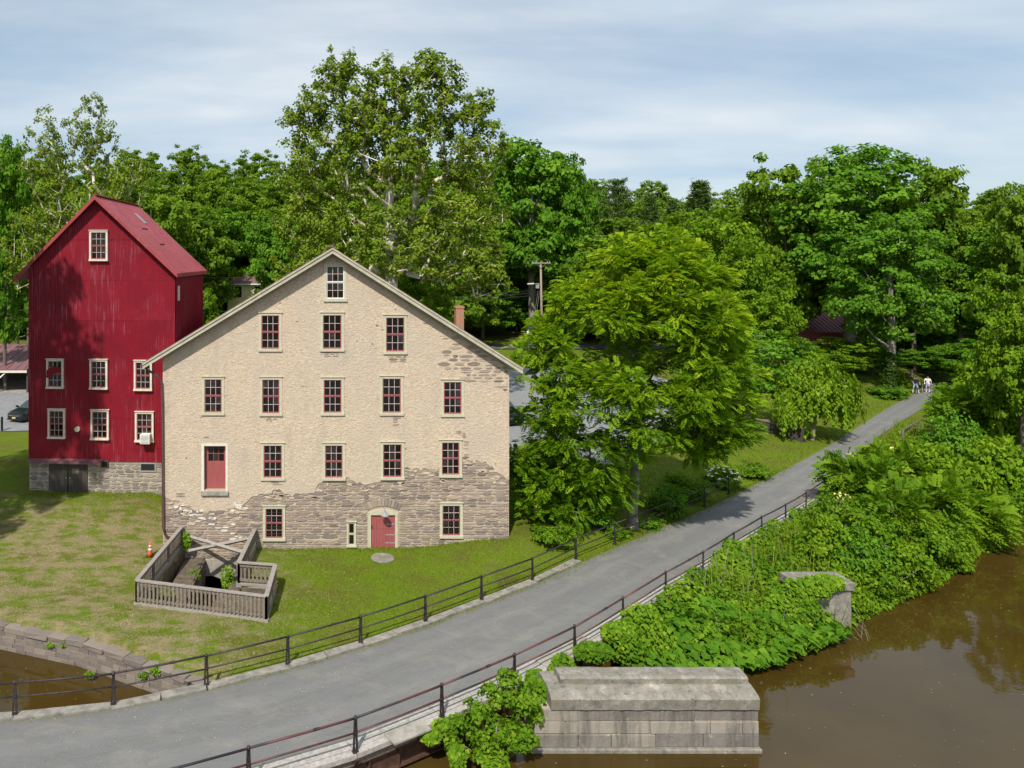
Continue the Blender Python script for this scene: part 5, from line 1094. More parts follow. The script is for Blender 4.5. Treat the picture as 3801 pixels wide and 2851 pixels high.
# ------------------------------------------------------------------ cars
def car(name, label, paint, L, Wd, Ht, suv):
    e = empty(name, (0, 0, 0), label, 'car'); hw = Wd / 2
    # stations from nose (x = 0) to tail: x, z low, z belt, z top, half width, half width at roof
    if suv: S_ = [(0.0, .42, .62, .66, .70, .60), (0.10, .28, .80, .84, .84, .72), (0.45, .22, .95, .99, .93, .80), (1.15, .20, 1.02, 1.06, .96, .82), (1.30, .20, 1.04, 1.10, .97, .82), (2.05, .20, 1.06, 1.62, .99, .72), (2.9, .20, 1.07, 1.68, 1.0, .74), (3.9, .22, 1.08, 1.64, .98, .72), (4.35, .30, 1.05, 1.15, .93, .74), (L, .42, .85, .90, .86, .7)]
    else: S_ = [(0.0, .36, .52, .56, .70, .58), (0.10, .24, .70, .74, .84, .70), (0.5, .18, .82, .87, .94, .80), (1.10, .16, .89, .94, .97, .82), (1.25, .16, .90, .97, .98, .80), (2.05, .16, .93, 1.42, .99, .66), (2.7, .16, .95, 1.46, 1.0, .68), (3.35, .17, .97, 1.38, .99, .66), (4.05, .20, .98, 1.08, .95, .72), (L, .34, .80, .86, .86, .68)]
    vs = []; fs = []; mi = []
    for x, zl, zb, zt, wb, wr in S_:
        wb *= hw; wr *= hw
        half = [(wb * 0.90, zl), (wb, zl + 0.12), (wb, 0.55 * zl + 0.45 * zb + 0.1), (wb * 0.97, zb), (wr, zt - 0.03), (wr * 0.75, zt), (0, zt + 0.02)]
        ring = [(x, -y, z) for y, z in half] + [(x, y, z) for y, z in half[-2::-1]]; vs += ring
    m_ = 13
    for k_ in range(len(S_) - 1):
        for j in range(m_ - 1):
            fs.append((k_ * m_ + j, k_ * m_ + j + 1, (k_ + 1) * m_ + j + 1, (k_ + 1) * m_ + j)); g_ = 0
            if j in (3, 8) and 4 <= k_ <= 7: g_ = 1
            if j in (4, 5, 6, 7) and k_ in (4, 7): g_ = 1
            mi.append(g_)
    fs.append(tuple(range(m_))); fs.append(tuple((len(S_) - 1) * m_ + j for j in reversed(range(m_)))); mi += [0, 0]
    b_ = MB(); b_.add(vs, fs); b_.mi = mi; body = b_.build('body', [paint, M['carglass']], e, smooth=False)
    body.modifiers.new('b', 'BEVEL').width = 0.03
    for x in (0.92, L - 0.98):
        for s in (-1, 1):
            y = s * (hw - 0.10); w = MB().tube([(x, y - 0.11, 0.33), (x, y + 0.11, 0.33)], 0.34, 20).build('wheel', M['tyre'], e)
            MB().tube([(x, y + s * 0.09, 0.33), (x, y + s * 0.125, 0.33)], 0.21, 12).build('rim', M['chrome'], w)
    for s in (-1, 1):
        MB().add([(0.10, s * hw * 0.50, .64), (0.05, s * hw * 0.78, .60), (0.50, s * hw * 0.93, .78), (0.42, s * hw * 0.70, .83)] if not suv else [(0.06, s * hw * 0.50, .70), (0.04, s * hw * 0.80, .68), (0.42, s * hw * 0.93, .86), (0.36, s * hw * 0.66, .93)], [(0, 1, 2, 3)]).build('headlight', M['lamp'], e).modifiers.new('s', 'SOLIDIFY').thickness = 0.06
        MB().bar((1.45, s * hw * 0.95, 0.98 + 0.1 * suv), (1.42, s * (hw + 0.18), 1.02 + 0.1 * suv), 0.12, 0.14).build('mirror', paint, e)
    MB().box(-0.03, -0.36, 0.52 + 0.05 * suv, 0.05, 0.36, 0.62 + 0.05 * suv).build('grille', M['black'], e); MB().tube([(-0.025, -0.5, 0.60 + 0.08 * suv), (-0.045, 0, 0.57 + 0.08 * suv), (-0.025, 0.5, 0.60 + 0.08 * suv)], 0.018, 6).build('chrome_strip', M['chrome'], e)
    MB().add([(-0.06, 0.09, 0.61), (-0.06, -0.09, 0.61), (-0.06, -0.07, 0.565), (-0.06, 0.07, 0.565)], [(0, 1, 2, 3)]).build('badge', M['chrome'], e).modifiers.new('s', 'SOLIDIFY').thickness = 0.02
    MB().box(-0.045, -0.17, 0.36 + 0.04 * suv, 0.06, 0.17, 0.47 + 0.04 * suv).build('number_plate', M['plate'], e)
    MB().box(0.02, -hw * 0.8, 0.22, 0.25, hw * 0.8, 0.32).build('lower_bumper', M['black'], e)
    return e
c1 = car('parked_car', 'black sedan with a yellow number plate parked left of the red barn', M['carblack'], 4.5, 1.80, 1.46, False)
p_ = gp(52, 1600, 0.5); c1.location = (p_.x, p_.y, gz(p_.x, p_.y) + 0.03); c1.rotation_euler = (0, 0, math.radians(70))
c2 = car('parked_car', 'dark blue estate car parked at the right corner of the mill', M['carblue'], 4.5, 1.82, 1.68, True)
p_ = gp(1915, 1598, 0.4); c2.location = (p_.x, p_.y, gz(p_.x, p_.y) + 0.05); c2.rotation_euler = (0, 0, math.radians(103))

# ------------------------------------------------------------------ wooden posts, rail fences on the right
for k_, (x, y0, y1, mm, lab) in enumerate([(3339, 1425, 1407, 'darkwood', 'shortest dark wooden post, nearest the ivy covered trunk'), (3354, 1422, 1401, 'darkwood', 'second dark wooden post right of the ivy covered trunk'), (3366, 1422, 1394, 'darkwood', 'third dark wooden post, left of the pale ones'), (3383, 1412, 1386, 'wood', 'pale wooden post left of the cyclists, leftmost of three pale posts'), (3396, 1405, 1380, 'wood', 'pale wooden post behind the cyclist in navy, middle of three'), (3408, 1398, 1373, 'wood', 'tallest pale wooden post behind the cyclist in navy')]):
    yy = 2700 * (H - 0.0) / (y0 - CY); a = at(x, y0, yy); zg = gz(a.x, a.y); tag(MB().tube([(a.x, a.y, zg - 0.2), (a.x + 0.02, a.y, zg + (y0 - y1 + 6) / F * yy)], 0.15, 8).build('wooden_post', M[mm]), lab, 'post', 'posts at the path end')
def rail_fence(name, a, b, rails, label, h=1.2, step=2.4):
    e = empty(name, a, label, 'fence'); L = (b - a).length; n_ = max(1, int(L / step))
    for j in range(n_ + 1):
        q = a.lerp(b, j / n_); z = gz(q.x, q.y); MB().box(q.x - 0.08, q.y - 0.08, z - 0.2, q.x + 0.08, q.y + 0.08, z + h).build('post', M['wood'], e)
    for r in rails:
        for j in range(n_):
            p0 = a.lerp(b, j / n_); p1 = a.lerp(b, (j + 1) / n_); MB().bar(Vector((p0.x, p0.y, gz(p0.x, p0.y) + r)), Vector((p1.x, p1.y, gz(p1.x, p1.y) + r)), 0.06, 0.15).build('rail', M['wood'], e)
rail_fence('rail_fence', Vector((gp(3385, 1392).x, gp(3385, 1392).y, 0)), Vector((gp(3480, 1382).x, gp(3480, 1382).y + 4, 0)), (0.4, 0.8, 1.15), 'dark three rail wooden fence under the trees at the path end', 1.35)
rail_fence('rail_fence', gp(3350, 1640), gp(3410, 1605), (0.95,), 'short grey wooden rail among the bushes right of the path', 1.0, 2.0)
pf = empty('slat_fence', gp(2830, 1620), 'dark slatted fence in the shade beneath the weeping tree', 'fence')
a, b = gp(2760, 1600), gp(2985, 1640); n_ = 40
for j in range(n_): q = a.lerp(b, (j + 0.5) / n_); MB().box(q.x - 0.045, q.y - 0.015, -0.1, q.x + 0.045, q.y + 0.015, 0.95).build('slat', M['darkwood'], pf)
for z in (0.3, 0.85): MB().bar(a + Vector((0, 0.03, z)), b + Vector((0, 0.03, z)), 0.04, 0.09).build('rail', M['darkwood'], pf)
MB().bar(a + Vector((0.5, 0.3, 1.12)), b + Vector((0.2, 0.3, 1.0)), 0.7, 0.06).build('top_board', M['wood'], pf)

# ------------------------------------------------------------------ two cyclists
def skin_body(name, chains, label, regions, parent_mats, loc, rotz):
    verts = []; edges = []; rad = []; key = {}
    def vid(q, r):
        k_ = tuple(round(c, 4) for c in q)
        if k_ not in key: key[k_] = len(verts); verts.append(q); rad.append(r)
        return key[k_]
    for ch_ in chains:
        ids = [vid(q, r) for q, r in ch_]
        for a, b in zip(ids[:-1], ids[1:]): edges.append((a, b))
    me_ = bpy.data.meshes.new(name); me_.from_pydata(verts, edges, []); o = bpy.data.objects.new(name, me_); COL.objects.link(o)
    md = o.modifiers.new('skin', 'SKIN'); o.modifiers.new('sub', 'SUBSURF').levels = 1
    for k_, sv in enumerate(me_.skin_vertices[0].data): sv.radius = (rad[k_] if isinstance(rad[k_], tuple) else (rad[k_], rad[k_])); sv.use_root = (k_ == 0)
    dg = bpy.context.evaluated_depsgraph_get(); m2 = bpy.data.meshes.new_from_object(o.evaluated_get(dg)); bpy.data.objects.remove(o); m2.name = name
    m2.materials.clear()
    for mm in parent_mats: m2.materials.append(mm)
    for pl_ in m2.polygons: pl_.material_index = regions(pl_.center); pl_.use_smooth = True
    b = link(name, m2); b.location = loc; b.rotation_euler = (0, 0, rotz); return tag(b, label, 'person')
def hand(w, d, side):
    """palm and five fingers, curled round a bar; w wrist, d pointing direction"""
    out_ = []; w = Vector(w); d = Vector(d).normalized(); s = d.cross(Vector((0, 0, 1))).normalized() * side; palm = w + d * 0.07
    base = [(tuple(w), 0.026), (tuple(palm), (0.036, 0.018))]; out_.append(base)
    for k_, (off, L) in enumerate(((-0.028, 0.068), (-0.009, 0.078), (0.010, 0.073), (0.027, 0.058))):
        k0 = palm + d * 0.03 + s * off; out_.append([(tuple(palm), (0.036, 0.018)), (tuple(k0), 0.010), (tuple(k0 + d * L * 0.5 - Vector((0, 0, L * 0.25))), 0.009), (tuple(k0 + d * L * 0.4 - Vector((0, 0, L * 0.75))), 0.008)])
    th = w + d * 0.03 - s * 0.03; out_.append([(tuple(w), 0.026), (tuple(th), 0.012), (tuple(th + d * 0.035 - s * 0.015 - Vector((0, 0, 0.02))), 0.010), (tuple(th + d * 0.05 - s * 0.005 - Vector((0, 0, 0.045))), 0.009)])
    return out_
def person(name, label, shirt, shorts, sock, loc, rotz, hl, hr, lean, feet, hairm):
    hip = Vector((0, 0, 0.92)); ch = Vector((lean, 0, 1.38)); neck = Vector((lean * 1.15, 0, 1.50)); head = Vector((lean * 1.3 + 0.02, 0, 1.63)); top = head + Vector((0.0, 0, 0.09))
    C = [[(tuple(hip), (0.16, 0.115)), (tuple(hip.lerp(ch, 0.45)), (0.145, 0.105)), (tuple(ch), (0.175, 0.115)), (tuple(neck), 0.058), (tuple(head), (0.085, 0.10)), (tuple(top), (0.062, 0.07))]]
    C.append([(tuple(head), (0.085, 0.10)), (tuple(head + Vector((0.115, 0, -0.01))), 0.016)])
    for s, hd in ((1, hl), (-1, hr)):
        sh = ch + Vector((0, s * 0.19, 0.05)); hd = Vector(hd); el = sh.lerp(hd, 0.5) + Vector((-0.06, s * 0.07, -0.07)); d = (hd - el).normalized()
        C.append([(tuple(ch), (0.175, 0.115)), (tuple(sh), 0.062), (tuple(el), 0.042), (tuple(hd), 0.026)]); C += hand(hd, d, s)
        ft = Vector(feet[0 if s > 0 else 1]); hj = hip + Vector((0, s * 0.10, -0.06)); kn = hj.lerp(ft, 0.5) + Vector((0.06, s * 0.02, 0.02)); an = ft + Vector((0, 0, 0.08))
        C.append([(tuple(hip), (0.16, 0.115)), (tuple(hj), 0.088), (tuple(kn), 0.056), (tuple(kn.lerp(an, 0.4)), 0.054), (tuple(an), 0.036), (tuple(ft + Vector((0.09, 0, 0.04))), (0.042, 0.032)), (tuple(ft + Vector((0.17, 0, 0.03))), (0.034, 0.022))])
    def reg(c):
        arm = abs(c.y) > 0.215 and c.z > 0.75
        if c.z > 1.475 and abs(c.y) < 0.16: return 0
        if arm and (c.z < 1.22): return 0
        if c.z > 0.93: return 1
        if c.z > 0.52: return 2
        if c.z < 0.09: return 4
        if c.z < 0.34: return 3
        return 0
    b = skin_body(name, C, label, reg, [M['skin'], shirt, shorts, sock, M['whitecloth']], loc, rotz)
    hb = MB(); hc = head + Vector((-0.015, 0, 0.045)); prof_ = []
    vs = []; fs = []; n_, m_ = 10, 6
    for k_ in range(m_):
        ph = math.pi * 0.5 * k_ / (m_ - 1) * 1.15
        for j in range(n_): a = 2 * math.pi * j / n_; vs.append(hc + Vector((math.cos(a) * 0.112 * math.sin(ph + 0.02), math.sin(a) * 0.098 * math.sin(ph + 0.02), 0.085 * math.cos(ph))))
    for k_ in range(m_ - 1):
        for j in range(n_): fs.append((k_ * n_ + j, k_ * n_ + (j + 1) % n_, (k_ + 1) * n_ + (j + 1) % n_, (k_ + 1) * n_ + j))
    h_ = hb.add(vs, fs).build('hair', hairm, smooth=True); h_.parent = b
    for s in (-1, 1):
        e_ = MB().lathe([(0.004, 0.010), (0.010, 0.004), (0.010, -0.004), (0.004, -0.010)], tuple(head + Vector((0.096, s * 0.035, 0.02))), 8).build('eye', M['black']); e_.parent = b
        e_ = MB().bar(head + Vector((0.0, s * 0.098, -0.03)), head + Vector((-0.01, s * 0.104, 0.035)), 0.03, 0.02).build('ear', M['skin'], bevel=0.006); e_.parent = b
    m_ = MB().bar(head + Vector((0.095, -0.025, -0.055)), head + Vector((0.095, 0.025, -0.055)), 0.012, 0.01).build('mouth', M['redwood']); m_.parent = b
    return b
def bicycle(label, frame_m, loc, rotz, tilt=0.0):
    e = empty('bicycle', (0, 0, 0), label, 'bicycle'); fw, rw = Vector((0.55, 0, 0.34)), Vector((-0.50, 0, 0.34)); bb = Vector((-0.06, 0, 0.30)); st = Vector((-0.22, 0, 0.78)); hd = Vector((0.36, 0, 0.80))
    f_ = MB(); 
    for a, b, r in ((bb, st, .017), (bb, hd + Vector((0.03, 0, -0.12)), .021), (st, hd, .018), (bb, rw, .012), (st, rw, .010)): f_.tube([a, b], r, 8)
    f_.build('frame', frame_m, e); MB().tube([hd + Vector((-0.02, 0, 0.1)), hd + Vector((0.05, 0, -0.15)), fw], 0.016, 8).build('fork', M['chrome'], e)
    MB().tube([hd + Vector((-0.02, -0.29, 0.18)), hd + Vector((0.03, -0.1, 0.16)), hd + Vector((-0.01, 0, 0.10)), hd + Vector((0.03, 0.1, 0.16)), hd + Vector((-0.02, 0.29, 0.18))], 0.014, 8).build('handlebar', M['black'], e)
    MB().tube([st, st + Vector((-0.03, 0, 0.14))], 0.013, 8).build('seat_post', M['chrome'], e)
    MB().prism([(-0.16, 0.075), (-0.16, -0.075), (-0.02, -0.05), (0.12, -0.018), (0.12, 0.018), (-0.02, 0.05)], lambda q: st + Vector((q[0] - 0.03, q[1], 0.19)), lambda q: st + Vector((q[0] - 0.03, q[1], 0.14))).build('saddle', M['black'], e, bevel=0.012)
    MB().tube([bb + Vector((0, -0.1, 0)), bb + Vector((0, 0.1, 0))], 0.02, 6).bar(bb + Vector((0, 0.08, 0)), bb + Vector((0.15, 0.08, -0.06)), 0.02, 0.02).bar(bb + Vector((0, -0.08, 0)), bb + Vector((-0.15, -0.08, 0.06)), 0.02, 0.02).build('crank', M['black'], e)
    for c in (fw, rw):
        n_ = 28; rim = [c + Vector((math.cos(2 * math.pi * k_ / n_) * 0.315, 0, math.sin(2 * math.pi * k_ / n_) * 0.315)) for k_ in range(n_ + 1)]
        w = MB().tube([c + (q - c) * 1.05 for q in rim], 0.022, 8, cap=False).build('wheel', M['tyre'], e); MB().tube(rim, 0.012, 6, cap=False).build('rim', M['white'], w)
        s_ = MB()
        for k_ in range(14): s_.tube([c, c + Vector((math.cos(2 * math.pi * k_ / 14) * 0.31, 0, math.sin(2 * math.pi * k_ / 14) * 0.31))], 0.003, 4)
        s_.build('spokes', M['chrome'], w)
    e.location = loc; e.rotation_euler = (tilt, 0, rotz); return e
faceA = math.radians(-118)
pa = gp(3398, 1459); pa = Vector((pa.x, pa.y, 0.035))
def rot(v, a): return Vector((v[0] * math.cos(a) - v[1] * math.sin(a), v[0] * math.sin(a) + v[1] * math.cos(a), v[2] if len(v) > 2 else 0))
person('person', 'person in a navy t-shirt and pale blue shorts astride a blue bicycle', M['navy'], M['denim'], M['whitecloth'], pa, faceA, (0.50, 0.27, 1.06), (0.50, -0.27, 1.06), 0.10, ((0.02, 0.27, 0.0), (0.05, -0.24, 0.0)), M['hair'])
q = pa + rot((0.12, 0, 0.0), faceA); bicycle('blue framed bicycle under the person in navy', M['bikeblue'], (q.x, q.y, 0.03), faceA)
pb2 = gp(3444, 1458); pb2 = Vector((pb2.x, pb2.y, 0.035)); faceB = math.radians(-140)
person('person', 'person in a white t-shirt and blue shorts standing beside a grey bicycle', M['whitecloth'], M['denim'], M['whitecloth'], pb2, faceB, (0.33, 0.30, 1.02), (0.42, -0.20, 1.04), 0.04, ((0.0, 0.13, 0.0), (0.04, -0.12, 0.0)), M['hair'])
q = pb2 + rot((0.10, -0.42, 0), faceB); bicycle('grey framed bicycle held by the person in white', M['bikegrey'], (q.x, q.y, 0.03), faceB + 0.1)

# ------------------------------------------------------------------ vegetation
def unit(v): return v / (np.linalg.norm(v, axis=-1, keepdims=True) + 1e-9)
def fronds(C, D, L, rng, pairs=5, lw=0.50):
    """drooping pinnate leaves: pairs of leaflets along a curved stalk"""
    n = len(C); D = unit(D); side = unit(np.cross(D, np.tile([0, 0, 1.0], (n, 1)) + 0.01)); upv = np.cross(side, D)
    Vs = []; m_ = 2 * pairs + 1; ts = np.linspace(0.15, 0.92, pairs); L = L.reshape(-1, 1)
    roll = rng.uniform(-0.5, 0.5, (n, 1)); side, upv = side * np.cos(roll) + upv * np.sin(roll), upv * np.cos(roll) - side * np.sin(roll)
    def stalk(t_): return C + D * L * t_ - np.array([0, 0, 1.0]) * L * (0.28 * t_ * t_)
    for t_ in ts:
        p_ = stalk(t_); ll = L * 0.42 * (1 - 0.45 * abs(t_ - 0.45))
        for s in (-1, 1):
            T = unit(side * s + D * 0.55 - upv * 0.25); Vs.append(kites(p_ + T * ll * 0.5, upv + rng.normal(0, 0.12, (n, 3)), T, ll, ll * lw * 1.25, 0.12, 0.15)[0].reshape(n, 4, 3))
    T = unit(D - np.array([0, 0, 0.9])); p_ = stalk(0.95); Vs.append(kites(p_ + T * L * 0.17, upv, T, L * 0.36, L * 0.16, 0.1, 0.1)[0].reshape(n, 4, 3))
    V = np.concatenate(Vs, 1).reshape(-1, 3); return V, np.arange(len(V)).reshape(-1, 4), m_
def wood_mesh(nodes, par, rad, name, sides=5, rmin=0.0):
    nodes = np.array(nodes); par = np.array(par); rad = np.array(rad); k = (par >= 0) & (rad > rmin); ii = np.where(k)[0]
    a = nodes[par[ii]]; b = nodes[ii]; ra = np.minimum(rad[par[ii]], rad[ii] * 1.5 + 0.004); rb = rad[ii]
    d = unit(b - a); ref = np.where(np.abs(d[:, 2:3]) > 0.9, [[0, 1.0, 0]], [[0, 0, 1.0]]); s = unit(np.cross(d, ref)); u = np.cross(s, d)
    b = b + d * rb[:, None] * 0.4; ang = np.arange(sides) * 2 * np.pi / sides
    off = s[:, None] * np.cos(ang)[None, :, None] + u[:, None] * np.sin(ang)[None, :, None]
    V = np.concatenate([a[:, None] + off * ra[:, None, None], b[:, None] + off * rb[:, None, None]], 1)
    j = np.arange(sides); q = np.stack([j, (j + 1) % sides, (j + 1) % sides + sides, j + sides], 1)
    Fq = (q[None] + (np.arange(len(ii)) * 2 * sides)[:, None, None]).reshape(-1, 4)
    me_ = np_mesh(name, V.reshape(-1, 3), Fq); me_.shade_smooth(); return me_
def skeleton(rng, trunk, targets, step=1.2, up=0.8):
    nodes = [np.array(q, float) for q in trunk]; par = [-1] + list(range(len(trunk) - 1)); tips = []
    tr = np.array(trunk); lo_ = max(1, int(len(trunk) * 0.3))
    T = np.array(targets); ordr = np.argsort(np.min(np.linalg.norm(T[:, None] - tr[None], axis=2), 1))
    free = [False] * lo_ + [True] * (len(trunk) - lo_)
    for t_ in T[ordr]:
        A = np.array(nodes); dv = A - t_; d = np.linalg.norm(dv, axis=1); cost = d + up * np.maximum(0, A[:, 2] - t_[2] + 0.35 * np.hypot(dv[:, 0], dv[:, 1])) + np.where(free, 0, 50); j = int(np.argmin(cost))
        k_ = max(1, int(d[j] / step)); p0 = nodes[j]; prev = j
        for m_ in range(1, k_ + 1):
            f = m_ / k_; q = p0 + (t_ - p0) * f + np.array([0, 0, -0.12 * d[j] * math.sin(math.pi * f)]) + (rng.normal(0, 0.10 * step, 3) if m_ < k_ else 0)
            nodes.append(q); par.append(prev); prev = len(nodes) - 1; free.append(True)
        tips.append(prev)
    cnt = np.zeros(len(nodes)); cnt[tips] = 1
    for i in range(len(nodes) - 1, 0, -1): cnt[par[i]] += cnt[i]
    return nodes, par, cnt, len(trunk)
def clumps_in(rng, blobs, n, shell=0.55):
    w = np.array([b[3] * b[4] * b[5] for b in blobs]) ** 0.75; w /= w.sum(); ks = rng.choice(len(blobs), n, p=w); B = np.array(blobs)[ks]
    d = unit(rng.normal(size=(n, 3))); r = rng.uniform(shell ** 3, 1.0, n) ** (1 / 3.0); inner = rng.random(n) < 0.22; r[inner] *= rng.uniform(0.35, 0.9, inner.sum())
    return B[:, :3] + d * B[:, 3:6] * r[:, None], B[:, :3]
def tree_meshes(seed, blobs, trunk_top, trunk_r, nclump, per, leaf, cr=0.9, flat=0.55, wood='bark', leafm='lf_forest', shell=0.55, pinnate=False, lean=(0, 0), step=1.2, aspect=0.72, uplook=0.7, tipr=0.012, pw=0.52, tint_z=0.0, tint_var=0.13):
    rng = np.random.default_rng(seed); P, Bc = clumps_in(rng, blobs, nclump, shell); zmin = 0.4; P[:, 2] = np.maximum(P[:, 2], zmin)
    m_ = max(6, int(trunk_top / 0.8)); tt = np.linspace(0, 1, m_)
    trunk = np.stack([lean[0] * tt ** 1.3 + 0.10 * np.sin(tt * 5 + seed), lean[1] * tt + 0.10 * np.cos(tt * 4 + seed), tt * trunk_top - 0.25], 1); trunk[0, :2] = 0
    nodes, par, cnt, ntr = skeleton(rng, trunk, P, step)
    rad = tipr * np.maximum(cnt, 1) ** pw; sc_ = trunk_r / rad[0]; rad = rad * (1 + (sc_ - 1) * np.clip(cnt / cnt[0], 0, 1) ** 0.35) if sc_ > 1 else rad * sc_; rad[0] = rad[1] * 1.35
    wm = wood_mesh(nodes, par, rad, 'trunk', 6)
    # leaves round the clump centres
    n = nclump * per; ci = np.repeat(np.arange(nclump), per); size = rng.uniform(0.6, 1.25, nclump)
    off = unit(rng.normal(size=(n, 3))) * (rng.random((n, 1)) ** 0.45) * cr * size[ci][:, None]; off[:, 2] *= flat
    C = P[ci] + off; C[:, 2] = np.maximum(C[:, 2], 0.15); outw = unit(P - Bc)[ci]
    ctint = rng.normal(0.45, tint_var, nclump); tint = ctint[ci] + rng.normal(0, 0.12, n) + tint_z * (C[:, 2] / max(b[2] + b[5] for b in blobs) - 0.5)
    if pinnate:
        D = unit(off + outw * 0.7 + rng.normal(0, 0.4, (n, 3))); D[:, 2] = D[:, 2] * 0.75 + 0.12
        V, Fc, k_ = fronds(C, D, leaf * rng.uniform(0.7, 1.2, n), rng); ti = np.repeat(np.clip(tint, 0, 1), 4 * k_)
    else:
        N = np.array([0, 0, uplook]) + outw * 0.45 + unit(off) * 0.35 + rng.normal(0, 0.45, (n, 3)); T = rng.normal(size=(n, 3)) + unit(off) * 0.6 - np.array([0, 0, 0.5]); L = leaf * rng.uniform(0.65, 1.3, n)
        V, Fc = kites(C, N, T, L, L * aspect, 0.16, 0.12); ti = np.repeat(np.clip(tint, 0, 1), 4)
    lm = np_mesh('crown', V, Fc, ti); wm.materials.append(M[wood]); lm.materials.append(M[leafm]); return wm, lm
def plant(name, meshes, loc, label, cat, scale=(1, 1, 1), rz=0.0, group=None, parts=('trunk', 'crown')):
    e = empty(name, loc, label, cat, group); e.scale = scale; e.rotation_euler = (0, 0, rz)
    for nm, me_ in zip(parts, meshes):
        o = bpy.data.objects.new(nm, me_); COL.objects.link(o); o.parent = e
    return e
def ground_at(x, y): return Vector((x, y, gz(x, y)))
def from_px(cx, top, width, Y, w0, h0, sink=0.0):
    """tree that fills these photo pixels when it stands at depth Y"""
    X = (cx - CX) / F * Y; g = gz(X, Y) - sink; h = H - (top - CY) / F * Y - g; w = width / F * Y
    return Vector((X, Y, g)), (w / w0, w / w0, h / h0)
rv = random.Random(2)

# the bright pinnate-leaved tree by the path
wb = gp(2362, 1965); base = Vector((wb.x, wb.y + 0.35, gz(wb.x, wb.y + 0.35)))
ENV = [(0.3, -0.2, 0.2, 0.6), (1.6, -5.4, -0.8, 1.0), (2.8, -6.6, 1.0, 1.6), (4.4, -6.1, 5.2, 2.6), (6.2, -6.0, 6.2, 3.6), (8.2, -6.2, 6.4, 4.4), (10.6, -5.6, 5.8, 4.6), (12.8, -3.6, 4.2, 3.8), (14.6, -2.0, 2.6, 2.4), (15.9, -0.5, 0.8, 0.8)]   # height, left, right, half depth
rl = random.Random(17); blobs = [(0, 0, 9.0, 2.6, 2.2, 3.0), (-0.3, 0, 12.4, 1.6, 1.6, 1.8)]
ez_ = [q[0] for q in ENV]
for k_ in range(120):
    z = rl.uniform(1.8, 15.0) if k_ % 3 else rl.uniform(5, 15.0); l_ = np.interp(z, ez_, [q[1] for q in ENV]); r_ = np.interp(z, ez_, [q[2] for q in ENV]); dp_ = np.interp(z, ez_, [q[3] for q in ENV]); a = rl.uniform(-3.6, 0.5) if rl.random() < 0.75 else rl.uniform(0, 6.28); f = rl.uniform(0.72, 0.92)
    rr = rl.uniform(0.75, 1.3); blobs.append((0.5 * (l_ + r_) + f * 0.5 * (r_ - l_) * math.cos(a), f * dp_ * math.sin(a), z, rr, rr, rr * 0.72))
blobs += [(-6.0, -0.5, 3.6, 1.3, 1.3, 0.9), (-5.0, -1.2, 2.6, 1.4, 1.2, 0.9), (-4.0, -1.0, 3.6, 1.4, 1.4, 1.0), (-5.4, -0.8, 1.4, 1.2, 1.0, 0.8), (-3.9, -1.3, 1.7, 1.4, 1.0, 0.9), (-2.7, -1.2, 2.6, 1.3, 1.1, 0.9), (-2.4, -0.9, 1.3, 1.1, 0.9, 0.7), (-4.6, -0.5, 5.0, 1.5, 1.4, 0.9), (-2.8, -1.6, 4.4, 1.4, 1.2, 0.9), (-1.2, -1.7, 5.2, 1.3, 1.2, 0.9), (2.6, -1.4, 5.0, 1.4, 1.2, 0.9), (4.4, -0.8, 5.2, 1.4, 1.2, 0.9)]
blobs = [b for b in blobs if not (b[0] > -1.0 and b[2] < 4.6)]
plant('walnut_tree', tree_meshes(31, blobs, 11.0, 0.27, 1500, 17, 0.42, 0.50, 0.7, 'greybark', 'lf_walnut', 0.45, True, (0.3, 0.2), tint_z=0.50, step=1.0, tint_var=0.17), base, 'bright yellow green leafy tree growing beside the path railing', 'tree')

# sycamores
blobs = [(-4.5, 0, 27.5, 4.2, 4, 4.2), (3.5, 0, 27.8, 4.4, 4, 4.2), (8.0, 0, 23.5, 3.2, 4, 4.0), (-8.2, 0, 22.0, 3.0, 4, 3.4), (0, 0, 23, 7.0, 6, 4.5), (-6.5, 0, 17.5, 5.0, 5, 3.6), (6.5, 0, 17.5, 5.0, 5, 3.8), (0, -2, 14.5, 8.0, 6, 3.4), (-7.5, -1, 12.5, 4.2, 4, 2.6), (7.5, -1, 12.6, 4.2, 4, 2.8), (-5.0, 0, 31.0, 1.8, 2, 2.0), (4.0, 0, 31.0, 2.2, 2, 2.0), (-0.5, 0, 29.5, 2.6, 3, 2.6), (-8.4, 0, 25.8, 2.2, 3, 2.0), (8.6, 0, 27.0, 1.8, 3, 2.0), (-1.0, 0, 26.0, 3.5, 3, 3)]
sy = tree_meshes(7, blobs, 20, 0.75, 1500, 38, 0.30, 0.66, 0.85, 'pale', 'lf_syc', 0.35, step=1.7, aspect=0.9, tipr=0.020, pw=0.50)
p_, s_ = from_px(1448, 160, 830, 68, 21.5, 33.2); plant('sycamore_tree', sy, p_, 'tall broad sycamore with pale limbs behind the stone mill', 'tree', s_)
blobs = [(-3.5, 0, 22.5, 3.6, 3.5, 4.5), (1.2, 0, 24.5, 3.0, 3, 4.3), (4.6, 0, 20.5, 3.4, 3, 3.2), (0, 0, 16.5, 7.0, 5, 4.5), (-5, -1, 14, 4.5, 4, 4), (5.8, -1, 14.5, 4.0, 4, 3.5)]
sy2 = tree_meshes(19, blobs, 17, 0.55, 820, 24, 0.28, 0.55, 0.85, 'pale', 'lf_syc', 0.25, step=1.5, aspect=0.9, tipr=0.022, pw=0.46)
p_, s_ = from_px(305, 325, 560, 66, 17.5, 28.8); plant('sycamore_tree', sy2, p_, 'slender open sycamore with white forked limbs behind the red barn', 'tree', s_)

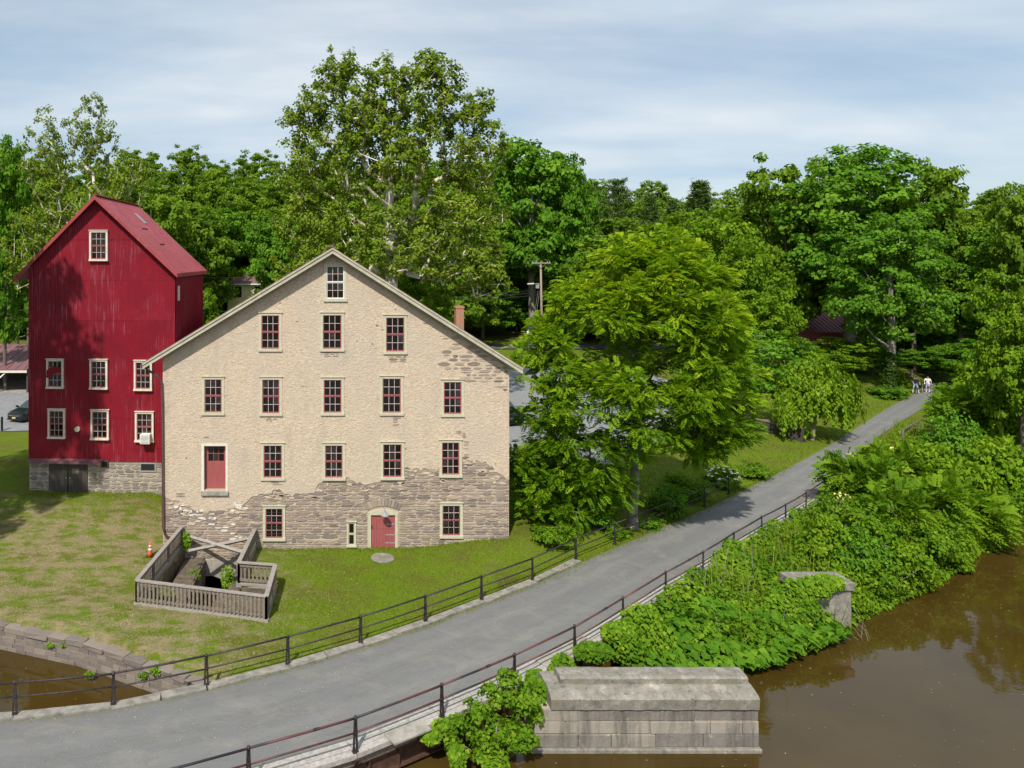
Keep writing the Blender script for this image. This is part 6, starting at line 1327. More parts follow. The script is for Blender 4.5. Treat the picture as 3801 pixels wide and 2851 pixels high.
# prototypes for the wooded hill
PR = []
def proto(seed, h, rx, leafm, ncl, per, leaf, conic=0.0, wood='bark', cr=1.2):
    r = random.Random(seed); bl = [(0, 0, h * 0.58, rx, rx, h * 0.38)]
    for k_ in range(7): a = k_ * 0.9 + r.random(); f = r.uniform(0.22, 0.85); rr = rx * (0.62 - conic * 0.3 * f); bl.append((math.cos(a) * rx * 0.55 * (1 - conic * f), math.sin(a) * rx * 0.55 * (1 - conic * f), h * f, rr, rr, h * 0.17))
    return tree_meshes(seed, bl, h * 0.8, 0.32, ncl, per, leaf, cr, 0.5, wood, leafm, 0.6, step=1.8)
for k_ in range(5): PR.append((proto(100 + k_, 20, 5.6, 'lf_forest', 250, 50, 0.60), 12.6, 19.6))
MP1 = (proto(120, 18, 5.8, 'lf_maple', 300, 62, 0.44, cr=1.05), 12.8, 17.6); MP2 = (proto(121, 17, 5.6, 'lf_bright', 300, 62, 0.42, cr=1.05), 12.4, 16.6); MP3 = (proto(122, 17, 5.4, 'lf_maple', 320, 64, 0.36, cr=0.95), 12.0, 16.6)
# conifers
def pine_mesh(seed, h, r0, droop=0.0, ex=0.7):
    rng = np.random.default_rng(seed); nodes = [np.array([0, 0, z]) for z in np.linspace(-0.3, h, 24)]; par = [-1] + list(range(23)); rad = list(np.linspace(0.3, 0.03, 24)); C = []; D = []
    for z in np.arange(h * 0.18, h * 0.97, 0.75 if ex > 0.6 else 1.15):
        f = (z - h * 0.18) / (h * 0.82); R = r0 * (1 - f) ** ex * rng.uniform(0.7, 1.12) + 0.3; k_ = rng.integers(5, 7); a0 = rng.uniform(0, 6)
        j0 = int(np.clip(round((z + 0.3) / (h + 0.3) * 23), 0, 23))
        for a in a0 + np.arange(k_) * 2 * np.pi / k_:
            R1 = R * rng.uniform(0.6, 1.15); tip = np.array([math.cos(a) * R1, math.sin(a) * R1, z + R1 * (0.22 - droop)]); nodes.append(tip); par.append(j0); rad.append(0.025)
            for t_ in np.arange(0.3, 1.02, 0.12): c = nodes[j0] * (1 - t_) + tip * t_; C.append(c); D.append(unit(tip - nodes[j0]) + [0, 0, 0.35])
    C = np.repeat(np.array(C), 11, 0); D = np.repeat(np.array(D), 11, 0); n = len(C); C = C + rng.normal(0, 0.22, (n, 3)); T = unit(D + rng.normal(0, 0.55, (n, 3))); N = rng.normal(size=(n, 3)) + [0, 0, 0.6]
    V, Fc = kites(C, N, T, rng.uniform(0.5, 0.95, n), 0.13, 0.05); lm = np_mesh('crown', V, Fc, np.repeat(np.clip(rng.normal(0.45, 0.22, n), 0, 1), 4)); lm.materials.append(M['lf_pine']); wm = wood_mesh(nodes, par, rad, 'trunk'); wm.materials.append(M['bark']); return wm, lm
def tall(seed, leafm, leaf, h=18.0):
    bl = [(0, 0, h * 0.62, 5.4, 5.2, h * 0.34), (-3.2, 0, h * 0.45, 2.8, 3, h * 0.14), (3.2, 0.4, h * 0.48, 2.8, 3, h * 0.15), (0.5, -2.6, h * 0.42, 3, 2.6, h * 0.12), (-1.5, 0, h * 0.82, 3, 3, h * 0.14), (2.0, 0, h * 0.76, 3, 3, h * 0.13)]
    return tree_meshes(seed, bl, h * 0.75, 0.42, 330, 60, leaf, 1.05, 0.5, 'greybark', leafm, 0.6, step=1.8)
MPT = (tall(140, 'lf_maple', 0.46), 12.4, 17.8); MPT3 = (tall(141, 'lf_maple', 0.36), 12.4, 17.8)
PN = [(pine_mesh(1, 22, 4.6, -0.18, 0.42), 9.2, 23), (pine_mesh(2, 20, 3.6, 0.0, 0.75), 5.2, 20)]

# single trees that the photograph lets one tell apart: (prototype, px centre, px top, px width, depth, name, label)
for pr, cx_, top_, wd, Y, nm, lab in [
    (MPT, 1975, 485, 410, 116, 'maple_tree', 'tall dark green maple rising right of the big sycamore'),
    (MP1, 2110, 545, 240, 116, 'maple_tree', 'rounded dark maple right beside the tallest maple behind the pole'),
    (PN[0], 2292, 636, 215, 122, 'pine_tree', 'tall white pine with open top on the skyline'),
    (PN[1], 2415, 722, 130, 124, 'pine_tree', 'small dark conifer right of the open topped pine'),
    (PN[1], 2195, 690, 130, 124, 'pine_tree', 'narrow conifer left of the open topped pine'),
    (PN[1], 2597, 668, 190, 120, 'pine_tree', 'pointed conifer on the skyline above the bright tree'),
    (PN[1], 2495, 735, 110, 126, 'pine_tree', 'thin pale conifer between the two skyline pines'),
    (MP2, 2640, 780, 420, 88, 'broadleaf_tree', 'light green rounded tree behind the bright tree'),
    (PR[2], 2300, 800, 380, 100, 'broadleaf_tree', 'olive green tree below the open topped pine'),
    (PR[1], 2920, 585, 340, 92, 'broadleaf_tree', 'left shoulder tree of the large right hand tree group'),
    (MPT3, 3160, 512, 620, 88, 'broadleaf_tree', 'broad tallest tree of the large right hand group'),
    (PR[3], 3390, 560, 330, 90, 'broadleaf_tree', 'right shoulder tree of the large right hand group'),
    (MPT3, 3305, 760, 420, 77, 'maple_tree', 'full green maple with ivy covered trunk beside the path end'),
    (MP2, 2800, 880, 300, 79, 'broadleaf_tree', 'mid green tree between the bright tree and the far red shed'),
    (PR[0], 3560, 690, 300, 88, 'broadleaf_tree', 'green tree right of the large right hand group on the skyline'),
    (MPT3, 3690, 830, 440, 86, 'broadleaf_tree', 'leafy tree over the path end right of the cyclists'),
    (PR[4], 3790, 655, 220, 78, 'broadleaf_tree', 'dark tree cut by the right frame edge'),
    (MP2, 3800, 1020, 330, 50, 'broadleaf_tree', 'yellowish willow like tree on the river bank at the right edge'),
    (MP1, 20, 495, 260, 72, 'maple_tree', 'dark maple cut by the left frame edge'),
    (MP3, 60, 900, 330, 88, 'broadleaf_tree', 'low leafy tree over the shed left of the red barn'),
    (MP1, 1055, 790, 300, 99, 'maple_tree', 'dark green tree before the cream house behind the mill'),
    (MP2, 748, 1075, 150, 88, 'broadleaf_tree', 'bright low tree between the red barn and the mill roof'),
    (MP1, 800, 770, 320, 131, 'maple_tree', 'shaded tree left of the cream house'),
    (MP2, 1560, 920, 240, 75, 'broadleaf_tree', 'bright leafy sapling below the big sycamore beside the mill ridge'),
    (PR[3], 1700, 800, 330, 108, 'broadleaf_tree', 'dark tree behind the brick chimney'),
    (MP1, 1790, 1010, 270, 116, 'maple_tree', 'spreading green tree right of the chimney'),
    (MP1, 2110, 870, 240, 113, 'maple_tree', 'dark tree behind the utility pole'),
    (MP2, 2800, 1090, 260, 76, 'broadleaf_tree', 'low green tree left of the far red shed'),
    (MP3, 2905, 1225, 230, 80, 'broadleaf_tree', 'bushy tree before the far red shed, left of the weeping tree'),
    (MP2, 3120, 1255, 230, 80, 'broadleaf_tree', 'bushy tree before the far red shed, right of the weeping tree'),
    (MP3, 3235, 1100, 180, 88, 'broadleaf_tree', 'shaded tree filling the gap left of the ivy covered maple'),
    (PR[2], 3450, 980, 330, 96, 'broadleaf_tree', 'shaded tree behind the path end posts'),
    (PR[4], 3590, 900, 380, 100, 'broadleaf_tree', 'dim tree far behind the cyclists'),
    (PR[0], 2760, 700, 330, 104, 'broadleaf_tree', 'rounded skyline tree between the pointed conifer and the right hand group'),
    (PR[3], 560, 640, 330, 104, 'broadleaf_tree', 'dark tree standing right of the white limbed sycamore'),
    (PR[0], 110, 600, 330, 100, 'broadleaf_tree', 'olive tree behind the left edge of the red barn roof'),
    (PR[1], 1290, 760, 300, 104, 'broadleaf_tree', 'dark tree behind the mill ridge, left of the sycamore trunk')]:
    p_, s_ = from_px(cx_, top_, wd, Y, pr[1], pr[2]); plant(nm, pr[0], p_, lab, 'tree', s_, rv.uniform(0, 6.28))
for px_, Y, w_, h_, lab in [(3420, 97, 7, 5, 'shaded thicket behind the path end, left'), (3500, 99, 8, 5.5, 'shaded thicket behind the path end, middle'), (3580, 98, 8, 5, 'shaded thicket behind the path end, right'), (3240, 99, 8, 5, 'thicket behind the ivy covered maple'), (3330, 101, 8, 5, 'second thicket behind the ivy covered maple'), (3160, 100, 8, 5.5, 'thicket right of the far red shed'), (2720, 98, 9, 5.5, 'thicket left of the far red shed'), (2600, 99, 9, 5, 'thicket behind the bright tree'), (3235, 84, 6, 4.0, 'low thicket left of the ivy covered trunk'), (3440, 88, 6, 3.5, 'low thicket right of the pale posts'), (3550, 84, 8, 5, 'leafy thicket above the hedge right of the cyclists'), (3640, 80, 9, 6, 'leafy thicket filling the bank behind the hedge'), (1720, 118, 9, 5, 'thicket behind the chimney across the road'), (2150, 117, 9, 5, 'thicket across the road right of the utility pole'), (1560, 118, 9, 5, 'thicket across the road behind the mill')]:
    X_ = (px_ - CX) / F * Y; plant('thicket', MP3[0], ground_at(X_, Y) - Vector((0, 0, 0.6)), lab, 'shrub', (w_ / 12.0, w_ / 12.0, h_ / 16.0), rv.uniform(0, 6.28), None, ('stem', 'crown'))
# the wooded hillside behind everything
k_ = 0
for Y, dx in ((118, 7.2), (128, 7.2), (139, 7.6), (152, 8.2), (168, 9.5), (186, 11)):
    x = -0.50 * Y - rv.uniform(0, 6)
    while x < 1.02 * Y + 8:
        yy = Y + rv.uniform(-4, 4); px_ = CX + F * x / yy; h = rv.uniform(17, 23.5) * (1.04 if px_ < 2150 else 0.90)
        skip = (abs(x - 35) < 6 and Y < 124) or (hx - 3 < x < hx + 15 and Y < 136)
        if not skip:
            pr = PR[rv.randrange(5)]; w_ = rv.uniform(9.5, 13.5)
            plant('hillside_tree', pr[0], ground_at(x, yy) - Vector((0, 0, 0.4)), 'one of the leafy trees massed on the wooded hill behind the buildings', 'tree', (w_ / pr[1], w_ / pr[1], h / pr[2]), rv.uniform(0, 6.28), 'trees of the wooded hill')
        x += dx * rv.uniform(0.75, 1.2)
for Y, dx in ((115.0, 6.0), (121.0, 7.0)):
    x = -0.47 * Y
    while x < 0.98 * Y:
        yy = Y + rv.uniform(-1, 1.5)
        if not (24 < x < 36 and Y < 117) and not (hx - 2 < x < hx + 13):
            w_ = rv.uniform(6, 9); plant('understory_bush', (MP3 if rv.random() < 0.5 else MP2)[0], ground_at(x, yy) - Vector((0, 0, 0.5)), 'one of the low leafy bushes along the foot of the wooded hill', 'shrub', (w_ / 12.0, w_ / 12.0, rv.uniform(4, 7.5) / 16.0), rv.uniform(0, 6.28), 'bushes at the foot of the wooded hill', ('stem', 'crown'))
        x += dx * rv.uniform(0.7, 1.2)
# tree outside the frame on the left, whose shadow falls on the barn
plant('shade_tree', MP1[0], ground_at(-20.7, 34.2), 'tall leafy tree just outside the left frame edge shading the barn', 'tree', (0.84, 0.80, 1.50), 1.0)

# weeping tree: hanging strands
rng = np.random.default_rng(44); C = []; 
wbp = gp(3018, 1632); g0 = gz(wbp.x, wbp.y); nodes = [np.array([0.15 * math.sin(z), 0.1 * math.cos(z), z]) for z in np.linspace(-0.2, 6.4, 9)]; par = [-1] + list(range(8)); rad = list(np.linspace(0.16, 0.05, 9))
tiers = [(0.3, 0, 7.2, 1.5, 0.9), (-1.5, 0.4, 5.9, 1.7, 0.7), (1.7, -0.3, 5.6, 1.9, 0.55), (0.2, -1.4, 5.2, 1.7, 0.6), (2.6, 0.2, 4.4, 1.3, 0.35), (-2.3, -0.5, 4.2, 1.2, 0.6), (0.2, 1.2, 5.4, 1.6, 0.6)]
for k_ in range(480):
    tx, ty, tz0, tr_, dr_ = tiers[k_ % 7]; a = rng.uniform(0, 2 * np.pi); R = tr_ * math.sqrt(rng.random()); z0 = tz0 - dr_ * (R / tr_) ** 2 * 1.6 + rng.uniform(-0.35, 0.35); L = rng.uniform(0.8, 3.4); z1 = max(0.4 + rng.uniform(0, 1.2), z0 - L); sx_, sy_ = tx + math.cos(a) * R, ty + math.sin(a) * R
    sw_ = rng.normal(0, 0.12, 2)
    for z in np.arange(z1, z0, 0.10): C.append([sx_ + sw_[0] * (z0 - z) + rng.normal(0, 0.08), sy_ + sw_[1] * (z0 - z) + rng.normal(0, 0.08), z])
    if k_ < 28:
        nodes.append(np.array([tx * 0.5 + math.cos(a) * R * 0.3, ty * 0.5 + math.sin(a) * R * 0.3, min(tz0 - 0.5, 6.2)])); par.append(6 if tz0 < 6 else 8); rad.append(0.035); nodes.append(np.array([sx_, sy_, z0 - 0.5])); par.append(len(nodes) - 2); rad.append(0.014)
C = np.array(C); n = len(C); T = np.c_[rng.normal(0, 0.5, (n, 2)), -np.ones(n)]; N = np.c_[C[:, :2] * 0.3, np.full(n, 0.5)] + rng.normal(0, 0.35, (n, 3)); L = rng.uniform(0.22, 0.40, n)
V, Fc = kites(C, N, T, L, L * 0.6, 0.1, 0.2); lm = np_mesh('crown', V, Fc, np.repeat(np.clip(rng.normal(0.55, 0.2, n), 0, 1), 4)); lm.materials.append(M['lf_bright']); wm = wood_mesh(nodes, par, rad, 'trunk'); wm.materials.append(M['greybark'])
plant('weeping_tree', (wm, lm), (wbp.x, wbp.y, g0), 'weeping tree with hanging yellow green strands left of the path', 'tree', (0.92, 0.92, 0.98))
bl = [(0, 0, 4.2, 3.4, 3.0, 2.4), (-2.4, 0, 3.0, 2.0, 2.2, 1.3), (2.0, 0, 3.4, 2.0, 2, 1.5)]
q = gp(2800, 1610); plant('spreading_tree', tree_meshes(61, bl, 4.5, 0.16, 170, 40, 0.26, 0.7, 0.35, 'greybark', 'lf_maple', 0.5), (q.x + 0.6, q.y + 1.5, 0), 'low spreading green tree left of the weeping tree', 'tree', (1.35, 1.2, 1.3))

# ivy sleeve on the maple trunk at the path end
ir = np.random.default_rng(9); iv = gp(3300, 1470); n = 1900; a = ir.uniform(0, 6.28, n); z = 4.4 * ir.random(n) ** 1.3; r = 0.50 + 0.22 * np.sin(z * 2.3 + 2 * a) * np.sin(a * 1.0 + z) + 0.3 * np.exp(-z) + ir.normal(0, 0.14, n)
V, Fc = kites(np.stack([np.cos(a) * r, np.sin(a) * r, z], 1), np.stack([np.cos(a), np.sin(a), np.full(n, 0.3)], 1) + ir.normal(0, 0.35, (n, 3)), np.c_[ir.normal(0, 0.5, (n, 2)), -np.ones(n)], 0.22, 0.2, 0.1)
o_ = link('ivy', np_mesh('ivy', V, Fc, np.repeat(ir.random(n), 4)), M['lf_ivy']); q_ = ground_at((3305 - CX) / F * 77, 77); o_.location = q_; tag(o_, 'dark ivy sleeve round the maple trunk beside the path end', 'ivy', kind='stuff')

# shrubs
SH = []
for k_, (lm_, leaf_, pin) in enumerate([('lf_vine', 0.17, False), ('lf_bright', 0.20, False), ('lf_maple', 0.17, False), ('lf_vine', 0.50, True), ('lf_bright', 0.55, True)]):
    r = random.Random(200 + k_); bl = [(0, 0, 1.0, 1.3, 1.2, 0.9)] + [(r.uniform(-0.9, 0.9), r.uniform(-0.8, 0.8), r.uniform(0.6, 1.7), 0.8, 0.8, 0.6) for _ in range(5)]
    SH.append(tree_meshes(300 + k_, bl, 1.3, 0.05, 95, 9 if pin else 46, leaf_, 0.42, 0.7, 'greybark', lm_, 0.45, pin, step=0.5, tipr=0.006))
LBL = 'one of the dense leafy shrubs crowding the river bank right of the path'
def shrub(x, y, w_, h_, k_, lab=LBL, grp='shrubs on the river bank', sink=0.15, nm='bank_shrub', cat='shrub'):
    return plant(nm, SH[k_], ground_at(x, y) - Vector((0, 0, sink)), lab, cat, (w_ / 3.2, w_ / 3.2, h_ / 2.3), rv.uniform(0, 6.28), grp if lab == LBL else None, ('stem', 'crown'))
# along the bank, from the far bridge end to the right frame edge: photo pixels of the crown centre, crown top, width
for px_, ptop, pbot, wpx, kk in [(3110, 1800, 1990, 200, 0), (3200, 1650, 1900, 230, 3), (3230, 1850, 2080, 260, 0), (3310, 1640, 1860, 220, 4), (3330, 1760, 2020, 250, 3), (3080, 1880, 2100, 200, 1), (3180, 1960, 2180, 230, 2), (3330, 1980, 2200, 240, 1), (3420, 1600, 1850, 240, 1), (3440, 1760, 2010, 260, 4), (3470, 1900, 2130, 260, 0), (3530, 1510, 1760, 220, 2), (3560, 1660, 1930, 260, 1), (3600, 1820, 2060, 260, 4), (3640, 1400, 1680, 280, 3), (3680, 1580, 1860, 280, 1), (3690, 1760, 1980, 240, 0), (3760, 1450, 1750, 300, 1), (3780, 1660, 1880, 260, 3), (3540, 1425, 1575, 150, 1), (3590, 1390, 1560, 180, 0), (3650, 1300, 1520, 240, 1), (3720, 1250, 1500, 280, 2), (3260, 2060, 2270, 220, 0), (3390, 2080, 2240, 180, 2), (3520, 2010, 2160, 170, 1), (3130, 2080, 2250, 180, 1)]:
    pw_ = np.interp(px_, [2800, 3058, 3259, 3517, 3603, 3717, 3763, 3801], [2496, 2393, 2290, 2169, 2118, 2003, 1934, 1890]) - 0.35 * wpx; dpx = max(0, pbot - pw_); pbot -= dpx; ptop -= dpx * 0.6
    zz0 = 0.0
    for _ in range(4):
        Yq = F * (H - zz0) / (pbot - CY); Xq = (px_ - CX) / F * Yq; zz0 = max(gz(Xq, Yq), WATER)
    shrub(Xq, Yq, wpx / F * Yq, (pbot - ptop) / F * Yq * 1.0 / 1.0, kk, sink=0.1)
# left side of the path
for px_, py_, w_, h_, kk, lab in [(2290, 1990, 1.6, 0.9, 0, 'low weeds at the railing left of the tree trunk'), (2420, 1960, 1.5, 0.9, 2, 'low leafy plant at the foot of the bright tree'), (2480, 1900, 3.2, 1.9, 2, 'shaded shrub behind the railing right of the tree trunk'), (2560, 1850, 2.8, 1.8, 0, 'green shrub behind the railing before the white blossoms'), (2680, 1800, 2.6, 1.5, 1, 'elder shrub with flat white blossoms at the railing end'), (2790, 1760, 3.0, 1.1, 0, 'yellow green weeds at the lawn corner by the path'), (2200, 1960, 2.8, 1.6, 2, 'shaded undergrowth below the bright tree, left of its trunk'), (2060, 2030, 2.4, 1.4, 0, 'undergrowth below the drooping left boughs of the bright tree'), (3300, 1478, 4.2, 1.6, 2, 'broad low bush at the foot of the ivy covered maple'), (3345, 1440, 2.0, 2.2, 1, 'upright leafy bush right of the ivy covered trunk'), (160, 1815, 1.3, 1.1, 2, 'small bush against the barn base left of its doors')]:
    q = gp(px_, py_, 0.0 if px_ > 200 else 0.9); o_ = shrub(q.x, q.y, w_, h_, kk, lab, nm='shrub')
    if 'elder' in lab:
        fl = np.random.default_rng(3); n = 60; d = unit(fl.normal(size=(n, 3))); d[:, 2] = np.abs(d[:, 2]); C = d * [1.3, 1.2, 0.9] + [0, 0, 1.2]
        V, Fc = kites(C, d * 0.4 + [0, 0, 1.0], fl.normal(size=(n, 3)), 0.26, 0.24, 0.0); f_ = link('blossoms', np_mesh('blossoms', V, Fc), M['flower']); f_.parent = o_

# ground-hugging cover of the bank: vines and broad leaves
def lump(x, y, s):
    return 0.5 + 0.25 * np.sin(x * 1.7 + 1.3 * np.sin(y * 1.1 + s)) + 0.25 * np.sin(y * 2.1 + 1.7 * np.sin(x * 0.9 + 2 * s))
RLINE = np.array([[q.x, q.y] for q in RAIL_R] + [[q.x, q.y] for q in FAR_R])
def cover(name, n, xr, yr, test, hmax, leaf, asp, material, label, seed, deck=True, up=0.8, depth=0.5):
    r = np.random.default_rng(seed); x = r.uniform(*xr, n); y = r.uniform(*yr, n); k = test(x, y); x, y = x[k], y[k]; n = len(x)
    base_ = np.maximum(ground_z(x, y), WATER); hh = hmax(x, y) * (0.45 + 0.75 * lump(x, y, seed)); z = base_ + np.maximum(hh, 0.08) * (1 - depth * r.random(n) ** 1.5)
    e = 0.3; gxx = (hmax(x + e, y) * lump(x + e, y, seed) - hmax(x - e, y) * lump(x - e, y, seed)) / (2 * e); gyy = (hmax(x, y + e) * lump(x, y + e, seed) - hmax(x, y - e) * lump(x, y - e, seed)) / (2 * e)
    N = np.stack([-gxx * 0.7, -gyy * 0.7 - 0.15, np.full(n, up)], 1) + r.normal(0, 0.33, (n, 3)); T = np.stack([0.3 - gxx * 0.2, np.full(n, -0.6), np.full(n, -0.5)], 1) + r.normal(0, 0.6, (n, 3)); L = leaf * r.uniform(0.6, 1.3, n)
    V, Fc = kites(np.stack([x, y, z], 1), N, T, L, L * asp, 0.14, 0.15); t_ = 0.45 + 0.4 * (lump(x * 0.8, y * 0.8, seed + 3) - 0.5) + r.normal(0, 0.22, n)
    return tag(link(name, np_mesh(name, V, Fc, np.repeat(np.clip(t_, 0, 1), 4)), material), label, 'plants', kind='stuff')
def yr_line(x): return np.interp(x, RLINE[:, 0], RLINE[:, 1])
def dline(x, y): return yr_line(x) - y
cover('vine_cover', 42000, (8.8, 27), (24.5, 42), lambda x, y: (dline(x, y) > 0.12) & (y > yedge(x) + 0.5) & (x > 10.6) & ~((x < 12.8) & (y < 27.4)) , lambda x, y: np.clip(0.35 - 0.16 * dline(x, y) + 0.35 * sstep(12, 17, x) - np.maximum(ground_z(x, y), WATER), 0.3, 1.3), 0.20, 0.8, M['lf_vine'], 'tangled green vines covering the bank below the bridge edge', 1, depth=0.6)
cover('broad_leaf_cover', 5200, (11.0, 22.6), (26.2, 31.5), lambda x, y: (y > yedge(x) - 0.5) & (y < yedge(x) + 2.4 + 0.6 * np.sin(x * 1.3)) & (x < 21.8) & (x > 11.6 - 0.4 * (y - 27)) & (dline(x, y) > 0.9), lambda x, y: 0.95 - 0.16 * np.abs(y - yedge(x) - 0.9), 0.34, 0.78, M['lf_knot'], 'large heart shaped leaves overhanging the water beside the pier', 2, depth=0.5, up=0.75)
cover('bank_cover', 85000, (20, 48), (28.5, 62), lambda x, y: (dline(x, y) > 1.2) & (y > yedge(x) + 0.15) & ~((x < 23) & (y > 31)), lambda x, y: 0.22 + sstep(0.2, 2.2, y - yedge(x)) * (0.5 + 0.9 * np.clip(np.sin(x * 0.83 + 1.1 * np.sin(y * 0.6)) * np.sin(y * 0.9 + x * 0.37) + 0.25 * np.sin(3.1 * x + 1.7 * y), -0.4, 1)), 0.21, 0.6, M['lf_bright'], 'low rank greenery covering the river bank down to the water', 5, depth=0.7)
# vines hanging over the girder
hv = np.random.default_rng(14)
def hanging(name, pts, n, spread, leaf, material, label):
    P_ = np.array(pts); k = hv.integers(0, len(P_), n); C = P_[k, :3] + unit(hv.normal(size=(n, 3))) * (hv.random((n, 1)) ** 0.5) * P_[k, 3:6] ; N = np.array([-0.1, -0.6, 0.8]) + (C - P_[k, :3]) * 0.5 + hv.normal(0, 0.35, (n, 3)); T = np.array([0, -0.4, -0.8]) + hv.normal(0, 0.5, (n, 3)); L = leaf * hv.uniform(0.6, 1.3, n)
    V, Fc = kites(C, N, T, L, L * 0.8, 0.14, 0.15); tn = 0.42 + 0.16 * np.sin(k * 2.3) + hv.normal(0, 0.22, n)
    return tag(link(name, np_mesh(name, V, Fc, np.repeat(np.clip(tn, 0, 1), 4)), material), label, 'plants', kind='stuff')
def pv(px_, py_, Y, rx, ry, rz): q = at(px_, py_, Y); return (q.x, q.y, q.z, rx, ry, rz)
vb0 = at(1850, 2850, 21.9); vb0.z = WATER + 0.2; rl = random.Random(23); bl = []
for px_, py_, Y_, n_ in ((1905, 2520, 22.9, 3), (1850, 2580, 22.6, 4), (1930, 2620, 22.6, 4), (1800, 2650, 22.3, 4), (1880, 2690, 22.2, 4), (1740, 2720, 22.1, 3), (1830, 2760, 21.9, 4), (1930, 2740, 22.2, 3), (1780, 2820, 21.7, 3), (1850, 2850, 21.6, 3), (1660, 2745, 22.2, 1)):
    for k_ in range(n_):
        q = at(px_ + rl.uniform(-38, 38), py_ + rl.uniform(-30, 30), Y_ + rl.uniform(-0.25, 0.2)) - vb0; rr = rl.uniform(0.16, 0.36); bl.append((q.x, q.y, max(q.z, 0.2), rr, rr, rr * 0.8))
plant('vine_bush', tree_meshes(77, bl, 1.6, 0.05, 260, 26, 0.15, 0.24, 0.75, 'greybark', 'lf_vine', 0.2, step=0.4, tipr=0.005, tint_var=0.2), vb0, 'irregular bright bush growing up over the bridge edge at the bottom', 'shrub', parts=('stem', 'crown'))
hanging('bush_vines', [pv(1640, 2700, 22.4, 0.4, 0.2, 0.25), pv(1600, 2740, 22.0, 0.3, 0.2, 0.2), pv(1700, 2690, 22.4, 0.4, 0.25, 0.3), pv(1985, 2640, 22.9, 0.4, 0.3, 0.5), pv(1700, 2810, 21.7, 0.3, 0.2, 0.4), pv(2000, 2560, 23.4, 0.3, 0.3, 0.35)], 1300, 1, 0.15, M['lf_vine'], 'leafy vine strands hanging over the bridge girder at the frame bottom')
hanging('girder_vines', [pv(2090, 2500, 24.9, 0.5, 0.4, 0.7), pv(2060, 2570, 24.3, 0.35, 0.3, 0.5), pv(2200, 2420, 26.0, 0.7, 0.35, 0.35), pv(2300, 2350, 27.2, 0.7, 0.4, 0.4), pv(2380, 2300, 28.2, 0.8, 0.5, 0.6), pv(2330, 2400, 27.2, 0.7, 0.6, 0.8), pv(2420, 2380, 27.9, 0.9, 0.7, 0.8), pv(1990, 2520, 24.2, 0.35, 0.3, 0.25)], 5600, 1, 0.17, M['lf_vine'], 'dark green creepers hanging off the bridge edge beside the pier')
hanging('railing_vines', [pv(2720, 2040, 34.6, 0.5, 0.4, 0.5), pv(2690, 2080, 34.0, 0.6, 0.4, 0.5), pv(2760, 2090, 33.8, 0.9, 0.5, 0.5), pv(2560, 2230, 31.0, 0.8, 0.5, 0.5)], 2600, 1, 0.17, M['lf_vine'], 'vines climbing through the water side railing')
hanging('pale_blossoms', [pv(3180, 1830, 41, 0.7, 0.6, 0.4), pv(3130, 1850, 40, 0.5, 0.5, 0.3), pv(3310, 1665, 48, 0.4, 0.4, 0.3), pv(3170, 1690, 46, 0.5, 0.4, 0.2)], 120, 1, 0.14, M['yflower'], 'pale yellow blossoms on the bank bushes right of the path')
hanging('pit_weeds', [pv(846, 2150, 33.0, 0.32, 0.2, 0.75), pv(690, 2010, 35.5, 0.25, 0.15, 0.5), pv(720, 2140, 34.2, 0.3, 0.3, 0.3), pv(620, 2200, 31.2, 0.4, 0.3, 0.2)], 900, 1, 0.13, M['lf_vine'], 'green weeds sprouting inside the fenced pit')
hanging('wall_weeds', [pv(330, 2505, 26.6, 0.2, 0.1, 0.12), pv(580, 2490, 25.8, 0.25, 0.12, 0.2), pv(530, 2510, 26.0, 0.2, 0.1, 0.12), pv(240, 2390, 27.9, 0.2, 0.15, 0.1), pv(190, 2395, 28.0, 0.2, 0.1, 0.08), pv(1690, 2020, 35.95, 0.15, 0.05, 0.05)], 500, 1, 0.10, M['lf_vine'], 'small green weeds rooted in the canal wall joints')
# dead twigs trailing into the water by the wing wall
tw = MB(); r = random.Random(6)
for k_ in range(8):
    a = at(r.uniform(3120, 3200), r.uniform(2250, 2330), 29.9); b = a + Vector((r.uniform(-0.4, 0.5), r.uniform(-0.7, -0.1), 0)); b.z = WATER + r.uniform(-0.02, 0.1); m_ = a.lerp(b, 0.5) + Vector((r.uniform(-.2, .2), r.uniform(-.2, .2), r.uniform(-.1, .2))); tw.tube([a, m_, b], 0.009, 4)
tag(tw.build('dead_twigs', M['wood']), 'bare grey twigs trailing into the water by the wing wall', 'twigs', kind='stuff')

# ------------------------------------------------------------------ grass
gr_ = np.random.default_rng(1)
def blades(name, n, xr, yr, test, h0, h1, material, label, w0=0.012, lean=0.5):
    x = gr_.uniform(*xr, n); y = gr_.uniform(*yr, n); k = test(x, y) & ~in_poly(x, y, PIT); x, y = x[k], y[k]; n = len(x); z = ground_z(x, y); C = np.stack([x, y, z], 1)
    h = gr_.uniform(h0, h1, n)[:, None]; d = unit(np.c_[gr_.normal(size=(n, 2)), np.zeros(n)]); s = np.c_[-d[:, 1], d[:, 0], np.zeros(n)]; w_ = w0 * gr_.uniform(0.7, 1.5, (n, 1))
    tip = C + d * h * gr_.uniform(0.1, lean * 2, (n, 1)) + np.array([0, 0, 1.0]) * h
    V = np.stack([C - s * w_, C + s * w_, tip], 1).reshape(-1, 3); Fc = np.arange(len(V)).reshape(-1, 3)
    return tag(link(name, np_mesh(name, V, Fc, np.repeat(np.clip(gr_.normal(0.42, 0.2, n), 0, 1), 3)), material), label, 'grass', kind='stuff')
ELs = EL[::2]
def lawn(x, y): return (y > yedge(x) + 0.7) & (y < 36 + 6 * (x < -7.6) + 12 * (x > 9.6)) & ~in_poly(x, y, PATH_POLY)
def left_of_path(x, y): return y > np.interp(x, EL[:, 0], EL[:, 1]) + 0.28
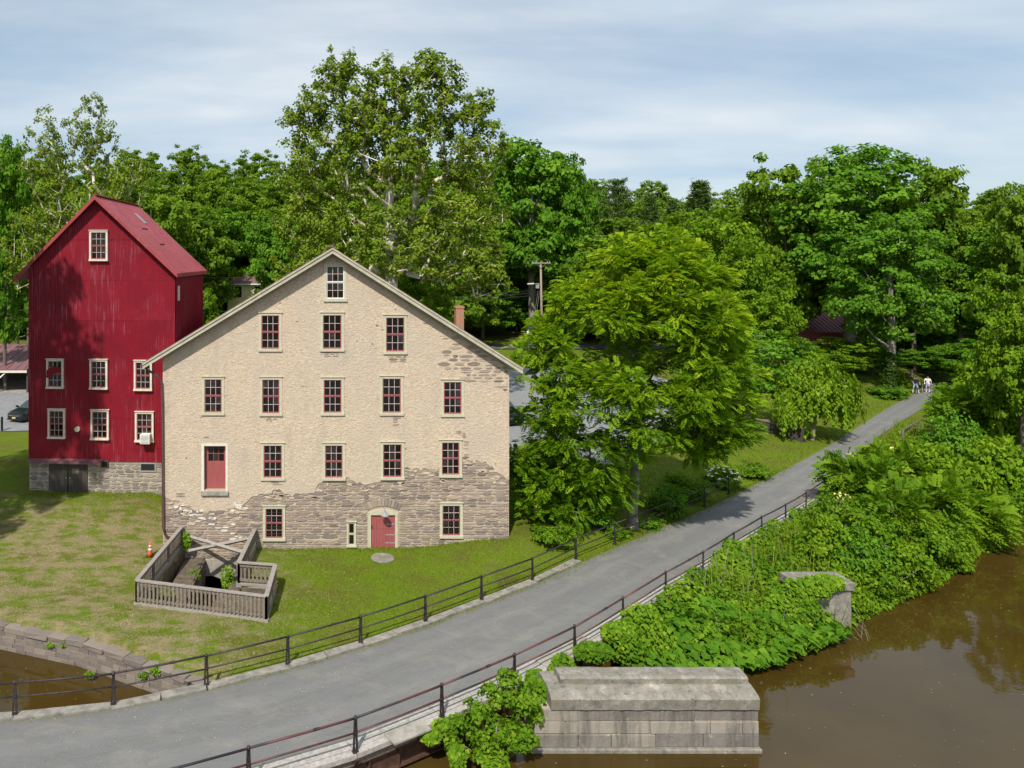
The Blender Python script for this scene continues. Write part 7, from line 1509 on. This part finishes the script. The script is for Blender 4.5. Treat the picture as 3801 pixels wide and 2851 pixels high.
blades('lawn_grass', 150000, (-17, 20), (24.5, 46), lambda x, y: lawn(x, y) & left_of_path(x, y) & (gr_.random(len(x)) < np.where(x < -2, 0.40, 1.0)), 0.02, 0.07, M['grass'], 'short green grass of the lawn before the mill', 0.013)
blades('dry_grass', 60000, (-18, 3), (25, 43), lambda x, y: lawn(x, y) & left_of_path(x, y) & (gr_.random(len(x)) < 0.7 * sstep(4, -6, x)) & (lump(x * 0.9, y * 1.3, 9) > 0.42), 0.01, 0.035, M['straw'], 'straw coloured dry grass left of the mill', 0.012, 1.6)
def fringe(x, y):
    d = y - np.interp(x, EL[:, 0], EL[:, 1]); return (np.abs(d + 0.05) < 0.35 + 0.25 * lump(x, y, 2)) & (x > 9.5)
blades('path_fringe', 60000, (9, 34), (31, 50), fringe, 0.05, 0.22, M['grass'], 'taller grass fringing the lawn side edge of the path', 0.016, 0.4)
blades('kerb_fringe', 60000, (-4, 10), (23.5, 33), lambda x, y: (np.abs(y - np.interp(x, EL[:, 0], EL[:, 1]) + 0.10) < 0.17 * np.clip(lump(x * 2, y, 4) * 1.6 - 0.35, 0, 1)), 0.06, 0.15, M['grass'], 'thin line of grass growing along the kerb', 0.014, 0.5)
def fr2(x, y): d = np.interp(x, RLINE[:, 0], RLINE[:, 1]) - y; return (d > -1.3) & (d < -0.55) & (lump(x, y, 8) > 0.45)
blades('deck_fringe', 22000, (19, 31), (34, 46), fr2, 0.02, 0.12, M['grass'], 'grass tufts along the water side railing far end', 0.014, 0.6)
blades('far_lawn_grass', 70000, (14, 62), (44, 78), lambda x, y: left_of_path(x, y), 0.04, 0.12, M['grass'], 'mown grass beyond the bright tree beside the path', 0.025, 0.5)
hanging('wing_wall_vines', [pv(2960, 2200, 30.1, 0.7, 0.4, 0.6), pv(3030, 2180, 30.2, 0.7, 0.5, 0.45), pv(2990, 2260, 29.9, 0.7, 0.4, 0.5), pv(3080, 2160, 30.5, 0.6, 0.5, 0.25), pv(2900, 2260, 29.8, 0.7, 0.4, 0.6)], 3600, 1, 0.18, M['lf_vine'], 'vines tumbling over the left part of the wing wall')

# tall weeds, bare stems and litter that break up the bank and the path
blades('bank_grass', 30000, (13, 50), (27, 62), lambda x, y: (dline(x, y) > 0.5) & (y > yedge(x) + 0.4) & (lump(x * 0.7, y * 0.9, 6) > 0.52), 0.7, 1.7, M['grass'], 'tall weedy grass standing among the bank plants', 0.02, 0.35)
bs_ = MB(); r = random.Random(61)
for k_ in range(90):
    x = r.uniform(13, 44); y = float(yedge(x)) + r.uniform(0.8, 6.5)
    if dline(np.array([x]), np.array([y]))[0] < 0.6: continue
    z = gz(x, y); h_ = r.uniform(0.9, 2.2); dx_, dy_ = r.uniform(-0.7, 0.7), r.uniform(-0.9, 0.2); bs_.tube([(x, y, z), (x + dx_ * 0.4, y + dy_ * 0.4, z + h_ * 0.6), (x + dx_, y + dy_, z + h_)], 0.016, 4, r2=0.006)
tag(bs_.build('bare_stems', M['woodtop']), 'bare pale stems poking out of the river bank growth', 'stems', kind='stuff')
pr_ = np.random.default_rng(91); n = 5200; ti_ = pr_.uniform(0, 1, n) ** 1.4 * (NP - 2); i0_ = ti_.astype(int); fr_ = (ti_ - i0_)[:, None]; ac_ = np.where(pr_.random(n) < 0.5, pr_.beta(0.5, 0.5, n), pr_.random(n))[:, None]
L_ = EL[i0_] * (1 - fr_) + EL[i0_ + 1] * fr_; R_ = ER[i0_] * (1 - fr_) + ER[i0_ + 1] * fr_; C = L_ * (1 - ac_) + R_ * ac_; C[:, 2] = 0.10 * np.minimum(ac_[:, 0], 1 - ac_[:, 0]) + 0.012
V, Fc = kites(C, np.tile([0, 0, 1.0], (n, 1)) + pr_.normal(0, 0.15, (n, 3)), np.c_[pr_.normal(size=(n, 2)), np.zeros(n)], pr_.uniform(0.02, 0.07, n), pr_.uniform(0.02, 0.045, n), 0.25)
tag(link('path_litter', np_mesh('path_litter', V, Fc, np.repeat(pr_.random(n), 4)), M['straw']), 'loose pale stones and bits of litter on the gravel path', 'litter', kind='stuff')
blades('wall_foot_grass', 16000, (-17, 10), (35.2, 42), lambda x, y: ((y > 35.55) & (y < 35.97) & (x > -2.9)) | ((y > 41.0) & (y < 41.6) & (x < -8)), 0.05, 0.2, M['grass'], 'longer grass tufts along the foot of the walls', 0.014, 0.4)

cover('ivy_tangle', 16000, (11.5, 46), (27, 60), lambda x, y: (dline(x, y) > 0.4) & (y > yedge(x) + 0.6) & (lump(x * 1.1, y * 0.8, 12) > 0.58), lambda x, y: 0.75 + 0.9 * np.clip(np.sin(x * 0.83 + 1.1 * np.sin(y * 0.6)) * np.sin(y * 0.9 + x * 0.37), -0.2, 1), 0.16, 0.7, M['lf_maple'], 'darker small leaved tangle mixed through the river bank growth', 13, depth=0.5)
cover('bank_edge_weeds', 9000, (20, 48), (28.5, 50), lambda x, y: np.abs(y - yedge(x) - 0.35) < 0.45, lambda x, y: 0.35 + 0.4 * lump(x * 2.2, y * 2.0, 3), 0.13, 0.45, M['lf_vine'], 'small ragged weeds along the waterline of the river bank', 15, depth=0.8)
